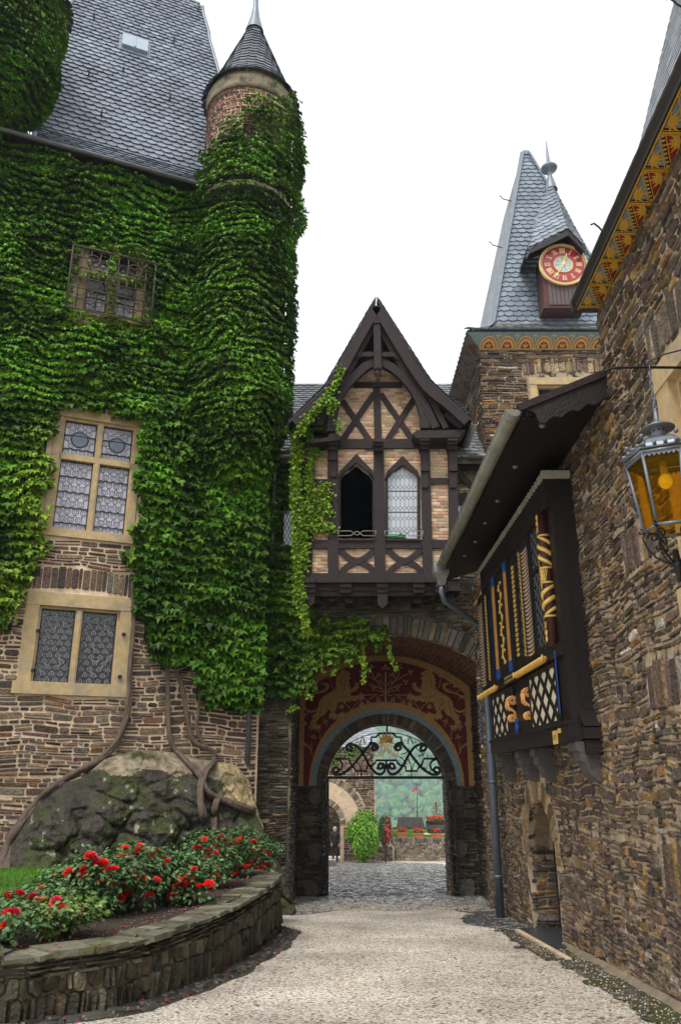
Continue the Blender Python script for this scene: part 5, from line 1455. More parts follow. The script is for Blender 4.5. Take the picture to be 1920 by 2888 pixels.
for z in (-.3, .8): mb.tube([(3.82, DN + .1, z), (3.80, DN + .35, z + .02), (3.80, DN + .55, z + .1), (3.80, DN + .75, z)], [.04, .03, .025, .012], 6)
mb.build('strap_hinge', 'iron', door)
# painted eaves of the near roof -------------------------------------------------
EY1 = 8.75
def ex(y): return wx(y) - .28     # outer edge x
ZS = RT
sof = MB(); sof.prism([(ex(2) - .02, 2, ZS), (ex(EY1) - .02, EY1, ZS), (wx(EY1) + .05, EY1, ZS), (wx(2) + .05, 2, ZS)], (0, 0, .05)); eav = sof.build('painted_eaves', 'timber_black', hr_)
wd = .28
def SO(s_, t, d):     # s metres back from far end (toward camera), t 0 outer .. 1 inner
    y = EY1 - s_; a = ex(y); b = wx(y); return (a + (b - a) * t, y, ZS - d)
groups = {k: MB() for k in ('red', 'slate_blue_paint', 'gold_dull', 'timber_black', 'gold')}
def so_poly(k, P, d): groups[k].poly([SO(s_, t, d) for s_, t in P])
per = .475; n = 10
M['gold_flat'] = mat('yellow_ochre_paint', (.70, .40, .04), rough=.8, var=.2, vscale=12, bump=.1)
def tri_in(P, e):
    c = (sum(p[0] for p in P) / 3, sum(p[1] for p in P) / 3); return [(c[0] + (p[0] - c[0]) * e, c[1] + (p[1] - c[1]) * e) for p in P]
def maple(k, cx, cy, ang, R_, d):
    P = [(cx, cy)]
    for i in range(7):
        a = ang + (i - 3) * .46; r = R_ * (1.05, .75, 1.0, .85)[abs(i - 3)]
        if i > 0: a2 = a - .23; P.append((cx + R_ * .48 * math.cos(a2), cy + R_ * .48 * math.sin(a2)))
        P.append((cx + r * math.cos(a), cy + r * math.sin(a)))
    V = [Vector(SO(x, y / wd, d)) for x, y in P]; tri = tessellate_polygon([V]); groups[k].add(V, [tuple(t) for t in tri])
for (t0_, t1_) in ((.0, .07), (.93, 1.0)): so_poly('gold', [(0.02, t0_), (6.6, t0_), (6.6, t1_), (.02, t1_)], .003)
for i in range(n + 3):
    s0 = .10 + i * per
    Bt = [(s0 + .06, .10), (s0 + per - .03, .10), (s0 + .06, .80)]; Rt = [(s0 + per - .03, .22), (s0 + per - .03, .90), (s0 + .09, .90)]
    so_poly('slate_blue_paint', Bt, .003); so_poly('red', Rt, .003)
    maple('gold', s0 + per * .25, .13 * wd, math.pi * .40, .17, .006); maple('gold', s0 + per * .80, .87 * wd, -math.pi * .62, .165, .006)
    for (A, B_) in (((s0 + .0, .92), (s0 + .0, .08)), ((s0 + .03, .90), (s0 + per - .01, .11))):
        V = [Vector(SO(*p, .003)) for p in (A, B_)]; dv_ = (V[1] - V[0]).normalized(); sdv = dv_.cross(Vector((0, 0, 1)))
        for sg in (-1, 1): groups['gold'].beam(V[0] + sdv * .029 * sg, V[1] + sdv * .029 * sg, .008, .002, (0, 0, -1))
        m_ = 8
        for q in range(m_):
            t = (q + .5) / m_; c = V[0].lerp(V[1], t); groups['gold'].poly([(c.x + .018 * math.cos(a), c.y + .018 * math.sin(a), c.z - .004) for a in np.linspace(0, 6.283, 7, endpoint=False)])
for k, g in groups.items():
    if g.V: g.build({'red': 'red_triangle', 'slate_blue_paint': 'blue_triangle', 'gold_dull': 'border', 'timber_black': 'beaded_band', 'gold': 'maple_leaf_pattern'}[k], k if k != 'gold' else 'gold_flat' if 'gold_flat' in M else 'gold_dull', eav)
mb = MB()
mb.prism([SO(0, 0, .0), SO(7, 0, .0), (SO(7, 0, 0)[0] - .05, 1.75, ZS + .14), (SO(0, 0, 0)[0] - .05, EY1 + .05, ZS + .14)], (0, 0, .03))
mb.prism([(ex(EY1) - .05, EY1 + .0, ZS + .0), (wx(EY1) + .3, EY1 + .0, ZS + .0), (wx(EY1) + .3, EY1, ZS + .14), (ex(EY1) - .05, EY1, ZS + .14)], (0, .05, 0))
mb.build('eaves_board', 'timber_black', hr_)
# steep roof: low flared foot, then near vertical slope
def NRf(u, v, d):     # u = distance from hip toward camera, v up slope
    if v < 2.77: i, z, n_ = .433 * v, .902 * v, (.902, .433)
    else: i, z, n_ = 1.2 + (v - 2.77) * .30, 2.5 + (v - 2.77) * .953, (.953, .30)
    y = EY1 + .1 - u; return (ex(y) - .05 + i - n_[0] * d, y, ZS + .15 + z + n_[1] * d)
def rngN(v): return (0, 8.0)
V = []; F = []; C = []
slates(V, F, C, NRf, 0, 9, rngN, row=.17, wid=.21, seed=75, base=(.27, .30, .34), lift=.014)
slate_obj('slate_roof', hr_, (V, F, C))
mb = MB()
mb.prism([NRf(0.03, 0, -.02), NRf(8, 0, -.02), NRf(8, 2.77, -.02), NRf(.03, 2.77, -.02)], (.12, 0, -.06)); mb.prism([NRf(.03, 2.77, -.02), NRf(8, 2.77, -.02), NRf(8, 9, -.02), NRf(.03, 9, -.02)], (.12, 0, -.04))
mb.build('roof_deck', 'mortar_black', hr_)
for (px, py) in ((1687, 640), (1900, 4)):
    mb = MB(); p = at_x(px, py, 3.05 if py > 300 else 3.9); mb.tube([p + Vector((.12, 0, -.12)), p + Vector((.03, 0, -.05)), p, p + Vector((-.05, 0, .05)), p + Vector((-.09, 0, .03))], .012, 6); mb.build('roof_hook', 'iron', hr_)
# stone window on the near wall behind the lantern
w = thing('stone_window', 'yellow sandstone window on the right wall behind the lantern', 'window', (wx(6.8), 6.8, 4.1))
u0, u1, v0, v1 = WIN_R
ls = stone_frame(w, RW, (u0 - .22, u1 + .22, v0 - .22, v1 + .22), .30, [], sill=.26, proud=.03, head=.26)
for r in ls: pane(w, RW, *r, 4, 9, True, d=-.25)
# plinth, threshold, edging
mb = MB()
def smooth_strip(f0, f1, ys_, name, m_, z_off, parent=None):
    V = []; 
    for y in ys_: V += [(f0(y), y, gz(y) + z_off[0]), (f1(y), y, gz(y) + z_off[1])]
    F = [(2 * i, 2 * i + 1, 2 * i + 3, 2 * i + 2) for i in range(len(ys_) - 1)]
    return npmesh(name, np.array(V), np.array(F), None, M[m_] if isinstance(m_, str) else m_, parent)
ysn = np.arange(3, 13.4, .12)
nz = lambda y, k, a: a * (noise.noise(Vector((y * 1.7, k, 0))) + .5 * noise.noise(Vector((y * 6, k, 3))))
smooth_strip(lambda y: wx(y) - .13 - nz(y, 1, .10), lambda y: wx(y) - .02, ysn, 'plaster_plinth', mat('sandy_render', (.24, .19, .13), rough=.95, var=.4, vscale=5, bump=.8, bscale=14), (.02, .09), hr_)
o = smooth_strip(lambda y: wx(y) - .45 - nz(y, 2, .28), lambda y: wx(y) - .1, ysn, 'mossy_edging', mat('mossy_wet_slabs', (.075, .07, .045), rough=.6, var=.6, vscale=6, bump=.9, bscale=12, second=(.06, .075, .015), sscale=1.5, bdist=.05), (.012, .035)); tag(o, kind='structure')
o = smooth_strip(lambda y: 3.47 - .72 - nz(y, 3, .35) - nz(y * 3, 7, .18) - .3 * max(0, 1 - abs(y - 17.4)), lambda y: 3.46, np.arange(13.2, 20.5, .12), 'dark_edging', 'wet_ground', (.010, .02)); tag(o, kind='structure')
mb = MB()
def slab(x0, x1, y0, y1, h, m__=None): 
    mb.add([(x0, y0, gz(y0)), (x1, y0, gz(y0)), (x1, y1, gz(y1)), (x0, y1, gz(y1)), (x0, y0, gz(y0) + h), (x1, y0, gz(y0) + h), (x1, y1, gz(y1) + h), (x0, y1, gz(y1) + h)], [(0, 3, 2, 1), (4, 5, 6, 7), (0, 1, 5, 4), (1, 2, 6, 5), (2, 3, 7, 6), (3, 0, 4, 7)])
slab(3.12, 3.95, 12.9, 15.3, .06); o = mb.build('door_step', mat('dark_slate_slab', (.05, .055, .065), rough=.35, var=.3, bump=.3)); tag(o, 'dark slate slab in front of the small arched door', 'doorstep')
mb = MB(); slab(3.02, 3.11, 11.9, 15.2, .05); o = mb.build('drain_curb', 'mortar_pink'); tag(o, 'pale stone edging along the slate doorstep of the arched door', 'curb')
mb = MB(); slab(2.78, 3.0, 12.0, 15.0, .025); o = mb.build('drain_slab', 'mortar_black'); tag(o, 'long narrow grey drain slab before the arched door', 'drain')
def fgr(u, v, d): return (u, v, gz(v) + .012 + d)
mb = MB()
stones(mb, fgr, 2.3, 3.35, 15.2, 19.0, lambda u, v: u > 2.75 + .3 * math.sin(v * 2.2) - .4 * max(0, 1 - abs(v - 17.2)), hr=(.10, .18), wr=(.15, .4), gap=.02, dep=.02, pal=[(.05, .055, .065), (.08, .08, .085)], seed=77)
stones(mb, fgr, 2.3, 3.35, 8, 13.0, lambda u, v: wx(v) - .5 < u < wx(v) - .1 + .1 * math.sin(v * 3) and noise.noise(Vector((u * 2, v * 1.5, 1))) > -.05, hr=(.10, .18), wr=(.15, .4), gap=.02, dep=.02, pal=[(.07, .065, .05), (.10, .09, .06)], seed=78)
o = mb.build('slate_paving', 'cobble', attr=True); tag(o, kind='structure')
pebbles('loose_pebbles', peb)
# downpipe at the far part of the wall, and the passage corner
mb = MB(); _p = at_ground(1411, 2590); X = 3.25; yy = X / (_p.x / _p.y)
yy = 17.3; X = (1411 - 960) / FPX * (yy * _c + (gz(yy) - CAMZ) * _s)
mb.tube([(X, yy, gz(yy) - .02), (X, yy, 5.2)], .085, 12)
for z in (-.2, 1.6): mb.tube([(X, yy, z), (X, yy, z + .06)], .098, 12)
o = mb.build('downpipe', 'zinc_blue'); tag(o, 'thick blue-grey downpipe standing on the paving below the timber bay', 'drainpipe')

# ================================================================== clock tower
CX, CY = 6.35, 19.5; CH = 2.45      # centre x, front y, half width of the wall
eL = at_y(1316, 929, CY - .45); EZ = eL.z
CX = 6.52; EH = CX - eL.x            # half width at the eaves
CH = EH - .42; RDG = 3.3; BACK = 2 * CH + RDG
tow = thing('clock_tower', 'stone clock tower with steep slate roof and painted frieze', 'tower', (CX, CY + CH, 6))
def TWF(u, v, d): return (CX + u, CY - d, v)
def TWL(u, v, d): return (CX - CH - d, CY + u, v)
t0 = at_y(1490, 1066, CY); t1 = at_y(1780, 1300, CY)
TWN = (t0.x - CX, t0.x - CX + 2.2, at_y(1530, 1290, CY).z, at_y(1530, 1066, CY).z)
mb = MB()
wall_panel(mb, TWF, [(-CH, 5), (CH, 5), (CH, EZ), (-CH, EZ)], [[(TWN[0] + .05, TWN[2]), (TWN[1], TWN[2]), (TWN[1], TWN[3]), (TWN[0] + .05, TWN[3])]], .5)
wall_panel(mb, TWL, [(.5, 5), (BACK, 5), (BACK, EZ), (.5, EZ)], [], .5)
mb.build('wall', 'mortar_dark', tow)
mb = MB()
so1 = (TWN[0] - .15, min(TWN[1] + .2, CH), TWN[3] + .06, TWN[3] + .50)
def in_tw(u, v): return not (TWN[0] - .02 < u and v < TWN[3] + .02) and not (so1[0] < u < so1[1] and so1[2] < v < so1[3])
stones(mb, TWF, -CH, .9 + .3, 8.5, EZ - .35, in_tw, hr=(.06, .15), wr=(.15, .6), gap=.012, dep=.035, pal=PAL_RIGHT, seed=81, wav=.06, step=.06)
soldiers(mb, TWF, so1[0], min(so1[1], 1.9), so1[2], so1[3], wid=.13, dep=.04, pal=[(.34, .24, .14), (.24, .16, .10), (.15, .10, .08), (.38, .28, .16)], seed=82, arch=.12)
stones(mb, TWL, 0, BACK, 9.0, EZ - .3, lambda u, v: True, hr=(.07, .16), wr=(.15, .55), gap=.014, dep=.03, pal=PAL_RIGHT, seed=83)
mb.build('stonework', 'stone_warm', tow, attr=True)
w = thing('stone_window', 'yellow stone window with leaded glass on the clock tower above the lean-to roof', 'window', (CX, CY, TWN[2]))
um_ = at_y(1625, 1100, CY).x - CX
ls = stone_frame(w, TWF, TWN, .20, [um_], sill=.2, head=.22)
for r in ls:
    pane(w, TWF, r[0], r[1], r[2], r[3] - .38, 5, 8, False, d=-.2)
    mb = MB(); mb.poly([TWF(r[0], r[3] - .38, -.19), TWF(r[1], r[3] - .38, -.19), TWF(r[1], r[3], -.19), TWF(r[0], r[3], -.19)]); mb.build('dark_top_strip', 'dark_void', w)  # near-black strip across the top of each pane
# frieze board under the eaves with lunettes
mb = MB(); fh = .42
frz = MB(); frz.prism([(CX - EH + .02, CY - .40, EZ - .05), (CX + EH, CY - .40, EZ - .05), (CX + CH, CY - .03, EZ - .42), (CX - CH - .0, CY - .03, EZ - .42)], (0, .03, .03))
frb = frz.build('painted_frieze', 'slate_blue_paint', tow)
def FZ(s_, t, d):      # s along x from left eave, t 0 bottom..1 top
    a = Vector((CX - EH + .34 + s_, CY - .05, EZ - .40)); b = Vector((CX - EH + .34 + s_, CY - .41, EZ - .06)); p = a.lerp(b, t); n_ = Vector((0, -.72, -.69)); return tuple(p + n_ * (d + .006))
H_ = .54; g2 = {'gold_dull': MB(), 'red': MB()}
L_ = 2 * EH - .5; k = 9; pw = .52
for i in range(k):
    c = .30 + i * pw; 
    for (r0, key, d) in ((.25, 'gold_dull', .003), (.215, 'red', .006), (.195, 'gold_dull', .009), (.135, 'red', .012)):
        g2[key].poly([FZ(c + r0 * math.cos(a), max(.07, .07 + (r0 * 1.55 * math.sin(a)) / H_ ), d) for a in np.linspace(0, math.pi, 14)])
    for a in (math.pi * .5, math.pi * .25, math.pi * .75):
        g2['gold_dull'].poly([FZ(c + q * math.cos(a + da), .09 + 1.5 * q * math.sin(a + da) / H_, .015) for q, da in ((.0, 0), (.07, -.3), (.12, 0), (.07, .3))])
    cc = c + pw / 2
    for j in range(3):
        a = math.pi * (.5 + (j - 1) * .33) ; g2['gold_dull'].poly([FZ(cc + .05 * math.cos(a) + .035 * math.cos(q), .75 + (.05 * math.sin(a) + .035 * math.sin(q)) / H_, .004) for q in np.linspace(0, 6.28, 7, endpoint=False)])
    g2['gold_dull'].poly([FZ(cc - .012, .4, .004), FZ(cc + .012, .4, .004), FZ(cc + .012, .75, .004), FZ(cc - .012, .75, .004)])
g2['gold_dull'].poly([FZ(0, .0, .004), FZ(k * pw, .0, .004), FZ(k * pw, .07, .004), FZ(0, .07, .004)])
g2['gold_dull'].build('lunette_pattern', 'gold_dull', frb); g2['red'].build('lunette_field', 'red', frb)
mb = MB(); mb.box((CX - EH + .01, CY - .425, EZ - .045), (CX + EH, CY + .2, EZ - .012)); mb.build('eaves_soffit', 'timber_black', tow)
mb = MB(); mb.prism([(CX - EH, CY - .42, EZ - .06), (CX - EH, CY + BACK + .4, EZ - .06), (CX - CH, CY + BACK, EZ - .48), (CX - CH, CY - .03, EZ - .48)], (.03, 0, .03)); mb.build('side_eaves_board', mat('dull_painted_board', (.16, .13, .10), rough=.9, var=.5, vscale=14, second=(.12, .05, .03), sscale=5), tow)
# roof profile: (inset, height)
apx = at_y(1496, 423, CY + EH - .5)
RHT = apx.z - EZ
def tprof(v):
    if v < 1.3: return (.86 * v - .10 * v * v, .40 * v + .12 * v * v), (.5, .86)
    i1, z1 = .86 * 1.3 - .10 * 1.69, .52 + .2028; L2 = math.hypot(EH - i1, RHT - z1); k_ = (v - 1.3) / L2
    return (i1 + (EH - .06 - i1) * k_, z1 + (RHT - z1) * k_), ((RHT - z1) / L2, (EH - i1) / L2)
VT = 1.3 + math.hypot(EH - .949, RHT - .7228)
def TRF(u, v, d):
    (i, z), (a, b) = tprof(v); return (CX + u, CY - .45 + i - a * d, EZ + z + b * d)
def TRL(u, v, d):
    (i, z), (a, b) = tprof(v); return (CX - EH + i - a * d, CY - .45 + EH + u, EZ + z + b * d)
rngT = lambda v: (-(EH - tprof(v)[0][0]), EH - tprof(v)[0][0]) if v < VT - .2 else None
V = []; F = []; C = []
slates(V, F, C, TRF, 0, VT, rngT, row=.21, wid=.27, seed=85, base=(.20, .24, .29), lift=.036)
slate_obj('slate_roof_front', tow, (V, F, C))
V = []; F = []; C = []
slates(V, F, C, TRL, 0, VT, lambda v: (rngT(v)[0], rngT(v)[1] + RDG) if rngT(v) else None, row=.21, wid=.27, seed=86, base=(.30, .33, .37), lift=.009)
slate_obj('slate_roof_side', tow, (V, F, C))
mb = MB()
for v0_, v1_ in zip(np.arange(0, VT, .5), np.append(np.arange(.5, VT, .5), VT)):
    i0 = tprof(v0_)[0][0]; i1 = tprof(v1_)[0][0]
    for f, e_ in ((TRF, 0), (TRL, RDG)): mb.poly([f(-(EH - i0), v0_, -.02), f(EH - i0 + e_, v0_, -.02), f(EH - i1 + e_, v1_, -.02), f(-(EH - i1), v1_, -.02)])
    for (i_, sg) in ((0, 1),):
        a = [(CX + EH - i0, CY - .45 + i0, EZ + tprof(v0_)[0][1]), (CX + EH - i0, CY - .45 + 2 * EH + RDG - i0, EZ + tprof(v0_)[0][1]), (CX + EH - i1, CY - .45 + 2 * EH + RDG - i1, EZ + tprof(v1_)[0][1]), (CX + EH - i1, CY - .45 + i1, EZ + tprof(v1_)[0][1])]; mb.poly(a)
mb.build('roof_deck', 'mortar_black', tow)
for sg in (-1, 1):
    mb = MB(); pts_ = [TRF(sg * (EH - tprof(v)[0][0] + .01), v, .035) for v in np.arange(0, VT, .35)]; mb.ribbon(pts_, .17, .03, (sg * .6, -.7, .2)); mb.build('hip_flashing', 'lead', tow)
for (a, b) in ((1415, 560), (1386, 690)):
    mb = MB(); p = at_y(a, b, CY + 3.3); mb.tube([p + Vector((.55, 0, -.2)), p, p + Vector((-.03, 0, .1)), p + Vector((-.1, 0, .12))], .018, 6); mb.build('roof_hook', 'iron', tow)
# clock dormer ---------------------------------------------------------------
YD = CY - .02
dor = thing('clock_dormer', 'slated dormer with pointed hood carrying the clock', 'dormer', (6.5, YD, EZ))
def DD(px, py, d=0): p = at_y(px, py, YD - d); return (p.x, YD - d, p.z)
bl = DD(1533, 868); br = DD(1648, 868); tl = DD(1533, 700); cl_ = DD(1584.5, 752); peak = DD(1600, 649)
mb = MB(); mb.prism([bl, br, (br[0], YD, tl[2]), (peak[0], YD, peak[2] + .1), tl], (0, 2.6, 0)); mb.build('dormer_wall', 'oxide', dor)
mb = MB()
for i in range(9):
    x = bl[0] + .16 + i * .118
    if x + .1 > br[0] - .1: break
    mb.box((x, YD - .03, bl[2] + .09), (x + .105, YD - .004, cl_[2]))
mb.build('plank_panel', mat('purple_grey_planks', (.11, .075, .08), rough=.6, var=.2, bump=.2), dor)
Lf = Vector(DD(1488, 702, .35)); Rf = Vector(DD(1650, 700, .35)); Pk = Vector(DD(1600, 646, .45)); 
Ap = at_y(1551, 512, YD + .75); 
Lb = Lf + Vector((.1, 1.6, .2)); Rb_ = Rf + Vector((-.1, 1.6, .2))
mb = MB()
def tri_slates(A, B, C_, row=.19, wid=.24, seed=1):
    """slate the triangle A(left foot) B(right foot) C(top)"""
    A, B, C_ = Vector(A), Vector(B), Vector(C_); u_ = (B - A).normalized(); n_ = (B - A).cross(C_ - A).normalized(); w_ = n_.cross(u_).normalized()
    if w_.dot(C_ - A) < 0: w_ = -w_; n_ = -n_
    Hh = (C_ - A).dot(w_); cu = (C_ - A).dot(u_); Wd = (B - A).length
    if n_.y > 0 and abs(n_.y) > .05: n_ = -n_
    elif n_.z < 0: n_ = -n_
    V = []; F = []; Cc = []
    slates(V, F, Cc, lambda u, v, d: tuple(A + u_ * u + w_ * v + n_ * (d + .01)), 0, Hh, lambda v: (cu * v / Hh, Wd - (Wd - cu) * v / Hh) if v < Hh * .96 else None, row=row, wid=wid, seed=seed, base=(.19, .225, .27), lift=.03)
    return V, F, Cc
for i, (A, B, C_) in enumerate(((Lf, Pk, Ap), (Pk, Rf, Ap), (Lb, Lf, Ap), (Rf, Rb_, Ap))):
    slate_obj('hood_slates', dor, tri_slates(A, B, C_, seed=90 + i))
mb.poly([Lf, Pk, Ap]); mb.poly([Pk, Rf, Ap]); mb.poly([Lb, Lf, Ap]); mb.poly([Rf, Rb_, Ap]); mb.build('hood_deck', 'mortar_black', dor)
mb = MB(); mb.prism([Lf + Vector((0, 0, -.02)), Pk + Vector((0, 0, -.02)), Rf + Vector((0, 0, -.02)), Rf + Vector((-.02, 0, -.16)), Pk + Vector((0, 0, -.22)), Lf + Vector((.04, 0, -.16))], (0, .06, 0))
mb.prism([Lf + Vector((.05, .06, -.05)), Pk + Vector((0, .06, -.06)), (Pk.x, YD + .1, Pk.z - .05), (Lf.x + .05, YD + .1, Lf.z - .05)], (0, 0, -.03)); mb.prism([Rf + Vector((-.05, .06, -.05)), Pk + Vector((0, .06, -.06)), (Pk.x, YD + .1, Pk.z - .05), (Rf.x - .05, YD + .1, Rf.z - .05)], (0, 0, -.03))
mb.build('hood_board', 'timber_black', dor)
mb = MB()
for A, B in ((Lf, Ap), (Pk, Ap)): mb.tube([A, B], .035, 6)
mb.build('hip_flashing', 'lead', dor)
ft = at_y(1533, 396, Ap.y)
mb = MB(); hh = ft.z - Ap.z; z_ = lambda t: hh * t
mb.lathe([(.20, -.35), (.13, 0), (.075, z_(.12)), (.075, z_(.24)), (.24, z_(.28)), (.27, z_(.32)), (.20, z_(.37)), (.09, z_(.42)), (.055, z_(.5)), (.012, z_(1))], tuple(Ap), 16); mb.build('finial', 'lead', dor)
# the clock ------------------------------------------------------------------
clk = thing('tower_clock', 'red clock face with gilded roman numerals and rim', 'clock', tuple(cl_))
CR = .715; YK = YD - .10
def CK(r, a, d=0): return (cl_[0] + r * math.sin(a), YK - d, cl_[2] + r * math.cos(a))
mb = MB(); n = 48
mb.prism([CK(CR * .97, 2 * math.pi * i / n) for i in range(n)], (0, .09, 0)); mb.build('face_plate', 'cream', clk)
mb = MB(); mb.poly([CK(CR * .87, -2 * math.pi * i / n, .006) for i in range(n)]); mb.build('face', 'clock_red', clk)
mb = MB(); mb.tube([CK(CR * .97, 2 * math.pi * i / n, .01) for i in range(n)], .028, 8, closed=True); mb.tube([CK(CR * .385, 2 * math.pi * i / n, .012) for i in range(n)], .014, 6, closed=True); mb.build('gilded_rim', 'gold', clk)
mb = MB()
for i in range(96):
    a = 2 * math.pi * i / 96; mb.poly([CK(CR * .895, a - .012, .004), CK(CR * .895, a + .012, .004), CK(CR * .94, a + .012, .004), CK(CR * .94, a - .012, .004)])
mb.build('minute_track', 'timber_black', clk)
mb = MB(); mb.poly([CK(CR * .375, -2 * math.pi * i / 24, .010) for i in range(24)]); mb.build('centre_disc', mat('pale_blue_enamel', (.42, .55, .70), rough=.3, var=.1, bump=0), clk)
M['gold_bright'] = mat('bright_gilding', (.95, .78, .38), rough=.4, var=.05, bump=0, metal=.1)
mb = MB()
for i in range(8):
    a = i * math.pi / 4 + .15; mb.beam(CK(.03, a, .012), CK(CR * .37, a, .012), .022, .006, (0, -1, 0))
    mb.tube([CK(CR * .30 + .05 * math.cos(t), a + .39 + .22 * math.sin(t), .015) for t in np.linspace(0, math.pi, 7)], .010, 4)
mb.build('centre_tracery', 'gold_bright', clk)
ROM = ['XII', 'I', 'II', 'III', 'IV', 'V', 'VI', 'VII', 'VIII', 'IX', 'X', 'XI']
def numeral(mb, txt, a):
    wI, wV = .042, .085; tot = sum(wI if c == 'I' else wV for c in txt); x = -tot / 2; h = .075; rc_ = CR * .655
    ca, sa = math.cos(a), math.sin(a)
    def Q(x_, y_): xx = x_; yy_ = rc_ + y_; return (cl_[0] + xx * ca + yy_ * sa, YK - .010, cl_[2] - xx * sa + yy_ * ca)
    s_ = .018
    def st(a_, b_, w_=.020): mb.beam(Q(*a_), Q(*b_), w_, .008, (0, -1, 0))
    for c in txt:
        w_ = wI if c == 'I' else wV; m_ = x + w_ / 2
        if c == 'I': st((m_, -h), (m_, h), .024)
        elif c == 'V': st((x + .008, h), (m_, -h), .022); st((x + w_ - .008, h), (m_, -h), .014)
        else: st((x + .008, h), (x + w_ - .008, -h), .022); st((x + w_ - .008, h), (x + .008, -h), .014)
        x += w_
    st((-tot / 2 - .004, h), (tot / 2 + .004, h), .012); st((-tot / 2 - .004, -h), (tot / 2 + .004, -h), .012)
for i, t in enumerate(ROM):
    mb = MB(); numeral(mb, t, 2 * math.pi * i / 12); mb.build('numeral', 'gold_bright', clk)
# hands: short one a little past twelve, long one between six and seven
def hand(a, L_, w_, d, name):
    mb = MB(); mb.beam(CK(.10, a + math.pi, d), CK(L_, a, d), w_, .010, (0, -1, 0))
    t = CK(L_ * 1.0, a, d); mb.prism([CK(L_ * .86, a - .10, d + .001), CK(L_ * 1.12, a, d + .001), CK(L_ * .86, a + .10, d + .001)], (0, -.012, 0))
    if name == 'hour_hand':
        for q in (-1, 1): mb.tube([CK(L_ * .62 + .05 * math.cos(t_), a + q * (.16 + .1 * math.sin(t_)), d) for t_ in np.linspace(-1.5, 3.2, 8)], .012, 5)
    mb.build(name, 'gold_bright', clk)
hand(R(19), CR * .50, .034, .03, 'hour_hand'); hand(R(211), CR * .66, .024, .045, 'minute_hand')
mb = MB(); mb.poly([CK(.04, -2 * math.pi * i / 12, .06) for i in range(12)]); mb.build('hub', 'gold_bright', clk)
# ================================================================== timber bay window under the lean-to roof
XB = 3.05
_n = at_x(1613, 2093, XB); _f = at_x(1394, 2119, XB); _t = at_x(1515, 1361, XB); _t2 = at_x(1336, 1627, XB)
BY0, BY1 = _n.y, _f.y; BZ0 = (_n.z + _f.z) / 2; BZ1 = (at_x(1515, 1361, XB - .13).z + at_x(1336, 1627, XB - .13).z) / 2
bay = thing('timber_bay', 'black timber bay window with gilded and blue carved pilasters on stone corbels', 'bay window', (3.3, (BY0 + BY1) / 2, BZ0))
mb = MB(); mb.box((XB + .02, BY0, BZ0), (3.62, BY1, BZ1 + .15)); mb.build('core', 'timber_black', bay)
def BP(px, py, d=0): p = at_x(px, py, XB); return (XB - d, p.y, p.z)
def BU(u, v, d): return (XB - d, u, v)
# end panel facing the camera: dark plaster-like board with edge post
mb = MB(); mb.box((XB + .0, BY0 - .05, BZ0 - .02), (XB + .14, BY0 + .10, BZ1)); mb.box((XB + .40, BY0 - .05, BZ0 + .02), (3.50, BY0, BZ1)); mb.box((XB + .0, BY0 - .055, BZ0 - .02), (3.5, BY0 - .0, BZ0 + .2)); mb.box((XB + .14, BY0 - .03, BZ0 + .2), (XB + .40, BY0 + .02, BZ1))
mb.build('end_panel', 'timber_black', bay)
# sill beam, rail, head beam
mb = MB(); H = BZ1 - BZ0
zr = [at_x(1562, 1880, XB).z, at_x(1562, 1905, XB).z]; zr0 = at_x(1400, 1925, XB).z
zrail = at_x(1480, 1905, XB).z
mb.box((XB - .07, BY0 - .07, BZ0 - .02), (XB + .1, BY1, BZ0 + .20)); mb.box((XB - .05, BY0, zrail - .02), (XB + .05, BY1, zrail + .16)); mb.box((XB - .08, BY0 - .06, BZ1 - .45), (XB + .1, BY1, BZ1)); mb.box((XB - .10, BY0 - .08, BZ0 + .19), (XB, BY1, BZ0 + .24))
mb.build('beam', 'timber_black', bay)
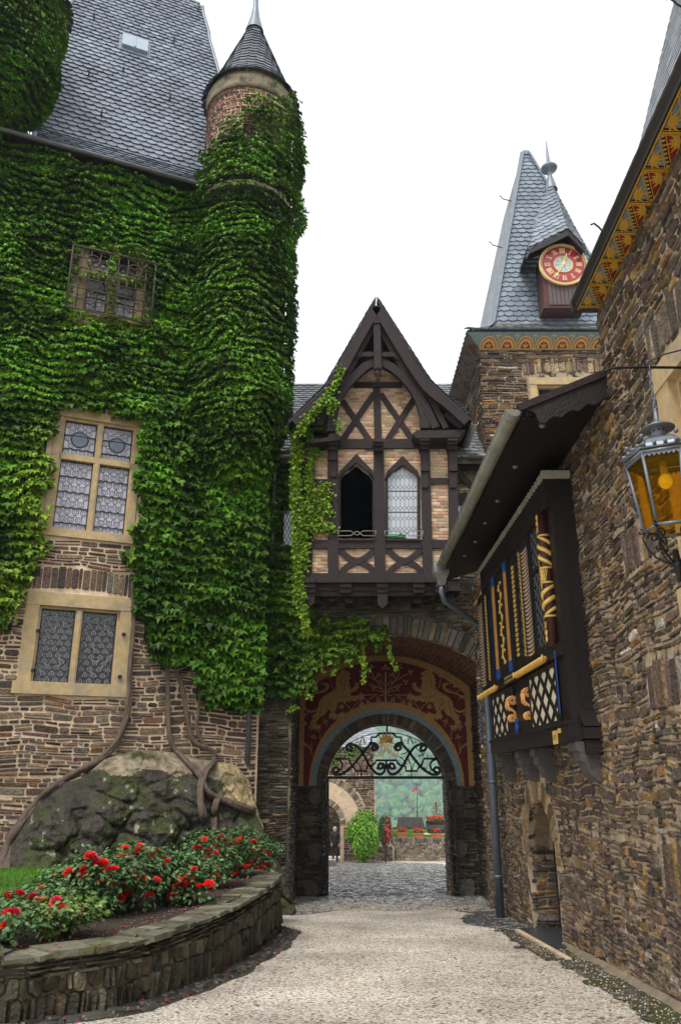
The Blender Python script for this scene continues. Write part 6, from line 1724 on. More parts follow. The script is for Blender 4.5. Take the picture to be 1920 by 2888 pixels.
# pilasters
def ycol(px, py=1750): return at_x(px, py, XB).y
ztopP, zbotP = BZ1 - .45, zrail + .16
cols = [(1357, 1370, 'scale'), (1374, 1381, 'chain'), (1384, 1397, 'chevron'), (1406, 1414, 'rope'), (1417, 1430, 'vine'), (1443, 1451, 'rope2'), (1457, 1470, 'disc'), (1480, 1487, 'chain'), (1492, 1513, 'scale_big'), (1548, 1572, 'twist')]
def pil(cy, w, d=.08):
    mb = MB(); mb.box((XB - d, cy - w / 2, zbotP), (XB + .01, cy + w / 2, ztopP)); return mb.build('pilaster', 'timber_black', bay)
def xz(parent, name, m_, fn):
    mb = MB(); fn(mb)
    if mb.V: mb.build(name, m_, parent)
for pa_, pb_, kind in cols:
    px = (pa_ + pb_) / 2; y_a, y_b = ycol(pa_), ycol(pb_); cy = (y_a + y_b) / 2; w = abs(y_b - y_a); k_ = w
    zt, zb_ = ztopP - .15, zbotP + .10
    if kind in ('scale', 'scale_big'):
        P = pil(cy, w * 1.15, .06); st = .064
        def fn(mb, blue=False):
            z = zb_
            while z < zt:
                for (r, off) in (((w * .50, 0),) if not blue else ((w * .50, .030),)):
                    A = [(r * math.cos(t), -.055 * math.sin(t)) for t in np.linspace(0, math.pi, 9)]; B = [(r * .95 * math.cos(t), -.022 * math.sin(t) + .0) for t in np.linspace(math.pi, 0, 9)]
                    pts_ = A + B
                    V = [Vector((XB - .064 - (0 if blue else .003), cy + a, z + b + off)) for a, b in pts_]
                    for i in range(8): mb.poly([V[i], V[i + 1], V[16 - i], V[17 - i]])
                z += st
        xz(P, 'gilded_scale', 'gold', fn); xz(P, 'blue_scale', 'blue_dark' if kind == 'scale' else 'blue_dark', lambda mb: fn(mb, True))
    elif kind == 'chain':
        P = pil(cy, w, .045)
        def fn(mb):
            z = zb_
            while z < zt: mb.beam((XB - .046, cy - w * .35, z), (XB - .046, cy + w * .2, z + .022), .022, .008, nR); mb.beam((XB - .046, cy + w * .35, z + .034), (XB - .046, cy - w * .2, z + .056), .022, .008, nR); z += .07
        xz(P, 'gilded_chain', 'gold', fn)
    elif kind == 'chevron':
        P = pil(cy, w, .05)
        def fn(mb):
            z = zb_
            while z < zt:
                for s_ in (-1, 1): mb.beam((XB - .052, cy, z + .06), (XB - .052, cy + s_ * w * .42, z - .03), .022, .006, nR)
                z += .072
        xz(P, 'blue_chevron', mat('ink_blue_paint', (.008, .022, .09), rough=.6), fn)
    elif kind in ('rope', 'rope2'):
        w_ = w; P = pil(cy, w_, .10); zA = at_x(px, 1849 if kind == 'rope' else 1821, XB).z; zB = at_x(px, 1600 if kind == 'rope' else 1557, XB).z
        def fn(mb):
            z = zbotP + .17
            while z < ztopP - .20:
                for s_ in (-1, 0, 1): mb.beam((XB - .102, cy + s_ * w * .33 - w * .14, z), (XB - .102, cy + s_ * w * .33 + w * .14, z + .03), .024, .010, nR)
                z += .036
        xz(P, 'gilded_rope', mat('copper_gilt', (.80, .40, .12), rough=.5, metal=.2, var=.2) if 'copper_gilt' not in bpy.data.materials else bpy.data.materials['copper_gilt'], fn)
        xz(P, 'blue_block', 'blue', lambda mb: (mb.box((XB - .115, cy - w * .5, ztopP - .19), (XB - .10, cy + w * .5, ztopP - .02)), mb.box((XB - .115, cy - w * .5, zbotP - .02), (XB - .10, cy + w * .5, zbotP + .16))))
    elif kind == 'vine':
        P = pil(cy, w, .05)
        def fn(mb):
            zz = np.linspace(zb_ + .1, zt - .1, 90); mb.tube([(XB - .066, cy + w * .22 * math.sin(z * 15), z) for z in zz], .016, 5)
            for k, z in enumerate(np.arange(zb_ + .1, zt - .1, .105)):
                s_ = 1 if k % 2 else -1; mb.tube([(XB - .066, cy, z), (XB - .066, cy + s_ * w * .25, z + .04), (XB - .066, cy + s_ * w * .4, z + .02)], [.014, .028, .010], 5)
        xz(P, 'gilded_vine', 'gold', fn)
    elif kind == 'disc':
        P = pil(cy, w, .05)
        def fn(mb):
            z = zb_ + .1
            while z < zt - .05: mb.prism([(XB - .05, cy + w * .27 * math.cos(t), z + .032 * math.sin(t)) for t in np.linspace(0, 6.283, 8, endpoint=False)], (-.014, 0, 0)); z += .084
        xz(P, 'gilded_disc', 'gold', fn)
    elif kind == 'twist':
        mb = MB(); mb.tube([(XB - .03, cy, z) for z in np.linspace(zbotP, ztopP + .1, 4)], .085, 12); P = mb.build('corner_post', mat('oxblood_timber', (.055, .012, .010), rough=.5, var=.3), bay)
        def fn(mb):
            zz0, zz1 = zbotP + .42, ztopP - .32; zm = (zz0 + zz1) / 2
            for (za, zb2) in ((zz0, zm - .11), (zm + .11, zz1)):
                for ph in (0, math.pi):
                    pts_ = []
                    for t in np.linspace(0, 1, 30):
                        a = ph + t * 9.5 * (1 if za == zz0 else -1); pts_.append((XB - .03 + .088 * math.cos(a), cy + .088 * math.sin(a), za + (zb2 - za) * t))
                    mb.tube(pts_, [.006 + .030 * math.sin(math.pi * min(1, max(0, t))) ** .5 for t in np.linspace(0, 1, 30)], 6)
            for z in (zz0, zm - .11, zm + .11, zz1): mb.tube([(XB - .03 + .09 * math.cos(a), cy + .09 * math.sin(a), z) for a in np.linspace(0, 6.283, 14, endpoint=False)], .016, 5, closed=True)
            for k in range(7):
                for s_ in (-1, 1):
                    a = math.pi + .9 * (k - 3) / 3; a2 = a + s_ * .5
                    mb.tube([(XB - .03 + .09 * math.cos(a + (a2 - a) * t), cy + .09 * math.sin(a + (a2 - a) * t), zm - .1 + .2 * t) for t in np.linspace(0, 1, 6)], .008, 4)
            for zc, s_ in ((zz1 + .07, 1), (zz0 - .09, -1)):
                for k in range(3):
                    for q in range(4): mb.beam((XB - .118, cy - .045 + .03 * q, zc + .032 * k * s_ - .012), (XB - .118, cy - .045 + .03 * q, zc + .032 * k * s_ + .012), .012, .006, nR)
            for zc in (zz1 + .24, zz0 - .28):
                for k, (dz, rr) in enumerate(((.05, .045), (-.05, .05))):
                    mb.tube([(XB - .118, cy + (rr * (1 - t / 9)) * math.cos(t) * (1 if k else -1), zc + dz + (rr * (1 - t / 9)) * math.sin(t)) for t in np.linspace(0, 8, 22)], .010, 5)
                mb.tube([(XB - .118, cy - .045, zc + .05), (XB - .118, cy, zc), (XB - .118, cy + .05, zc - .05)], .010, 5)
        xz(P, 'gilded_carving', 'gold', fn)
        xz(P, 'gilded_chain', 'gold_dull', lambda mb: [mb.beam((XB - .10, cy + .12, z), (XB - .10, cy + .12, z + .03), .018, .01, nR) for z in np.arange(zbotP + .55, ztopP - .6, .05)])
# windows between
def bw(pa, pb):
    y1, y0 = ycol(pa) , ycol(pb); 
    if y0 > y1: y0, y1 = y1, y0
    mb = MB(); mb.box((XB - .012, y0, zbotP), (XB + .0, y1, ztopP)); g = mb.build('window_glass', 'glass_dark', bay)
    mb = MB()
    for a, b in (((y0, zbotP), (y0, ztopP)), ((y1, zbotP), (y1, ztopP)), ((y0, (zbotP + ztopP) / 2 + .3), (y1, (zbotP + ztopP) / 2 + .3)), ((y0, ztopP), (y1, ztopP)), ((y0, zbotP), (y1, zbotP))): mb.beam((XB - .012, *a), (XB - .012, *b), .05, .035, nR)
    mb.build('sash', 'timber_black', g)
    mb = MB(); n_ = 3
    for z in np.arange(zbotP + .1, ztopP, .19):
        for k in range(n_):
            c = y0 + (y1 - y0) * (k + .5) / n_; mb.beam((XB - .016, c - (y1 - y0) / n_ / 2, z), (XB - .016, c, z + .095), .008, .004, nR); mb.beam((XB - .016, c, z + .095), (XB - .016, c + (y1 - y0) / n_ / 2, z), .008, .004, nR)
            mb.beam((XB - .016, c - (y1 - y0) / n_ / 2, z + .19), (XB - .016, c, z + .095), .008, .004, nR); mb.beam((XB - .016, c, z + .095), (XB - .016, c + (y1 - y0) / n_ / 2, z + .19), .008, .004, nR)
    mb.build('lead_came', 'came_light', g)
bw(1515, 1546); bw(1431, 1442); bw(1471, 1479); bw(1398, 1405)
# gilded scroll rods on the rail, inscription board
def rod(pa, pb, py):
    ya, yb = at_x(pa[0], pa[1], XB).y, at_x(pb[0], pb[1], XB).y; z = zrail + .02; mb = MB(); n_ = 24
    mb.tube([(XB - .11, ya + (yb - ya) * t, z) for t in np.linspace(0, 1, n_)], [.036 + .010 * ((i % 2) == 0) for i in range(n_)], 10); o = mb.build('scroll_rod', bpy.data.materials['copper_gilt'], bay)
    mb = MB()
    for t in np.linspace(.06, .94, 14): mb.tube([(XB - .11 + .046 * math.cos(a), ya + (yb - ya) * t, z + .046 * math.sin(a)) for a in np.linspace(0, 6.283, 10, endpoint=False)], .01, 4, closed=True)
    for yy_, s_ in ((ya, 1), (yb, -1)): mb.tube([(XB - .15, yy_ + .03 * math.cos(t) * (1 - t / 12), z + .06 * math.sin(t) * (1 - t / 12)) for t in np.linspace(0, 8, 18)], .010, 4)
    mb.build('gilding', 'gold', o)
rod((1366, 1965), (1416, 1940), 0); rod((1472, 1908), (1559, 1873), 0)
mb = MB()
ya, yb = ycol(1430, 1915), ycol(1460, 1915)
for k in range(14):
    y = ya + (yb - ya) * k / 13
    for j in range(2): mb.beam((XB - .052, y, zrail + .02 + .07 * j), (XB - .052, y + .0 + .02 * ((k * 7) % 3 - 1), zrail + .065 + .07 * j), .012, .005, nR)
mb.build('gilded_inscription', 'gold_dull', bay)
# lattice panels: dark boards over cream ground
zl0, zl1 = BZ0 + .25, zrail - .08
def lattice(pa, pb):
    y0, y1 = sorted((ycol(pa, 1990), ycol(pb, 1990))); mb = MB(); mb.box((XB - .01, y0, zl0), (XB + .0, y1, zl1)); P = mb.build('lattice_ground', 'cream', bay)
    mb = MB(); Wd = y1 - y0; Hh = zl1 - zl0; st = Wd / 3.6; w = st * .20
    for s_ in (-1, 1):
        for k in range(-6, 12):
            a = y0 + k * st; A = (a, zl0); B_ = (a + s_ * st * 2.2, zl1)
            pts_ = [A, B_]; 
            # clip to panel
            def cl(p, q):
                (ax_, az), (bx, bz) = p, q
                t0_, t1_ = 0, 1; dx = bx - ax_
                for lim, sg in ((y0 + .02, 1), (y1 - .02, -1)):
                    da = (ax_ - lim) * sg; db = (bx - lim) * sg
                    if da < 0 and db < 0: return None
                    if da < 0: t0_ = max(t0_, da / (da - db))
                    if db < 0: t1_ = min(t1_, da / (da - db))
                if t0_ >= t1_: return None
                return (ax_ + dx * t0_, az + (bz - az) * t0_), (ax_ + dx * t1_, az + (bz - az) * t1_)
            r = cl(A, B_)
            if r: mb.beam((XB - .010 - (.002 if s_ > 0 else 0), *r[0]), (XB - .010 - (.002 if s_ > 0 else 0), *r[1]), w, .008 + (.003 if s_ > 0 else 0), nR)
    for a, b in (((y0, zl0), (y1, zl0)), ((y0, zl1), (y1, zl1)), ((y0, zl0), (y0, zl1)), ((y1, zl0), (y1, zl1))): mb.beam((XB - .01, *a), (XB - .01, *b), .06, .02, nR)
    mb.build('lattice', 'timber_black', P)
lattice(1390, 1446); lattice(1498, 1578)
mb = MB(); yb_ = ycol(1590, 1990); mb.beam((XB - .06, yb_, zl0 + .1), (XB - .06, yb_, zl1 + .15), .03, .012, nR); mb.build('blue_fillet', 'blue', bay); mb = MB(); mb.beam((XB - .06, ycol(1362, 2030), zl0), (XB - .06, ycol(1362, 2030), zl1), .05, .012, nR); mb.build('blue_fillet', 'blue', bay)
# S-shaped gilded brackets
for (px, py, hgt) in ((1441, 2000, .44), (1486, 1985, .50)):
    cy = ycol(px + 8, py); zc = at_y(px, py, cy).z; xc = at_y(px, py, cy).x; mb = MB(); h2 = hgt / 2; r1, r2 = .085, .068
    for dy in (-.07, 0, .07):
        def spiral(c0, c1, r, s_, st, n_=26): return [(c0 + r * (1 - .8 * t / (4 * math.pi)) * math.cos(st + s_ * t), cy + dy, c1 + r * (1 - .8 * t / (4 * math.pi)) * math.sin(st + s_ * t)) for t in np.linspace(0, 4 * math.pi, n_)]
        A_ = spiral(xc + .02, zc + h2 - r1, r1, -1, math.pi); B_ = spiral(xc + .0, zc - h2 + r2, r2, -1, 0)
        mb.tube(A_, .018, 6); mb.tube(B_, .016, 6); mb.tube([A_[0], (xc - .06, cy + dy, zc + .03), (xc + .04, cy + dy, zc - .05), B_[0]], .024, 6)
    mb.build('scroll_bracket', bpy.data.materials['copper_gilt'], bay)
    mb = MB(); mb.box((XB - .06, cy - .05, zl0), (XB, cy + .35, zl1)); mb.build('bracket_block', 'timber_black', bay)
cy = ycol(1500, 2010); mb = MB(); zc = at_x(1478, 2040, XB).z; cy = ycol(1479, 2040)
mb.prism([(XB - .12, cy + a, zc + b) for a, b in ((.07, .08), (.09, .02), (.06, -.02), (.08, -.08), (.02, -.17), (-.05, -.09), (-.03, -.01), (-.05, .04), (-.01, .07))], (-.03, 0, 0)); mb.build('blue_leaf_carving', 'blue', bay)
# small brass plates
mb = MB(); p = BP(1579, 2080); mb.box((XB - .08, p[1] - .13, p[2] - .09), (XB - .07, p[1] + .10, p[2] + .09)); pl = mb.build('brass_plate', 'gold', bay)
mb = MB()
for k in range(3): mb.beam((XB - .081, p[1] + .05 - .06 * k, p[2] - .035), (XB - .081, p[1] + .03 - .06 * k, p[2] + .035), .012, .003, nR)
mb.build('plate_marks', 'timber', pl)
mb = MB(); 
for (a, b) in ((1592, 2061), (1364, 2132), (1369, 2105)): p = BP(a, b); mb.box((XB - .085, p[1] - .06, p[2] - .03), (XB - .07, p[1] + .06, p[2] + .03))
mb.build('gilded_tip', 'gold', bay)
# dentil cornice
mb = MB(); y = BY0 - .05; zc = BZ1 + .0
k = 0
while y < BY1:
    mb.box((XB - .13, y, zc - .04), (XB - .095, y + (.06 if k % 9 else .15), zc + .05)); y += .15; k += 1
mb.box((XB - .13, BY0 - .16, zc - .03), (XB + .28, BY0 - .08, zc + .07)); mb.build('dentil_cornice', mat('weathered_white_paint', (.50, .48, .42), rough=.8, var=.3, vscale=20), bay)
# corbels below
def corbel(y, w, name='stone_corbel', big=1.0):
    mb = MB(); q = [(3.52, BZ0 - .03), (XB + .02, BZ0 - .03), (XB + .02, BZ0 - .14), (XB + .07, BZ0 - .16), (XB + .07, BZ0 - .27), (XB + .12, BZ0 - .29), (XB + .17, BZ0 - .42), (XB + .27, BZ0 - .52), (3.52, BZ0 - .55)]
    mb.prism([(x, y - w / 2, z) for x, z in q], (0, w, 0)); mb.build(name, mat('grey_basalt_corbel', (.10, .09, .09), rough=.9, var=.35, vscale=14, bump=.6) if 'grey_basalt_corbel' not in bpy.data.materials else bpy.data.materials['grey_basalt_corbel'], bay)
for px in (1412, 1470, 1515): corbel(at_x(px, 2140, XB + .1).y, .34)
corbel(BY0 + .1, .36)
mb = MB(); mb.prism([(3.15, BY0 - .24, BZ0 + .16), (3.62, BY0 - .24, BZ0 + .16), (3.62, BY0 - .02, BZ0 + .38), (3.15, BY0 - .02, BZ0 + .38)], (0, 0, -.02)); mb.box((3.15, BY0 - .24, BZ0 - .0), (3.62, BY0 - .03, BZ0 + .155)); mb.box((3.18, BY0 - .20, BZ0 - .18), (3.60, BY0 - .03, BZ0 - .02)); mb.build('moulded_block', 'timber_black', bay)
# lean-to roof above, with soffit, verge board, gutter
GXr = 2.2; g0 = at_x(1459, 1175, GXr); g1 = at_x(1249, 1604, GXr); ZG = (g0.z + g1.z) / 2; YG0, YG1 = g0.y, g1.y
mb = MB(); mb.prism([(GXr + .1, YG0, ZG - .02), (3.45, YG0, ZG + .52), (3.45, YG1 + 1.0, ZG + .52), (GXr + .1, YG1 + 1.0, ZG - .02)], (0, 0, .06)); 
mb.prism([(GXr + .05, YG0 + .05, ZG - .04), (3.6, YG0 + .05, ZG + .36), (3.6, YG1 + 1, ZG + .36), (GXr + .05, YG1 + 1, ZG - .04)], (0, 0, .03)); mb.build('roof_boards', 'timber_black', bay)
def LRf(u, v, d): return (GXr - .02 + v * .92, YG0 - .03 + u, ZG + .03 + v * .40 + d)
V = []; F = []; C = []
slates(V, F, C, LRf, 0, 1.35, lambda v: (0, YG1 - YG0 + 1.1), row=.16, wid=.2, seed=120, base=(.12, .13, .15), lift=.03); slate_obj('slate_roof', bay, (V, F, C))
# scalloped verge board facing the camera
P = [(GXr + .2, ZG + .02)]; n_ = 5
for i in range(n_):
    a = GXr + .25 + i * .22
    P += [(a, ZG - .10 + .085 * i - .02), (a + .06, ZG - .13 + .085 * i), (a + .14, ZG - .06 + .085 * i), (a + .19, ZG - .03 + .085 * i)]
P += [(3.38, ZG + .32), (3.38, ZG + .62), (GXr + .02, ZG + .09)]
mb = MB(); mb.prism([(x, YG0 - .06, z) for x, z in P], (0, .05, 0)); mb.build('verge_board', 'timber_black', bay)
mb = MB()
mb.beam((GXr + .0, YG0 - .09, ZG + .07), (3.42, YG0 - .09, ZG + .60), .09, .06, (0, 1, 0)); mb.build('verge_trim', 'timber', bay)
mb = MB(); gutter(mb, (GXr - .05, YG0 - .06, ZG + .05), (GXr - .05, YG1, ZG + .05), .095)
for y in np.arange(YG0 + .1, YG1, .95): mb.tube([(GXr - .05 + .102 * math.cos(a), y, ZG + .05 - .102 * math.sin(a)) for a in np.linspace(0, math.pi, 9)], .010, 5)
mb.tube([(GXr + .045, YG0 - .06, ZG + .055), (GXr + .045, YG1, ZG + .055)], .014, 6); mb.tube([(GXr - .145, YG0 - .06, ZG + .055), (GXr - .145, YG1, ZG + .055)], .014, 6)
gu = mb.build('gutter', mat('pale_zinc_gutter', (.24, .24, .20), rough=.45, metal=.3, var=.25, vscale=6, bump=.1), bay)
mb = MB(); mb.prism([(GXr - .05 + .085 * math.cos(a), YG0 - .065, ZG + .05 + .085 * math.sin(a)) for a in np.linspace(math.pi, 2 * math.pi, 12)], (0, .01, 0)); mb.build('gutter_end', bpy.data.materials['pale_zinc_gutter'], gu)
# crescent rafter tips under the eaves
for (px, py) in ((1528, 1200), (1452, 1316), (1402, 1412), (1368, 1474), (1340, 1527), (1310, 1567)):
    mb = MB(); p = at_z(px, py, ZG + .02); mb.lathe([(.01, -.035), (.035, -.025), (.045, 0)], tuple(p), 8); mb.build('rafter_cap', bpy.data.materials['pale_zinc_gutter'], bay)
# hopper and downpipe
hop = thing('rainwater_hopper', 'zinc hopper and bent downpipe at the lower end of the lean-to gutter', 'drainpipe', (GXr, YG1, ZG - .6))
mb = MB(); a = at_x(1249, 1630, GXr - .05)
cx_, cyy = GXr - .05, YG1 + .02
V = []
for (z, w) in ((ZG + .12, .17), (ZG - .10, .16), (ZG - .26, .09), (ZG - .36, .075)): V += [(cx_ - w, cyy - w, z), (cx_ + w, cyy - w, z), (cx_ + w, cyy + w, z), (cx_ - w, cyy + w, z)]
F = [(4 * i + j, 4 * i + (j + 1) % 4, 4 * i + 4 + (j + 1) % 4, 4 * i + 4 + j) for i in range(3) for j in range(4)]
mb.add(V, F); mb.build('hopper_box', 'zinc', hop)
mb = MB(); e_ = at_y(1352, 1765, 17.35); 
mb.tube([(cx_, cyy, ZG - .33), (cx_, cyy, ZG - .50), (cx_ + .06, cyy + .05, ZG - .68), tuple(Vector((cx_, cyy, ZG - .62)).lerp(e_, .5)), tuple(e_), (X, yy, e_.z - .35), (X, yy, 5.0 if e_.z > 5 else e_.z - .8)], .065, 10); mb.build('bent_pipe', 'zinc_blue', hop)

# ================================================================== lantern on its bracket
LC = at_y(1880, 1390, 5.35); LCx, LCy = LC.x, LC.y
ztL = at_y(1850, 1298, LCy).z; zbL = at_y(1850, 1492, LCy).z
lan = thing('hanging_lantern', 'grey hexagonal lantern with amber glass hanging on a chain from an iron bar', 'lantern', (LCx, LCy, zbL))
RTp, RBt = .255, .185; ROT = R(36)
def HX(i, r, z): a = ROT + i * math.pi / 3; return Vector((LCx + r * math.cos(a), LCy + r * math.sin(a), z))
mb = MB()
for i in range(6): mb.poly([HX(i, RBt - .004, zbL), HX(i + 1, RBt - .004, zbL), HX(i + 1, RTp - .004, ztL), HX(i, RTp - .004, ztL)])
am = mat('amber_glass', (.60, .30, .02), rough=.08, var=.3, vscale=30, bump=.15, bscale=60, bdist=.002, trans=.93)
am.node_tree.nodes['Principled BSDF'].inputs['IOR'].default_value = 1.03
mb.build('amber_pane', am, lan)
mb = MB()
for i in range(6):
    mb.tube([HX(i, RBt, zbL), HX(i, RTp, ztL)], .013, 6); mb.tube([HX(i, RBt + .002, zbL), HX(i + 1, RBt + .002, zbL)], .014, 6); mb.tube([HX(i, RTp + .004, ztL), HX(i + 1, RTp + .004, ztL)], .014, 6)
    mb.tube([HX(i, RTp + .012, ztL + .03), HX(i + 1, RTp + .012, ztL + .03)], .010, 6)
mb.build('lantern_frame', 'steel', lan)
mb = MB()
for i in range(6):       # scalloped skirt
    a, b = HX(i, RTp + .006, ztL), HX(i + 1, RTp + .006, ztL); n_ = 8
    for k in range(n_):
        p, q = a.lerp(b, k / n_), a.lerp(b, (k + 1) / n_); m_ = (p + q) / 2; mb.poly([p, q, q - Vector((0, 0, .022)), m_ - Vector((0, 0, .042)), p - Vector((0, 0, .022))])
mb.build('scalloped_skirt', 'steel', lan)
HD = .145; prof_ = [(RTp + .012, .03), (RTp - .01, .035), (RTp * .90, .075), (RTp * .74, .12), (RTp * .54, HD), (RTp * .36, HD + .018)]
mb = MB()
for i in range(6):
    for (r0, z0), (r1, z1) in zip(prof_[:-1], prof_[1:]): mb.add([HX(i, r0, ztL + z0), HX(i + 1, r0, ztL + z0), HX(i + 1, r1, ztL + z1), HX(i, r1, ztL + z1)], [(0, 1, 2, 3)])
    mb.tube([HX(i, r + .002, ztL + z) for r, z in prof_[1:]], .008, 5)
mb.build('dome', 'steel', lan)
mb = MB()
for i in range(6):
    a, b = HX(i, RTp + .008, ztL + .055), HX(i + 1, RTp + .008, ztL + .055); o_ = ((a + b) / 2 - Vector((LCx, LCy, a.z))).normalized()
    for t in (.08, .36, .64, .92): p = a.lerp(b, t); mb.tube([p - o_ * .02, p + o_ * .025], .014, 8)
    p = HX(i, RTp * .80, ztL + .115); o_ = (p - Vector((LCx, LCy, ztL))).normalized(); mb.ball(tuple(p + o_ * .035), .018, 6)
mb.build('crenel_stud', 'steel', lan)
zt_ = ztL + HD + .018
mb = MB(); mb.lathe([(.068, -.005), (.070, .0), (.060, .012), (.056, .095), (.12, .085), (.122, .095), (.05, .135), (.020, .155), (.016, .24), (.012, .26)], (LCx, LCy, zt_), 20); mb.build('chimney_cap', 'steel', lan)
mb = MB()
for a in np.linspace(0, 6.28, 10, endpoint=False): mb.ball((LCx + .055 * math.cos(a), LCy + .055 * math.sin(a), zt_ + .062), .0085, 5)
mb.build('vent_hole', 'dark_void', lan)
mb = MB(); zc_ = zt_ + .20; zbar = at_y(1820, 1036, LCy).z
k = 0; z = zc_
while z < zbar + .02:
    ax = (1, 0) if k % 2 else (0, 1); mb.tube([(LCx + .011 * math.cos(t) * ax[0], LCy + .011 * math.cos(t) * ax[1], z + .028 * math.sin(t) + .028) for t in np.linspace(0, 6.283, 12, endpoint=False)], .0048, 5, closed=True); z += .047; k += 1
mb.build('chain', 'steel', lan)
mb = MB(); mb.tube([(LCx, LCy, ztL - .01), (LCx, LCy, ztL - .13)], .026, 10); mb.build('bulb_holder', 'cream', lan)
mb = MB(); mb.ball((LCx, LCy, ztL - .17), .05, 8, sq=1.15); mb.build('light_bulb', mat('glowing_bulb', (.85, .75, .30), rough=.25, var=.15, vscale=40, bump=0, emit=(1, .68, .08, .3)), lan)
mb = MB()          # scrolls below
for i in range(6):
    a = ROT + i * math.pi / 3; ca, sa = math.cos(a), math.sin(a)
    def Lp(r, z): return (LCx + r * ca, LCy + r * sa, zbL + z)
    mb.tube([Lp(RBt + .0, 0), Lp(RBt + .02, -.05), Lp(RBt + .0, -.12), Lp(.13, -.20), Lp(.06, -.245), Lp(.02, -.25)], .0075, 5)
    mb.tube([Lp(RBt + .03 + .028 * math.cos(t) * (1 - t / 9), .0 + .028 * math.sin(t) * (1 - t / 9)) for t in np.linspace(1.5, 8.5, 16)], .006, 5)
    mb.tube([Lp(RBt - .05 + .040 * math.cos(t) * (1 - t / 9), -.05 + .040 * math.sin(t) * (1 - t / 9)) for t in np.linspace(0, 7.5, 18)], .007, 5)
    mb.tube([Lp(RBt - .07 + .03 * math.cos(t) * (1 - t / 9), -.125 + .03 * math.sin(t) * (1 - t / 9)) for t in np.linspace(2, 9, 16)], .006, 5)
mb.lathe([(.008, .10), (.02, .09), (.028, .0), (.045, -.01), (.02, -.04), (.03, -.07), (.012, -.10), (.018, -.12), (.003, -.14)], (LCx, LCy, zbL - .25), 10)
mb.build('scroll_work', 'iron', lan)
brk = thing('lantern_bracket', 'wrought iron bar carrying the lantern from the right wall', 'bracket', (3.1, LCy, zbar))
mb = MB(); q0 = at_y(1690, 1050, LCy); q1 = at_y(1740, 1037, LCy)
mb.tube([q0 + Vector((0, 0, -.012)), q0.lerp(q1, .5) + Vector((0, 0, .008)), q1, (LCx, LCy, zbar), (wx(LCy) + .05, LCy, zbar - .01)], [.004, .008, .011, .012, .012], 6); mb.build('bar', 'iron', brk)
mb = MB(); mb.tube([(LCx - .02, LCy, zbar + .02), (LCx + .02, LCy, zbar + .06), (LCx + .12, LCy + .0, zbar + .11), (wx(LCy) + .03, LCy, zbar + .34)], .007, 6); mb.tube([(LCx + .012 * math.cos(t), LCy, zbar + .005 + .03 * math.sin(t)) for t in np.linspace(0, 6.28, 12, endpoint=False)], .007, 5, closed=True); mb.build('stay', 'rust_iron', brk)
# ================================================================== curved planter with roses, lawn
base_px = [(0, 2888), (137, 2868), (329, 2840), (494, 2790), (640, 2727), (735, 2672), (772, 2640)]
bp = [at_ground(*p) for p in base_px]
bp = [(p.x, p.y) for p in bp]
d0_ = (bp[1][0] - bp[0][0], bp[1][1] - bp[0][1])
bp = [(bp[0][0] - 3.2, bp[0][1] - .05), (bp[0][0] - 1.6, bp[0][1] + .02)] + bp + [(bp[-1][0] + .02, bp[-1][1] + .55), (bp[-1][0] - .28, bp[-1][1] + 1.1), (bp[-1][0] - .7, bp[-1][1] + 1.6)]
pc = curve(bp, 8)
pcum = [0.0]
for a, b in zip(pc[:-1], pc[1:]): pcum.append(pcum[-1] + math.dist(a, b))
PLEN = pcum[-1]; PTOP = .075; PTH = .36
pcx = [p[0] for p in pc]; pcy = [p[1] for p in pc]
def pl_at(u):
    x, y = float(np.interp(u, pcum, pcx)), float(np.interp(u, pcum, pcy)); x2, y2 = float(np.interp(min(u + .08, PLEN), pcum, pcx)), float(np.interp(min(u + .08, PLEN), pcum, pcy)); x1_, y1_ = float(np.interp(max(u - .08, 0), pcum, pcx)), float(np.interp(max(u - .08, 0), pcum, pcy))
    t = Vector((x2 - x1_, y2 - y1_, 0)).normalized(); return x, y, t, Vector((t.y, -t.x, 0))
def PW(u, v, d): x, y, t, n_ = pl_at(u); return (x + n_.x * d, y + n_.y * d, v)
pln = thing('stone_planter', 'low curved rubble-stone planter wall in the left foreground', 'planter', (-2, 10.5, -.3))
us_ = np.arange(0, PLEN, .12)
mb = MB()
for a, b in zip(us_[:-1], us_[1:]):
    A = [PW(a, gz(PW(a, 0, 0)[1]) - .1, 0), PW(b, gz(PW(b, 0, 0)[1]) - .1, 0), PW(b, PTOP - .05, 0), PW(a, PTOP - .05, 0)]
    B_ = [PW(a, -1.0, -PTH), PW(b, -1.0, -PTH), PW(b, PTOP - .05, -PTH), PW(a, PTOP - .05, -PTH)]
    mb.poly(A); mb.poly([A[3], A[2], B_[2], B_[3]]); mb.poly([B_[0], B_[3], B_[2], B_[1]])
mb.build('wall', 'mortar_black', pln)
mb = MB(); PALP = [(.055, .046, .03), (.08, .066, .043), (.038, .033, .025), (.10, .085, .055), (.065, .062, .035), (.14, .12, .08), (.075, .055, .033)]
stones(mb, PW, 0, PLEN, -.95, PTOP - .22, lambda u, v: v > gz(PW(u, 0, 0)[1]) - .06, hr=(.16, .40), wr=(.05, .17), gap=.012, dep=.045, pal=PALP, seed=130, wav=.06)
stones(mb, PW, 0, PLEN, PTOP - .22, PTOP - .05, lambda u, v: True, hr=(.05, .09), wr=(.10, .32), gap=.012, dep=.045, pal=PALP, seed=131, wav=.02)
mb.build('stonework', 'stone_wet', pln, attr=True)
mb = MB(); rnd = random.Random(4); u = 0
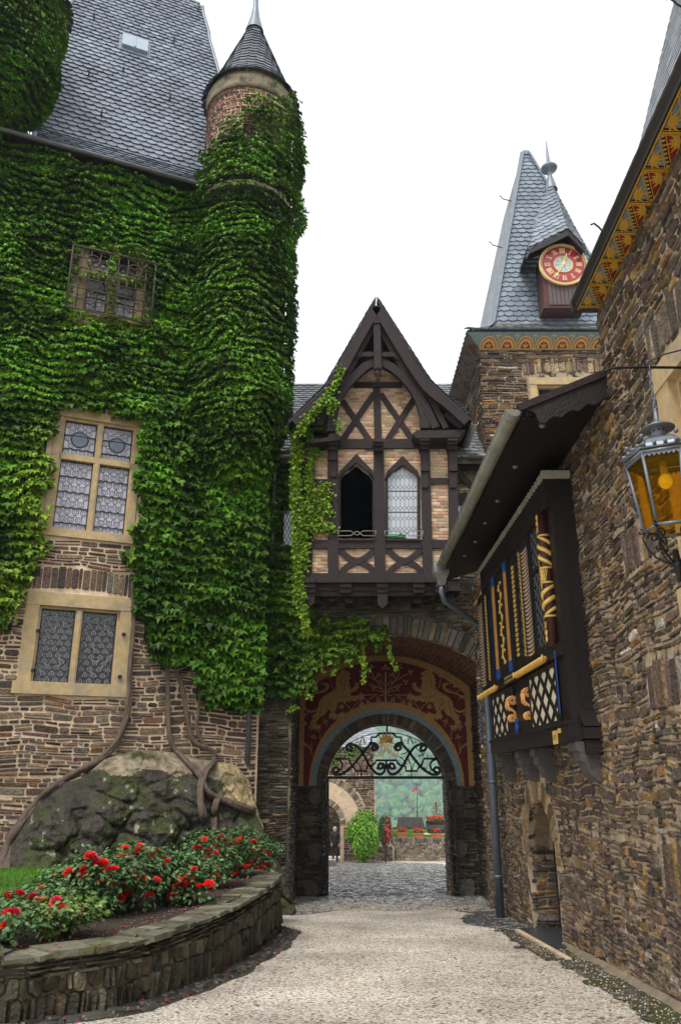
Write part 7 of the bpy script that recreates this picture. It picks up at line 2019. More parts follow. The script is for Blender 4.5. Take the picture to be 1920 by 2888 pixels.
while u < PLEN:
    w = rnd.uniform(.16, .42); 
    splits = [(-PTH - .03, .055)] if rnd.random() < .6 else [(-PTH - .03, -.16), (-.15, .055)]
    for (da, db) in splits:
        j = lambda: rnd.uniform(-.035, .035); h = rnd.uniform(-.014, .016); c = pick([(.15, .14, .10), (.20, .19, .14), (.12, .115, .08), (.18, .155, .11)], rnd); g_ = .010
        q = [(u + g_ + j(), da + j()), (min(u + w, PLEN) - g_ + j(), da + j()), (min(u + w, PLEN) - g_ + j(), db + j()), (u + g_ + j(), db + j())]
        V = [PW(max(0, a), PTOP + h, d) for a, d in q] + [PW(max(0, a), PTOP - .05, d) for a, d in q]
        mb.add(V, [(0, 1, 2, 3), (3, 2, 6, 7), (0, 3, 7, 4), (1, 5, 6, 2), (0, 4, 5, 1)], c)
    u += w
mb.build('coping', mat('mossy_coping_slabs', attr=True, rough=.85, var=.45, vscale=10, bump=.7, bscale=25, second=(.09, .10, .03), sscale=3, sth=(.52, .66)), pln, attr=True)
# wet slate gutter at the foot of the planter
def fpl(u, v, d): x, y, t, n_ = pl_at(u); X_, Y_ = x + n_.x * v, y + n_.y * v; return (X_, Y_, gz(Y_) + .006 + d)
mb = MB()
V = []
for u in us_: V += [fpl(u, -.1, .0), fpl(u, .40 + .10 * noise.noise(Vector((u * 1.3, 0, 2))) + .05 * noise.noise(Vector((u * 6, 0, 2))), .0)]
F = [(2 * i, 2 * i + 1, 2 * i + 3, 2 * i + 2) for i in range(len(us_) - 1)]
o = npmesh('wet_edging', np.array(V), np.array(F), None, M['wet_ground']); tag(o, kind='structure')
mb = MB(); stones(mb, fpl, 0, PLEN, .04, .40, lambda u, v: v < .36 + .08 * noise.noise(Vector((u * 2, 1, 1))), hr=(.08, .14), wr=(.10, .3), gap=.018, dep=.018, pal=[(.06, .058, .05), (.09, .085, .065), (.045, .043, .038)], seed=133, wav=.04)
o = mb.build('slate_edging', 'cobble', attr=True); tag(o, kind='structure')
# earth bed and lawn behind the wall
def inner(u, e): p = PW(u, 0, -e); return (p[0], p[1])
rim = [inner(u, PTH - .02) for u in np.arange(0, PLEN, .3)]
back = [(-1.9, 17.5), (-2.3, 18.9), (-7.5, 17.0), (-10.5, 15.5), (-12, 9)]
mb = MB(); P3 = [Vector((x, y, .05)) for x, y in rim] + [Vector((x, y, .05)) for x, y in back]; tri = tessellate_polygon([P3]); mb.add(P3, [tuple(t) for t in tri]); o = mb.build('flower_bed_soil', 'earth'); tag(o, kind='structure')
# skirt so the terrace has a real edge beside the gate
mb = MB(); mb.prism([(-12, 9, .045), (-1.95, 17.45, .045), (-2.35, 18.85, .045), (-12, 15.4, .045)], (0, 0, -.03)); o = mb.build('terrace', 'earth'); tag(o, kind='structure')
bed = lambda u, off: inner(u, PTH + off)
LAWN = [bed(u, 1.35 + .2 * math.sin(u)) for u in np.arange(0, PLEN - 2.2, .3)] + [(-3.4, 16.0), (-5, 16.3), (-9, 15.5), (-12, 12)]
mb = MB(); P3 = [Vector((x, y, .075)) for x, y in LAWN]; tri = tessellate_polygon([P3]); mb.add(P3, [tuple(t) for t in tri]); o = mb.build('lawn', mat('lawn_turf', (.05, .13, .015), rough=.9, var=.4, vscale=3, bump=.5)); tag(o, kind='structure')
n = 60000; x = NR.uniform(-10, -1.5, n); y = NR.uniform(8.5, 16.6, n); ok = inpoly(x, y, LAWN); x, y = x[ok], y[ok]; n = len(x)
P = np.stack([x, y, np.full(n, .09)], 1); a = NR.rand(n) * 6.28
h = NR.uniform(.035, .08, n) * (1 + .5 * (vn(x * 2, y * 2, 4) - .5)); w = .006
V = np.zeros((n, 3, 3)); V[:, 0] = P + np.stack([np.cos(a) * w, np.sin(a) * w, 0 * a - .02], 1); V[:, 1] = P - np.stack([np.cos(a) * w, np.sin(a) * w, 0 * a + .02], 1); V[:, 2] = P + np.stack([NR.normal(0, .02, n), NR.normal(0, .02, n), h], 1)
c = np.array([.10, .24, .02])[None] * NR.uniform(.6, 1.4, n)[:, None] * (.7 + .6 * vn(x * 1.2, y * 1.2, 9))[:, None]
o = npmesh('grass', V.reshape(-1, 3), np.arange(3 * n).reshape(-1, 3), c, M['leaf_dull']); tag(o, 'short green grass behind the rose bed', 'grass', kind='stuff')
# petals and grit scattered on the soil
V = []; F = []; C = []; rnd = random.Random(12)
for i in range(700):
    u = rnd.uniform(.2, PLEN - 1.2); off = abs(rnd.gauss(0, .28)); x, y = bed(u, off); z = .058
    if rnd.random() < .45: c = rnd.choice([(.65, .06, .12), (.75, .15, .22), (.5, .01, .02)]); s_ = .018
    else: c = rnd.choice([(.5, .45, .38), (.35, .3, .24)]); s_ = .010
    if rnd.random() < .12: x, y, _ = PW(u, 0, rnd.uniform(-.3, .0)); z = PTOP + .012
    b = len(V); a = rnd.random() * 6.28
    for k in range(4): V.append((x + s_ * math.cos(a + k * 1.57), y + s_ * math.sin(a + k * 1.57), z + (.012 if k % 2 else .003)))
    F.append([b, b + 1, b + 2, b + 3]); C.append(c)
o = npmesh('fallen_petals', np.array(V), np.array(F), np.array(C), M['petal']); tag(o, 'fallen rose petals and grit on the soil of the bed', 'petals', kind='stuff')

V = []; F = []; C = []
for i in range(420):
    if i < 260: u = rnd.uniform(2, PLEN - .5); x, y, _ = PW(u, 0, abs(rnd.gauss(.35, .22)))
    else: x = rnd.uniform(-1.6, 3.2); y = rnd.uniform(8, 19)
    s_ = rnd.uniform(.010, .022); c = rnd.choice([(.55, .05, .10), (.4, .02, .05), (.16, .11, .05), (.20, .18, .06), (.10, .07, .04)]); b = len(V); a = rnd.random() * 6.28
    for k in range(4): V.append((x + s_ * math.cos(a + k * 1.57) * (1.6 if k % 2 else .8), y + s_ * math.sin(a + k * 1.57) * (1.6 if k % 2 else .8), gz(y) + .03 + (.010 if k % 2 else 0)))
    F.append([b, b + 1, b + 2, b + 3]); C.append(c)
o = npmesh('leaf_litter', np.array(V), np.array(F), np.array(C), M['petal']); tag(o, 'dry leaves and pink petals blown along the gravel drive', 'leaf litter', kind='stuff')

# roses: every bush a thing; each bloom a part
def bloom_mb(c, r, rnd):
    mb = MB(); tone = rnd.uniform(.75, 1.25); base = (.78 * tone, .010, .012) if rnd.random() < .8 else (.55 * tone, .02, .08)
    ax = Vector((rnd.gauss(0, .35), -abs(rnd.gauss(.35, .3)), 1)).normalized(); e1 = ax.cross(Vector((1, 0, 0))).normalized(); e2 = ax.cross(e1); cc = Vector(c)
    for lay_, (n_, r0, r1, h0, h1) in enumerate(((6, .25, 1.0, -.25, .15), (6, .2, .85, -.1, .38), (5, .15, .62, .0, .52), (4, .08, .38, .1, .6), (3, .02, .2, .2, .62))):
        for k in range(n_):
            a = 2 * math.pi * (k + lay_ * .37) / n_ + rnd.uniform(-.15, .15); w_ = 2.6 / n_
            pt = lambda aa, rr, hh: cc + (e1 * math.cos(aa) + e2 * math.sin(aa)) * rr * r + ax * hh * r
            sh = rnd.uniform(.75, 1.15); mb.add([pt(a - w_ * .4, r0, h0), pt(a + w_ * .4, r0, h0), pt(a + w_, r1 * .95, h1), pt(a, r1 * 1.08, h1 - .06), pt(a - w_, r1 * .95, h1)], [(0, 1, 2, 3, 4)], tuple(min(1, x_ * sh) for x_ in base))
    return mb
ROSES = [  # px of the foot, height m, width m, bloom pixels
 ((20, 2660), .62, .95, [(15, 2612), (25, 2575)], 'leftmost rose bush with a single low bloom at the photo edge'),
 ((95, 2610), .62, .8, [(55, 2520), (102, 2535), (118, 2540), (92, 2530), (132, 2582), (125, 2578)], 'rose bush at the left with a dark red cluster of blooms'),
 ((185, 2640), .50, .75, [(158, 2540), (142, 2585)], 'low pale-leaved rose bush near the left end of the planter'),
 ((200, 2570), .75, .9, [(153, 2470), (195, 2460), (205, 2458), (312, 2512)], 'rose bush beside the lawn with dusky red shoots'),
 ((290, 2580), .85, .9, [(263, 2420), (285, 2437), (253, 2408), (306, 2452), (240, 2450)], 'tall rose bush left of centre carrying round scarlet blooms'),
 ((370, 2560), .80, .95, [(356, 2460), (340, 2472), (372, 2475), (320, 2482), (308, 2512), (443, 2482), (336, 2418)], 'rose bush in the middle of the bed with large open blooms'),
 ((455, 2540), .78, .85, [(393, 2386), (398, 2408), (390, 2400), (445, 2402), (452, 2426), (463, 2445), (410, 2432), (486, 2506)], 'rose bush with a tall upright pair of blooms'),
 ((530, 2545), .70, .85, [(496, 2474), (510, 2484), (470, 2430), (548, 2452), (563, 2500), (515, 2492)], 'rose bush right of centre above the fallen petals'),
 ((600, 2500), .85, .9, [(553, 2394), (560, 2414), (577, 2368), (582, 2402), (593, 2425), (607, 2468), (575, 2440), (524, 2436), (517, 2448)], 'dense rose bush with a heavy cluster of blooms'),
 ((665, 2470), .85, .8, [(617, 2364), (636, 2370), (655, 2374), (666, 2368), (680, 2366), (628, 2392), (650, 2408), (618, 2400), (600, 2422), (652, 2436), (696, 2446)], 'rose bush covered in many blooms below the pale end of the boulder'),
 ((735, 2450), .62, .65, [(718, 2408), (735, 2396), (745, 2402), (752, 2442), (694, 2378), (738, 2410)], 'rightmost rose bush at the rounded end of the planter'),
]
def at_zp(px, py, z): return at_z(px, py, z)
for i, ((px, py), hh, ww, bl_, lab) in enumerate(ROSES):
    rnd = random.Random(200 + i); hh *= (.62, .66, .8, .72, .85, .9, .9, .9, .95, .95, .95)[i]
    bl_ = list(bl_) + [(a + rnd.uniform(-40, 40), b + rnd.uniform(-10, 45)) for a, b in bl_] + ([(a + rnd.uniform(-30, 30), b + rnd.uniform(20, 60)) for a, b in bl_[:4]] if i > 3 else []); f = at_zp(px, py, .06)
    t = thing('rose_bush', lab, 'rose bush', tuple(f), 'red rose bushes in the curved planter')
    mb = MB(); tips = []
    for k in range(12):
        a = rnd.uniform(0, 6.28); rr = rnd.uniform(.15, .5) * ww; top = Vector((f.x + rr * math.cos(a), f.y + rr * math.sin(a) * .8, f.z + hh * rnd.uniform(.55, .98))); mid = Vector((f.x, f.y, f.z)).lerp(top, .5) + Vector((rr * .15 * math.cos(a), rr * .15 * math.sin(a), .05)); mb.tube([f + Vector((.03 * math.cos(a), .03 * math.sin(a), -.02)), mid, top], [.010, .007, .004], 5); tips.append(top)
    mb_bl = []
    for (bx, by) in bl_:
        yy_ = f.y - ww * rnd.uniform(.34, .50); p = at_y(bx, by, yy_); mb.tube([f, f.lerp(p, .5) + Vector((0, 0, .05)), p], [.008, .006, .004], 5); mb_bl.append(p)
    mb.build('stems', mat('rose_stem', (.09, .10, .04), rough=.7) if 'rose_stem' not in bpy.data.materials else bpy.data.materials['rose_stem'], t)
    ww *= 1.3; hh *= 1.0; n = int(1050 * ww * (hh / .7)); q = NR.normal(0, 1, (n, 3)); q /= np.linalg.norm(q, axis=1)[:, None]; rad = NR.uniform(.35, 1, n) ** .6
    lump = 1 + .35 * (vn(q[:, 0] * 2 + i * 3, q[:, 2] * 2 + q[:, 1], 6) - .5) * 2
    P = np.stack([f.x + q[:, 0] * rad * ww * .5 * lump, f.y + q[:, 1] * rad * ww * .42 * lump, f.z + .06 + hh * .52 * (1 + q[:, 2] * rad * lump * .9)], 1); P[:, 2] = np.maximum(P[:, 2], .09)
    # sprays round the stem tips
    m2 = 260; ti = NR.randint(0, len(tips) + len(mb_bl), m2); allt = np.array([list(x_) for x_ in tips] + [[p.x, p.y, p.z - .06] for p in mb_bl]); P2 = allt[ti] + NR.normal(0, .06, (m2, 3)); P2[:, 2] -= NR.rand(m2) * .12
    P = np.concatenate([P, P2]); n = len(P); dirs = P - np.array([[f.x, f.y, f.z + hh * .3]]); dirs /= np.linalg.norm(dirs, axis=1)[:, None]
    q_ = NR.rand(n); cc = np.array([.09, .19, .06])[None] * (.55 + .9 * q_)[:, None]; m_ = NR.rand(n) < .12; cc[m_] = np.array([.12, .20, .08]) * (1 + .3 * NR.rand(m_.sum()))[:, None]; m_ = NR.rand(n) < (.04 if i != 3 else .14); cc[m_] = np.array([.10, .035, .035])
    if i == 2: cc = cc * np.array([1.5, 1.25, .8])
    leaves('foliage', P, dirs, NR.uniform(.05, .085, n), cc, 'leaf_dull', t, up=.8, out=.5, jit=.45, shape=OVAL, tip=dirs * .8)
    for p in mb_bl:
        bloom_mb(p, rnd.uniform(.056, .082), rnd).build('bloom', 'petal', t, attr=True)
# ================================================================== wrought iron overthrow and gate leaves
YI = YB + .30
def IC(cx, cy, d=0): p = at_y(900 + cx / 3.92, 1980 + cy / 3.92, YI); return Vector((p.x, YI - d, p.z))
IMX = 740
gate = thing('iron_gate', 'black wrought-iron gate frame with scrolled overthrow and gilded crown in the arch', 'gate', (GX, YI, gz(YI)))
def spir(cx, cy, r, a0, turns, sgn=1, n_=22): return [(cx + r * (1 - .75 * i / n_) * math.cos(a0 + sgn * turns * 6.283 * i / n_), cy + r * (1 - .75 * i / n_) * math.sin(a0 + sgn * turns * 6.283 * i / n_)) for i in range(n_ + 1)]
def band(mb, P, w, mirr=True, d=.04, cv=True):
    Q = curve(P, 5) if cv else P
    for fl in ((0, 1) if mirr else (0,)):
        mb.ribbon([IC(2 * IMX - x if fl else x, y) for x, y in Q], w, d, nF)
mb = MB()
band(mb, list(reversed(spir(800, 715, 42, math.pi * .9, 1.2))) + [(762, 765), (800, 798), (860, 780), (925, 700), (990, 580), (1050, 500), (1120, 465)] + spir(1140, 508, 45, -math.pi * .5, 1.1), .075)
band(mb, list(reversed(spir(872, 500, 38, math.pi, 1.1, -1))) + [(848, 470), (895, 455), (965, 520), (1050, 630), (1140, 735), (1230, 795)] + spir(1290, 755, 48, math.pi * .6, 1.2, -1), .072)
mb.build('main_scroll', 'iron', gate)
mb = MB()
for P in ([(740, 645), (855, 645), (862, 672), (895, 700), (930, 705)], [(945, 700), (955, 735), (955, 762), (1082, 762), (1088, 735), (1130, 695), (1145, 650), (1155, 626), (1300, 626)], [(1300, 626), (1245, 650), (1222, 690), (1235, 740), (1265, 760)],
          [(740, 358), (770, 345), (820, 350), (852, 388), (905, 388), (905, 440), (930, 460)], [(740, 645), (740, 740)]): band(mb, P, .055, cv=False)
mb.build('strap_work', 'iron', gate)
mb = MB()
for P in ([(975, 470), (1000, 385), (1035, 470)], [(1015, 765), (1010, 690), (975, 620)], [(1020, 765), (1040, 690), (1080, 640)], [(900, 580), (960, 560), (1000, 510)], [(880, 600), (930, 640), (960, 690)], [(1070, 470), (1080, 520), (1130, 560), (1150, 600)], [(1090, 600), (1130, 590), (1160, 560)], [(1195, 620), (1195, 585)], [(1018, 765), (1018, 820)], [(830, 750), (850, 720)], [(1150, 720), (1200, 770), (1230, 760)]): band(mb, P, .026)
E_ = [(IMX + 618 * math.cos(a), 832 - 495 * math.sin(a)) for a in np.linspace(0, math.pi, 40)]
mb.ribbon([IC(x, y) for x, y in E_], .022, .03, nF)
mb.build('thin_tracery', 'iron', gate)
mb = MB()
for (x, y) in ((1055, 458), (830, 740), (905, 625), (1100, 600), (1175, 745), (890, 812)):
    for xx in (x, 2 * IMX - x):
        for a in (-.5, .3, 1.1): p = IC(xx, y, .02); mb.prism([p, p + Vector((.07 * math.cos(a) * (1 if xx > IMX else -1), 0, .05 * math.sin(a) + .02)), p + Vector((.05 * math.cos(a + .5) * (1 if xx > IMX else -1), 0, .05 * math.sin(a + .5)))], (0, .01, 0))
mb.build('leaf_tip', 'iron', gate)
mb = MB(); cb = IC(740, 0); 
cw = [(668, 440), (662, 375), (690, 400), (700, 350), (722, 385), (740, 310), (758, 385), (785, 350), (795, 400), (820, 370), (805, 440)]
V = [IC(x, y, .03) for x, y in cw]; mb.prism(V, (0, -.05, 0)); mb.ribbon([IC(665, 432, .03), IC(740, 442, .05), IC(808, 432, .03)], .06, .05, nF)
for x, y in ((662, 372), (700, 346), (740, 305), (785, 346), (820, 368)): p = IC(x, y, .05); mb.ball(tuple(p), .022, 6)
mb.build('crown', mat('old_gold', (.50, .27, .03), rough=.4, metal=.5, var=.3), gate)
mb = MB()
for P in (list(reversed(spir(808, 480, 26, math.pi * 1.1, 1.1))) + [(790, 520), (800, 570), (835, 600)] + spir(838, 565, 36, math.pi * .5, 1.1, -1), [(740, 545), (765, 470), (790, 452), (820, 455)], [(700, 600), (720, 520), (740, 455), (762, 520), (780, 600)], list(reversed(spir(770, 545, 24, 0, 1.0))) + [(800, 600)]):
    Q = curve(P, 4)
    for fl in (0, 1): mb.tube([IC(2 * IMX - x if fl else x, y, .03) for x, y in Q], .014, 5)
mb.build('gilded_monogram', 'gold', gate)
mb = MB(); a, b = IC(95, 838), IC(1392, 830); xl, xr = a.x, b.x; zt_ = (a.z + b.z) / 2
mb.box((xl - .02, YI - .04, zt_ - .04), (xr + .02, YI + .02, zt_ + .035)); mb.tube([IC(x, 832 - 495 + 0, 0) for x in (738, 742)], .01, 4)
mb.box((IC(735, 0).x, YI - .02, IC(0, 340).z), (IC(752, 0).x, YI, GZ + GR))
for s_, x in ((-1, xl), (1, xr)): mb.box((x - .035, YI - .05, gz(YI) + .03), (x + .035, YI + .02, zt_ - .041))
mb.box((xl - .25, YI - .10, gz(YI)), (xl + .1, YI - .02, gz(YI) + .04)); mb.box((xr - .1, YI - .10, gz(YI)), (xr + .25, YI - .02, gz(YI) + .04))
mb.build('gate_frame', 'iron', gate)
for s_, x in ((-1, xl), (1, xr)):
    def LFf(u, v, d): return (x + s_ * (.05 + u * .10) - s_ * d, YI - .05 - u, v)
    mb = MB(); zb_ = gz(YI) + .18; za = zt_ - .06; L_ = .85
    for u in (0, L_): mb.beam(LFf(u, zb_, 0), LFf(u, za, 0), .05, .03, (-s_, 0, 0))
    for z in (zb_, zb_ + .9, zb_ + 1.1, za): mb.beam(LFf(0, z, 0), LFf(L_, z, 0), .04, .03, (-s_, 0, 0))
    mb.build('gate_leaf_frame', 'iron', gate)
    mb = MB()
    for k in range(1, 5): u = L_ * k / 5; mb.tube([LFf(u, zb_, .015), LFf(u, za, .015)], .010, 5)
    for z0 in np.arange(zb_ + .1, za - .2, .3):
        for k in range(2): mb.tube([LFf(.22 + k * .4 + .13 * math.cos(t), z0 + .12 + .11 * math.sin(t), .02) for t in np.linspace(0, 6.283, 12, endpoint=False)], .012, 4, closed=True)
    mb.build('gate_leaf_scrolls', 'iron', gate)

# ================================================================== outer yard seen through the gate
YA = 47.0
ab = thing('arched_building', 'stone building with big arched passage beyond the gate', 'building', (-4, YA, gz(YA)))
def AW(u, v, d): return (u, YA - d, v)
xe = at_y(1058, 2300, YA).x; zt2 = at_y(1020, 2108, YA).z; zb2 = gz(YA) - .1
ax0 = at_y(959, 2350, YA).x; aR = 1.15; acx = ax0 - aR; az = at_y(930, 2263, YA).z - aR
aa = arc_pts(acx, az, aR, 0, math.pi, 16)
mb = MB(); wall_panel(mb, AW, [(-12, zb2), (acx - aR, zb2)] + list(reversed(aa)) + [(acx + aR, zb2), (xe, zb2), (xe, zt2), (-12, zt2)], [], 1.2); mb.build('wall', 'mortar_pink', ab)
mb = MB()
R2 = aR + 1.15
stones(mb, AW, -6, xe, zb2, zt2, lambda u, v: not (math.hypot(u - acx, v - az) < R2 + .35 and v > az - .2) and not (abs(u - acx) < aR + .1 and v < az), hr=(.09, .18), wr=(.2, .7), gap=.025, dep=.04, pal=PAL_WARM + PAL_GREY, seed=140, wav=.06, step=.08)
voussoirs(mb, AW, acx, az, R2, R2 + .36, 0, math.pi, wid=.14, dep=.06, pal=[(.34, .28, .2), (.26, .2, .15), (.4, .34, .26)], seed=141)
voussoirs(mb, AW, acx, az, aR, aR + .30, 0, math.pi, wid=.14, dep=.05, pal=[(.34, .28, .2), (.26, .2, .15), (.4, .34, .26)], seed=142)
mb.build('stonework', 'stone_warm', ab, attr=True)
mb = MB(); q = arc_pts(acx, az, R2, 0, math.pi, 20) + list(reversed(arc_pts(acx, az, aR + .31, 0, math.pi, 20))); V = [Vector(AW(x, z, .02)) for x, z in q]; tri = tessellate_polygon([V]); mb.add(V, [tuple(t) for t in tri]); mb.build('plaster_field', 'mortar_pink', ab)
mb = MB(); mb.box((-6, YA + 5, zb2), (2.0, YA + 5.3, zt2)); mb.box((ax0, YA + 1.2, zb2), (ax0 + .3, YA + 5, zt2)); mb.build('passage_back', 'mortar_dark', ab)
mb = MB()
stones(mb, lambda u, v, d: (u, YA + 5 - d, v), -4, 1.9, zb2, 1.0, lambda u, v: True, hr=(.1, .18), wr=(.2, .6), dep=.03, pal=PAL_GREY, seed=143, step=.1); mb.build('passage_stonework', 'stone_warm', ab, attr=True)
V = []; F = []; C = []; slates(V, F, C, lambda u, v, d: (u, YA - .3 + v * .8, zt2 + v * .6 + d), 0, 2.3, lambda v: (-12, xe + .1), row=.22, wid=.3, seed=144, base=(.26, .28, .30)); slate_obj('slate_roof', ab, (V, F, C))
mb = MB(); mb.prism([(-12, YA - .25, zt2 - .03), (xe + .05, YA - .25, zt2 - .03), (xe + .05, YA + 1.6, zt2 + 1.36), (-12, YA + 1.6, zt2 + 1.36)], (0, 0, -.06)); mb.build('roof_deck', 'mortar_black', ab)
# walled terrace in front with railing and creepers, nearer the gate on the left
tw = thing('terrace_railing', 'grey balcony railing with creepers on the wall top left through the arch', 'railing', (-2.5, 36, 1))
YT = 44.5; mb = MB()
r0 = at_y(925, 2135, YT); r1 = at_y(972, 2108, YT)
mb.box((r0.x - 2, YT, r0.z - .14), (r1.x, YT + .5, r0.z - .02)); mb.build('slab', 'mortar_black', tw)
mb = MB()
for x in np.arange(r0.x - 2, r1.x + .01, .16): mb.tube([(x, YT + .05, r0.z - .02), (x, YT + .05, r0.z + .75)], .014, 4)
for z in (.05, .75): mb.tube([(r0.x - 2, YT + .05, r0.z + z), (r1.x, YT + .05, r0.z + z)], .02, 5)
mb.build('rails', 'zinc', tw)
def blob_foliage(name, parent, c, rx_, ry_, rz_, n, size, col, jit=.4, lump=.3, shape=OVAL, up=.5):
    q = NR.normal(0, 1, (n, 3)); q /= np.linalg.norm(q, axis=1)[:, None]; rad = NR.uniform(.3, 1, n) ** .4; lu = 1 + lump * (vn(q[:, 0] * 2.2 + 5 + c[0], q[:, 2] * 2.2 + q[:, 1] * 1.3 + 7, 3) - .5) * 2
    P = np.array(c)[None] + q * (rad * lu)[:, None] * np.array([rx_, ry_, rz_]); cc = np.array(col)[None] * (.5 + NR.rand(n))[:, None]
    return leaves(name, P, q, NR.uniform(size * .7, size * 1.2, n), cc, 'leaf', parent, up=up, out=.7, jit=jit, shape=shape)
cr_ = thing('creeper', 'yellow-green creeper hanging from the balcony beyond the gate', 'creeper', (r1.x, YT, r0.z))
for (px, py, s_) in ((945, 2140, .35), (990, 2120, .45), (1005, 2110, .35), (930, 2148, .4)):
    p = at_y(px, py, YT - .1); blob_foliage('foliage', cr_, tuple(p), s_, .2, s_ * .8, 160, .12, (.12, .22, .03))
# parapet, merlons
YW = 49.0
lw = thing('low_wall', 'low grey garden wall with upright coping stones beyond the gate', 'garden wall', (3, YW, gz(YW)))
def yard_wall(px0, py0, px1, py1, Y, dz, nm, seed, parent, th=.4):
    a = at_y(px0, py0, Y); b = at_y(px1, py1, Y); zt_ = a.z; base = gz(Y) - .15
    mb = MB(); mb.box((a.x, Y, base), (b.x, Y + th, (a.z + b.z) / 2)); mb.build(nm, 'mortar_dark', parent)
    mb = MB(); f = lambda u, v, d: (u, Y - d, v); zt_ = (a.z + b.z) / 2
    stones(mb, f, a.x, b.x, base, zt_ - .22, lambda u, v: True, hr=(.08, .16), wr=(.12, .4), gap=.02, dep=.03, pal=[(.22, .19, .15), (.28, .25, .19), (.17, .15, .12)], seed=seed, step=.06)
    soldiers(mb, f, a.x, b.x, zt_ - .22, zt_ + .02, wid=.07, dep=.05, pal=[(.22, .20, .17), (.15, .14, .12), (.28, .25, .2)], seed=seed + 1)
    mb.build('stonework', 'stone_warm', parent, attr=True); return a, b, zt_
wa, wb_, wz = yard_wall(1109, 2363, 1300, 2363, YW, 0, 'wall', 150, lw)
lw2 = thing('low_wall', 'short low wall section beside the round bush beyond the gate', 'garden wall', (1.5, YW - .8, gz(YW)))
ya_, yb2, wz2 = yard_wall(1041, 2388, 1106, 2388, YW - .8, 0, 'wall', 152, lw2)
mb = MB(); mb.box((wa.x, YW + .4, gz(YW) - .2), (wa.x + 9, YW + 11, wz - .03)); o = mb.build('raised_lawn', bpy.data.materials['lawn_turf']); tag(o, kind='structure')
n = 9000; x = NR.uniform(wa.x, wa.x + 5, n); y = NR.uniform(YW + .4, YW + 6, n); V = np.zeros((n, 3, 3)); V[:, 0] = np.stack([x - .02, y, 0 * x + wz - .04], 1); V[:, 1] = np.stack([x + .02, y, 0 * x + wz - .04], 1); V[:, 2] = np.stack([x, y, wz + NR.uniform(.02, .09, n)], 1)
o = npmesh('grass', V.reshape(-1, 3), np.arange(3 * n).reshape(-1, 3), np.array([.13, .26, .03])[None] * NR.uniform(.6, 1.4, n)[:, None], M['leaf_dull']); tag(o, 'grass on the raised bed behind the flower boxes', 'grass', kind='stuff')
mb = MB(); mb.box((ya_.x, YW - .4, gz(YW) - .2), (wa.x, YW + 8, wz2 - .02)); o = mb.build('raised_path', mat('pale_path', (.50, .42, .33), rough=.9)); tag(o, kind='structure')
YM = 58.0
pa = thing('parapet', 'crenellated stone parapet at the far edge of the yard', 'parapet', (4, YM, gz(YM)))
def pz(px, py): return at_y(px, py, YM)
mb = MB(); zp = pz(1150, 2332).z; zmt = pz(1150, 2305).z; mb.box((pz(1060, 2300).x, YM, gz(YM) - .5), (pz(1420, 2300).x, YM + .5, zp)); mb.build('wall', 'mortar_dark', pa)
mb = MB(); stones(mb, lambda u, v, d: (u, YM - d, v), pz(1060, 2300).x, pz(1330, 2300).x, gz(YM), zp - .05, lambda u, v: True, hr=(.09, .18), wr=(.15, .5), gap=.02, dep=.04, pal=PAL_GREY, seed=155, step=.08); mb.build('stonework', 'stone_warm', pa, attr=True)
for (x0_, x1_) in ((1070, 1104), (1118, 1196), (1210, 1290)):
    a, b = pz(x0_, 2300).x, pz(x1_, 2300).x; mb = MB(); mb.prism([(a, YM - .05, zp), (b, YM - .05, zp), (b - .12, YM + .1, zmt), (a + .14, YM + .1, zmt)], (0, .4, 0)); mb.build('merlon', mat('dark_slate_merlon', (.07, .065, .055), rough=.9, var=.6, vscale=5, bump=.8) if 'dark_slate_merlon' not in bpy.data.materials else bpy.data.materials['dark_slate_merlon'], pa)
# bushes
bc = at_y(1026, 2355, 45.2)
bu_ = thing('round_bush', 'large rounded bright green bush in front of the arched building', 'bush', (bc.x, 45.2, gz(45.2)))
mb = MB(); 
for k in range(7): a = k * .9; mb.tube([(bc.x, 45.2, gz(45) - .05), (bc.x + .25 * math.cos(a), 45.2 + .25 * math.sin(a), gz(45) + .6), (bc.x + .55 * math.cos(a), 45.2 + .55 * math.sin(a), gz(45) + 1.5)], [.05, .035, .012], 6)
mb.build('stems', 'bark', bu_)
blob_foliage('foliage', bu_, (bc.x, 45.2, bc.z + .05), .88, .8, 1.22, 4200, .12, (.16, .36, .03), lump=.15)
bc2 = at_y(1086, 2340, 47.2)
b2 = thing('flowering_bush', 'tall bush with crimson flowers beside the round green bush', 'bush', (bc2.x, 47.2, gz(47)))
mb = MB()
for k in range(5): a = k * 1.25; mb.tube([(bc2.x, 47.2, gz(47) - .05), (bc2.x + .3 * math.cos(a), 47.2 + .2 * math.sin(a), gz(47) + 2.0)], [.04, .012], 5)
mb.build('stems', 'bark', b2)
blob_foliage('foliage', b2, (bc2.x - .05, 47.2, bc2.z), .42, .4, .75, 700, .13, (.05, .14, .03))
blob_foliage('flowers', b2, (bc2.x + .12, 46.95, bc2.z), .30, .3, .62, 120, .13, (.60, .02, .07), lump=.4)
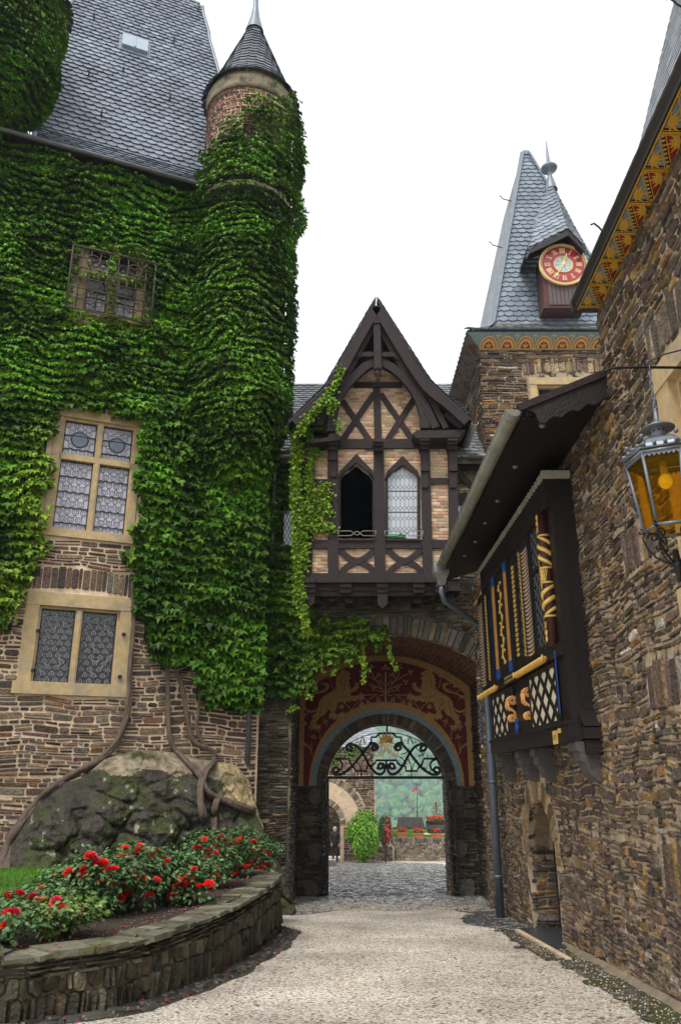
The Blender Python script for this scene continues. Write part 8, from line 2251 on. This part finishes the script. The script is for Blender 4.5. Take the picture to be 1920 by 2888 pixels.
# pots
def pot(px, py, Y, wpx, rect, lab, z_):
    p = at_y(px, py, Y); w = wpx / 2 * (Y * _c + (p.z - CAMZ) * _s) / FPX; z0 = z_
    t = thing('flower_pot', lab, 'flower pot', (p.x, Y, z0), 'terracotta pots of red geraniums beyond the gate'); mb = MB(); h = .26 if rect else .28
    if rect:
        L = [(-w * .82, -.09, 0), (w * .82, -.09, 0), (w * .82, .09, 0), (-w * .82, .09, 0), (-w, -.12, h), (w, -.12, h), (w, .12, h), (-w, .12, h)]
        mb.add([(p.x + a, Y + b, z0 + c) for a, b, c in L], [(0, 3, 2, 1), (0, 1, 5, 4), (1, 2, 6, 5), (2, 3, 7, 6), (3, 0, 4, 7)]); mb.box((p.x - w - .025, Y - .145, z0 + h - .05), (p.x + w + .025, Y - .115, z0 + h + .02)); mb.box((p.x - w - .025, Y + .115, z0 + h - .05), (p.x + w + .025, Y + .145, z0 + h + .02))
    else: mb.lathe([(w * .62, 0), (w * .9, h - .07), (w * 1.05, h - .07), (w * 1.08, h), (w * .85, h), (w * .8, h - .04), (.01, h - .04)], (p.x, Y, z0), 16)
    mb.build('pot', 'terracotta', t)
    if rect: mb = MB(); mb.box((p.x - w * .93, Y - .11, z0 + h - .06), (p.x + w * .93, Y + .11, z0 + h - .03)); mb.build('soil', 'pot_soil', t)
    blob_foliage('foliage', t, (p.x, Y, z0 + h + .07), w * .95, .16, .13, 220, .08, (.07, .17, .03)); blob_foliage('flowers', t, (p.x, Y, z0 + h + .20), w * .95, .17, .10, 130, .075, (.75, .03, .015), lump=.5)
pot(1133, 2352, YW + .2, 28, True, 'long terracotta flower box of red geraniums nearest the merlons', wz)
pot(1179, 2360, YW + .15, 31, True, 'middle long terracotta flower box of red geraniums on the low wall', wz - .02)
pot(1231, 2368, YW + .1, 34, True, 'rightmost long terracotta flower box, in front of the barrel', wz - .04)
pot(1064, 2382, YW - .6, 17, False, 'wider round terracotta pot of red geraniums beside the round bush', wz2)
pot(1082, 2386, YW - .6, 14, False, 'smaller round terracotta pot of red geraniums next to the steps', wz2)
# barrel with flowers on a pale disc
bx = at_y(1231, 2335, 52)
br_ = thing('half_barrel', 'dark wooden half barrel planted with red flowers', 'barrel planter', (bx.x, 52, wz))
Rb = 30 * (52 * _c) / FPX; hb = (2350 - 2319) * 50 / FPX; z0 = at_y(1231, 2350, 52).z
mb = MB(); mb.lathe([(Rb * .84, 0), (Rb * .93, hb * .4), (Rb, hb), (Rb * .93, hb), (Rb * .9, hb - .06), (.01, hb - .06)], (bx.x, 52, z0), 26, smooth=False); mb.build('staves', mat('old_barrel_wood', (.055, .022, .015), rough=.7, var=.5, vscale=9), br_)
mb = MB(); mb.lathe([(Rb * .93, hb * .34), (Rb * .985, hb * .72)], (bx.x, 52, z0), 26)
mb.lathe([(Rb * .935 + .01, hb * .36), (Rb * .995 + .01, hb * .70)], (bx.x, 52, z0), 26); mb.build('hoop', 'zinc_blue', br_)
blob_foliage('foliage', br_, (bx.x, 52, z0 + hb + .08), Rb * 1.0, Rb * .9, .2, 500, .12, (.09, .2, .04)); blob_foliage('flowers', br_, (bx.x, 51.9, z0 + hb + .22), Rb * .95, Rb * .8, .16, 260, .11, (.75, .04, .03), lump=.5)
dk = thing('round_plinth', 'pale round stone plinth under the half barrel', 'plinth', (bx.x, 52, z0)); mb = MB(); mb.lathe([(.01, -.12), (Rb * 1.3, -.12), (Rb * 1.32, -.06), (Rb * 1.28, -.01), (.01, -.01)], (bx.x, 52, z0), 28); mb.lathe([(Rb * .9, -1.0), (Rb * .9, -.121)], (bx.x, 52, z0), 20); mb.build('disc', 'cream', dk)
# carved wooden signpost-like figure in the barrel
fg = thing('wooden_ornament', 'small carved wooden post ornament with little boards rising from the barrel', 'ornament', (bx.x, 52.1, z0 + hb)); mb = MB(); zA = at_y(1229, 2262, 52.1).z; zB = z0 + hb - .05; xx = at_y(1229, 2280, 52.1).x
mb.box((xx - .04, 52.06, zB), (xx + .04, 52.14, zA)); o = mb.build('post', 'timber', fg); mb = MB()
for k, (w, z, a) in enumerate(((.22, .30, .1), (.30, .42, -.15), (.34, .56, .08), (.26, .72, -.1))):
    zz = zA - z; mb.prism([(xx - w, 52.0, zz - a * .2), (xx + w, 52.0, zz + a * .2), (xx + w * .9, 52.0, zz + a * .2 + .07), (xx - w * .9, 52.0, zz - a * .2 + .07)], (0, .05, 0))
for dx in (-.16, 0, .17): mb.prism([(xx + dx - .05, 51.97, zA - .98), (xx + dx + .05, 51.97, zA - .98), (xx + dx + .04, 51.97, zA - .62), (xx + dx - .04, 51.97, zA - .62)], (0, .03, 0))
mb.build('little_boards', mat('weathered_board', (.22, .22, .14), rough=.8, var=.3), fg)
# flag on its pole
YP = 59.5; fb_ = at_y(1175, 2310, YP); ft_ = at_y(1175, 2212, YP)
fp = thing('flagpole', 'thin dark flagpole beyond the parapet with a limp red and white pennant', 'flagpole', (fb_.x, YP, fb_.z - .8)); mb = MB(); mb.tube([(fb_.x, YP, gz(YP) - .2), (ft_.x, YP, ft_.z)], [.035, .025], 6); mb.build('pole', 'iron', fp)
def cloth(P, nm, m_):
    mb = MB(); n_ = 6
    V = []; 
    for i in range(n_ + 1):
        t = i / n_
        a = Vector(P[0]).lerp(Vector(P[1]), t); b = Vector(P[3]).lerp(Vector(P[2]), t); w_ = Vector((0, .05 * math.sin(t * 7), 0)); V += [a + w_, b + w_]
    mb.add(V, [(2 * i, 2 * i + 1, 2 * i + 3, 2 * i + 2) for i in range(n_)], smooth=True); mb.build(nm, m_, fp)
q = lambda x, y: at_y(x, y, YP - .03)
cloth([q(1176, 2215), q(1159, 2232), q(1160, 2235), q(1176, 2230)], 'red_cloth', mat('faded_red_cloth', (.62, .12, .12), rough=.8)); cloth([q(1176, 2229), q(1174, 2230), q(1172, 2243), q(1176, 2244)], 'white_cloth', 'cream')
# kerb stone, railing of the steps
kc = at_ground(940, 2445); kb = thing('kerb_stone', 'low square kerb stone on the left edge of the cobbled road', 'kerb stone', (kc.x, kc.y, kc.z)); mb = MB(); one_stone(mb, lambda u, v, d: (u, kc.y - d, v), kc.x - .9, kc.x + .12, kc.z - .05, kc.z + .33, .12, random.Random(5), (.26, .22, .17)); mb.box((kc.x - .9, kc.y, kc.z - .1), (kc.x + .1, kc.y + .4, kc.z + .31)); mb.build('block', 'stone_warm', kb, attr=True)
sr = thing('stair_rail', 'thin pale handrail beside the two round pots', 'handrail', (wa.x, YW - .9, wz2)); mb = MB(); a, b, c = at_y(1106, 2395, YW - .85), at_y(1107, 2358, YW - .85), at_y(1100, 2352, YW + .2); mb.tube([a, b, c], .014, 5); mb.tube([at_y(1101, 2388, YW - .85), at_y(1100, 2362, YW - .5)], .012, 5); mb.build('rail', 'zinc', sr)
# visitor standing in the archway: skinned continuous figure
pf = at_y(945, 2431, 46.0); px_, pz_ = pf.x, gz(46.0)
per_ = thing('person', 'grey-haired person in a dark suit standing in the far archway', 'person', (px_, 46, pz_))
SK = mat('skin', (.55, .33, .25), rough=.6, bump=0, var=.1)
bv = [(0, 0, .95), (0, 0, 1.12), (.01, 0, 1.32), (.0, 0, 1.46), (-.01, -.01, 1.54), (-.10, 0, .90), (-.11, -.02, .50), (-.11, .02, .10), (-.12, -.13, .04), (.09, 0, .90), (.10, .0, .50), (.10, .05, .10), (.09, -.10, .04),
      (-.19, 0, 1.40), (-.24, -.02, 1.14), (-.20, -.16, .98), (.20, 0, 1.40), (.24, .02, 1.14), (.20, -.12, .95)]
be = [(0, 1), (1, 2), (2, 3), (3, 4), (0, 5), (5, 6), (6, 7), (7, 8), (0, 9), (9, 10), (10, 11), (11, 12), (3, 13), (13, 14), (14, 15), (3, 16), (16, 17), (17, 18)]
brr = [.15, .14, .16, .10, .055, .095, .07, .055, .045, .095, .07, .055, .045, .065, .052, .038, .065, .052, .038]
suit = mat('dark_navy_suit', (.015, .016, .025), rough=.9, var=.2)
for nm_, v_, e_, r_, m_ in (('body', bv, be, brr, suit), ('head', [(-.01, -.01, 1.52), (-.015, -.015, 1.60), (-.02, -.02, 1.70), (-.02, -.02, 1.76)], [(0, 1), (1, 2), (2, 3)], [.05, .085, .10, .07], SK)):
    me = bpy.data.meshes.new(nm_); me.from_pydata([(px_ + a, 46 + b, pz_ + c) for a, b, c in v_], e_, []); o = bpy.data.objects.new(nm_, me); link(o, per_)
    md = o.modifiers.new('skin', 'SKIN'); md.use_smooth_shade = True
    if not me.skin_vertices: 
        bpy.context.view_layer.objects.active = o
    lay0 = me.skin_vertices[0] if me.skin_vertices else None
    if lay0:
        for i, r in enumerate(r_): lay0.data[i].radius = (r, r); 
        lay0.data[0].use_root = True
    s2 = o.modifiers.new('sub', 'SUBSURF'); s2.levels = 2; s2.render_levels = 2; me.materials.append(m_)
mb = MB(); hc = (px_ - .015, 46 + .012, pz_ + 1.72); mb.ball(hc, .112, 10, sq=1.0); mb.build('hair', mat('grey_hair', (.42, .40, .38), rough=.9), per_)
for sx, hx_, hy_, hz_ in ((-1, -.19, -.20, .94), (1, .20, -.14, .90)):
    mb = MB(); c = (px_ + hx_, 46 + hy_, pz_ + hz_); mb.tube([(c[0], c[1] + .03, c[2] + .05), c, (c[0], c[1] - .01, c[2] - .05)], [.026, .036, .030], 8)
    for k in range(4): mb.tube([(c[0] + (k - 1.5) * .015, c[1], c[2] - .04), (c[0] + (k - 1.5) * .016, c[1] - .015, c[2] - .08 - .01 * (k in (1, 2))), (c[0] + (k - 1.5) * .014, c[1] - .005, c[2] - .11 - .012 * (k in (1, 2)))], [.0095, .009, .007], 6)
    mb.tube([(c[0] + sx * .02, c[1] - .01, c[2] + .0), (c[0] + sx * .03, c[1] - .045, c[2] - .03), (c[0] + sx * .015, c[1] - .06, c[2] - .055)], [.012, .010, .008], 6); mb.build('hand', SK, per_)
# ================================================================== air between the castle and the far slope
mb = MB(); mb.box((-4100, -70, -140), (4100, 4300, 134))
hm = bpy.data.materials.new('valley_haze'); hm.use_nodes = True
nt = hm.node_tree; nt.nodes.remove(nt.nodes['Principled BSDF'])
pv = nt.nodes.new('ShaderNodeVolumePrincipled'); pv.inputs['Color'].default_value = (.74, .87, 1, 1)
pv.inputs['Density'].default_value = .0005; pv.inputs['Anisotropy'].default_value = .2
nt.links.new(pv.outputs[0], nt.nodes['Material Output'].inputs['Volume'])
hz = mb.build('haze', hm); tag(hz, kind='stuff', label='thin blue haze over the valley', cat='haze')
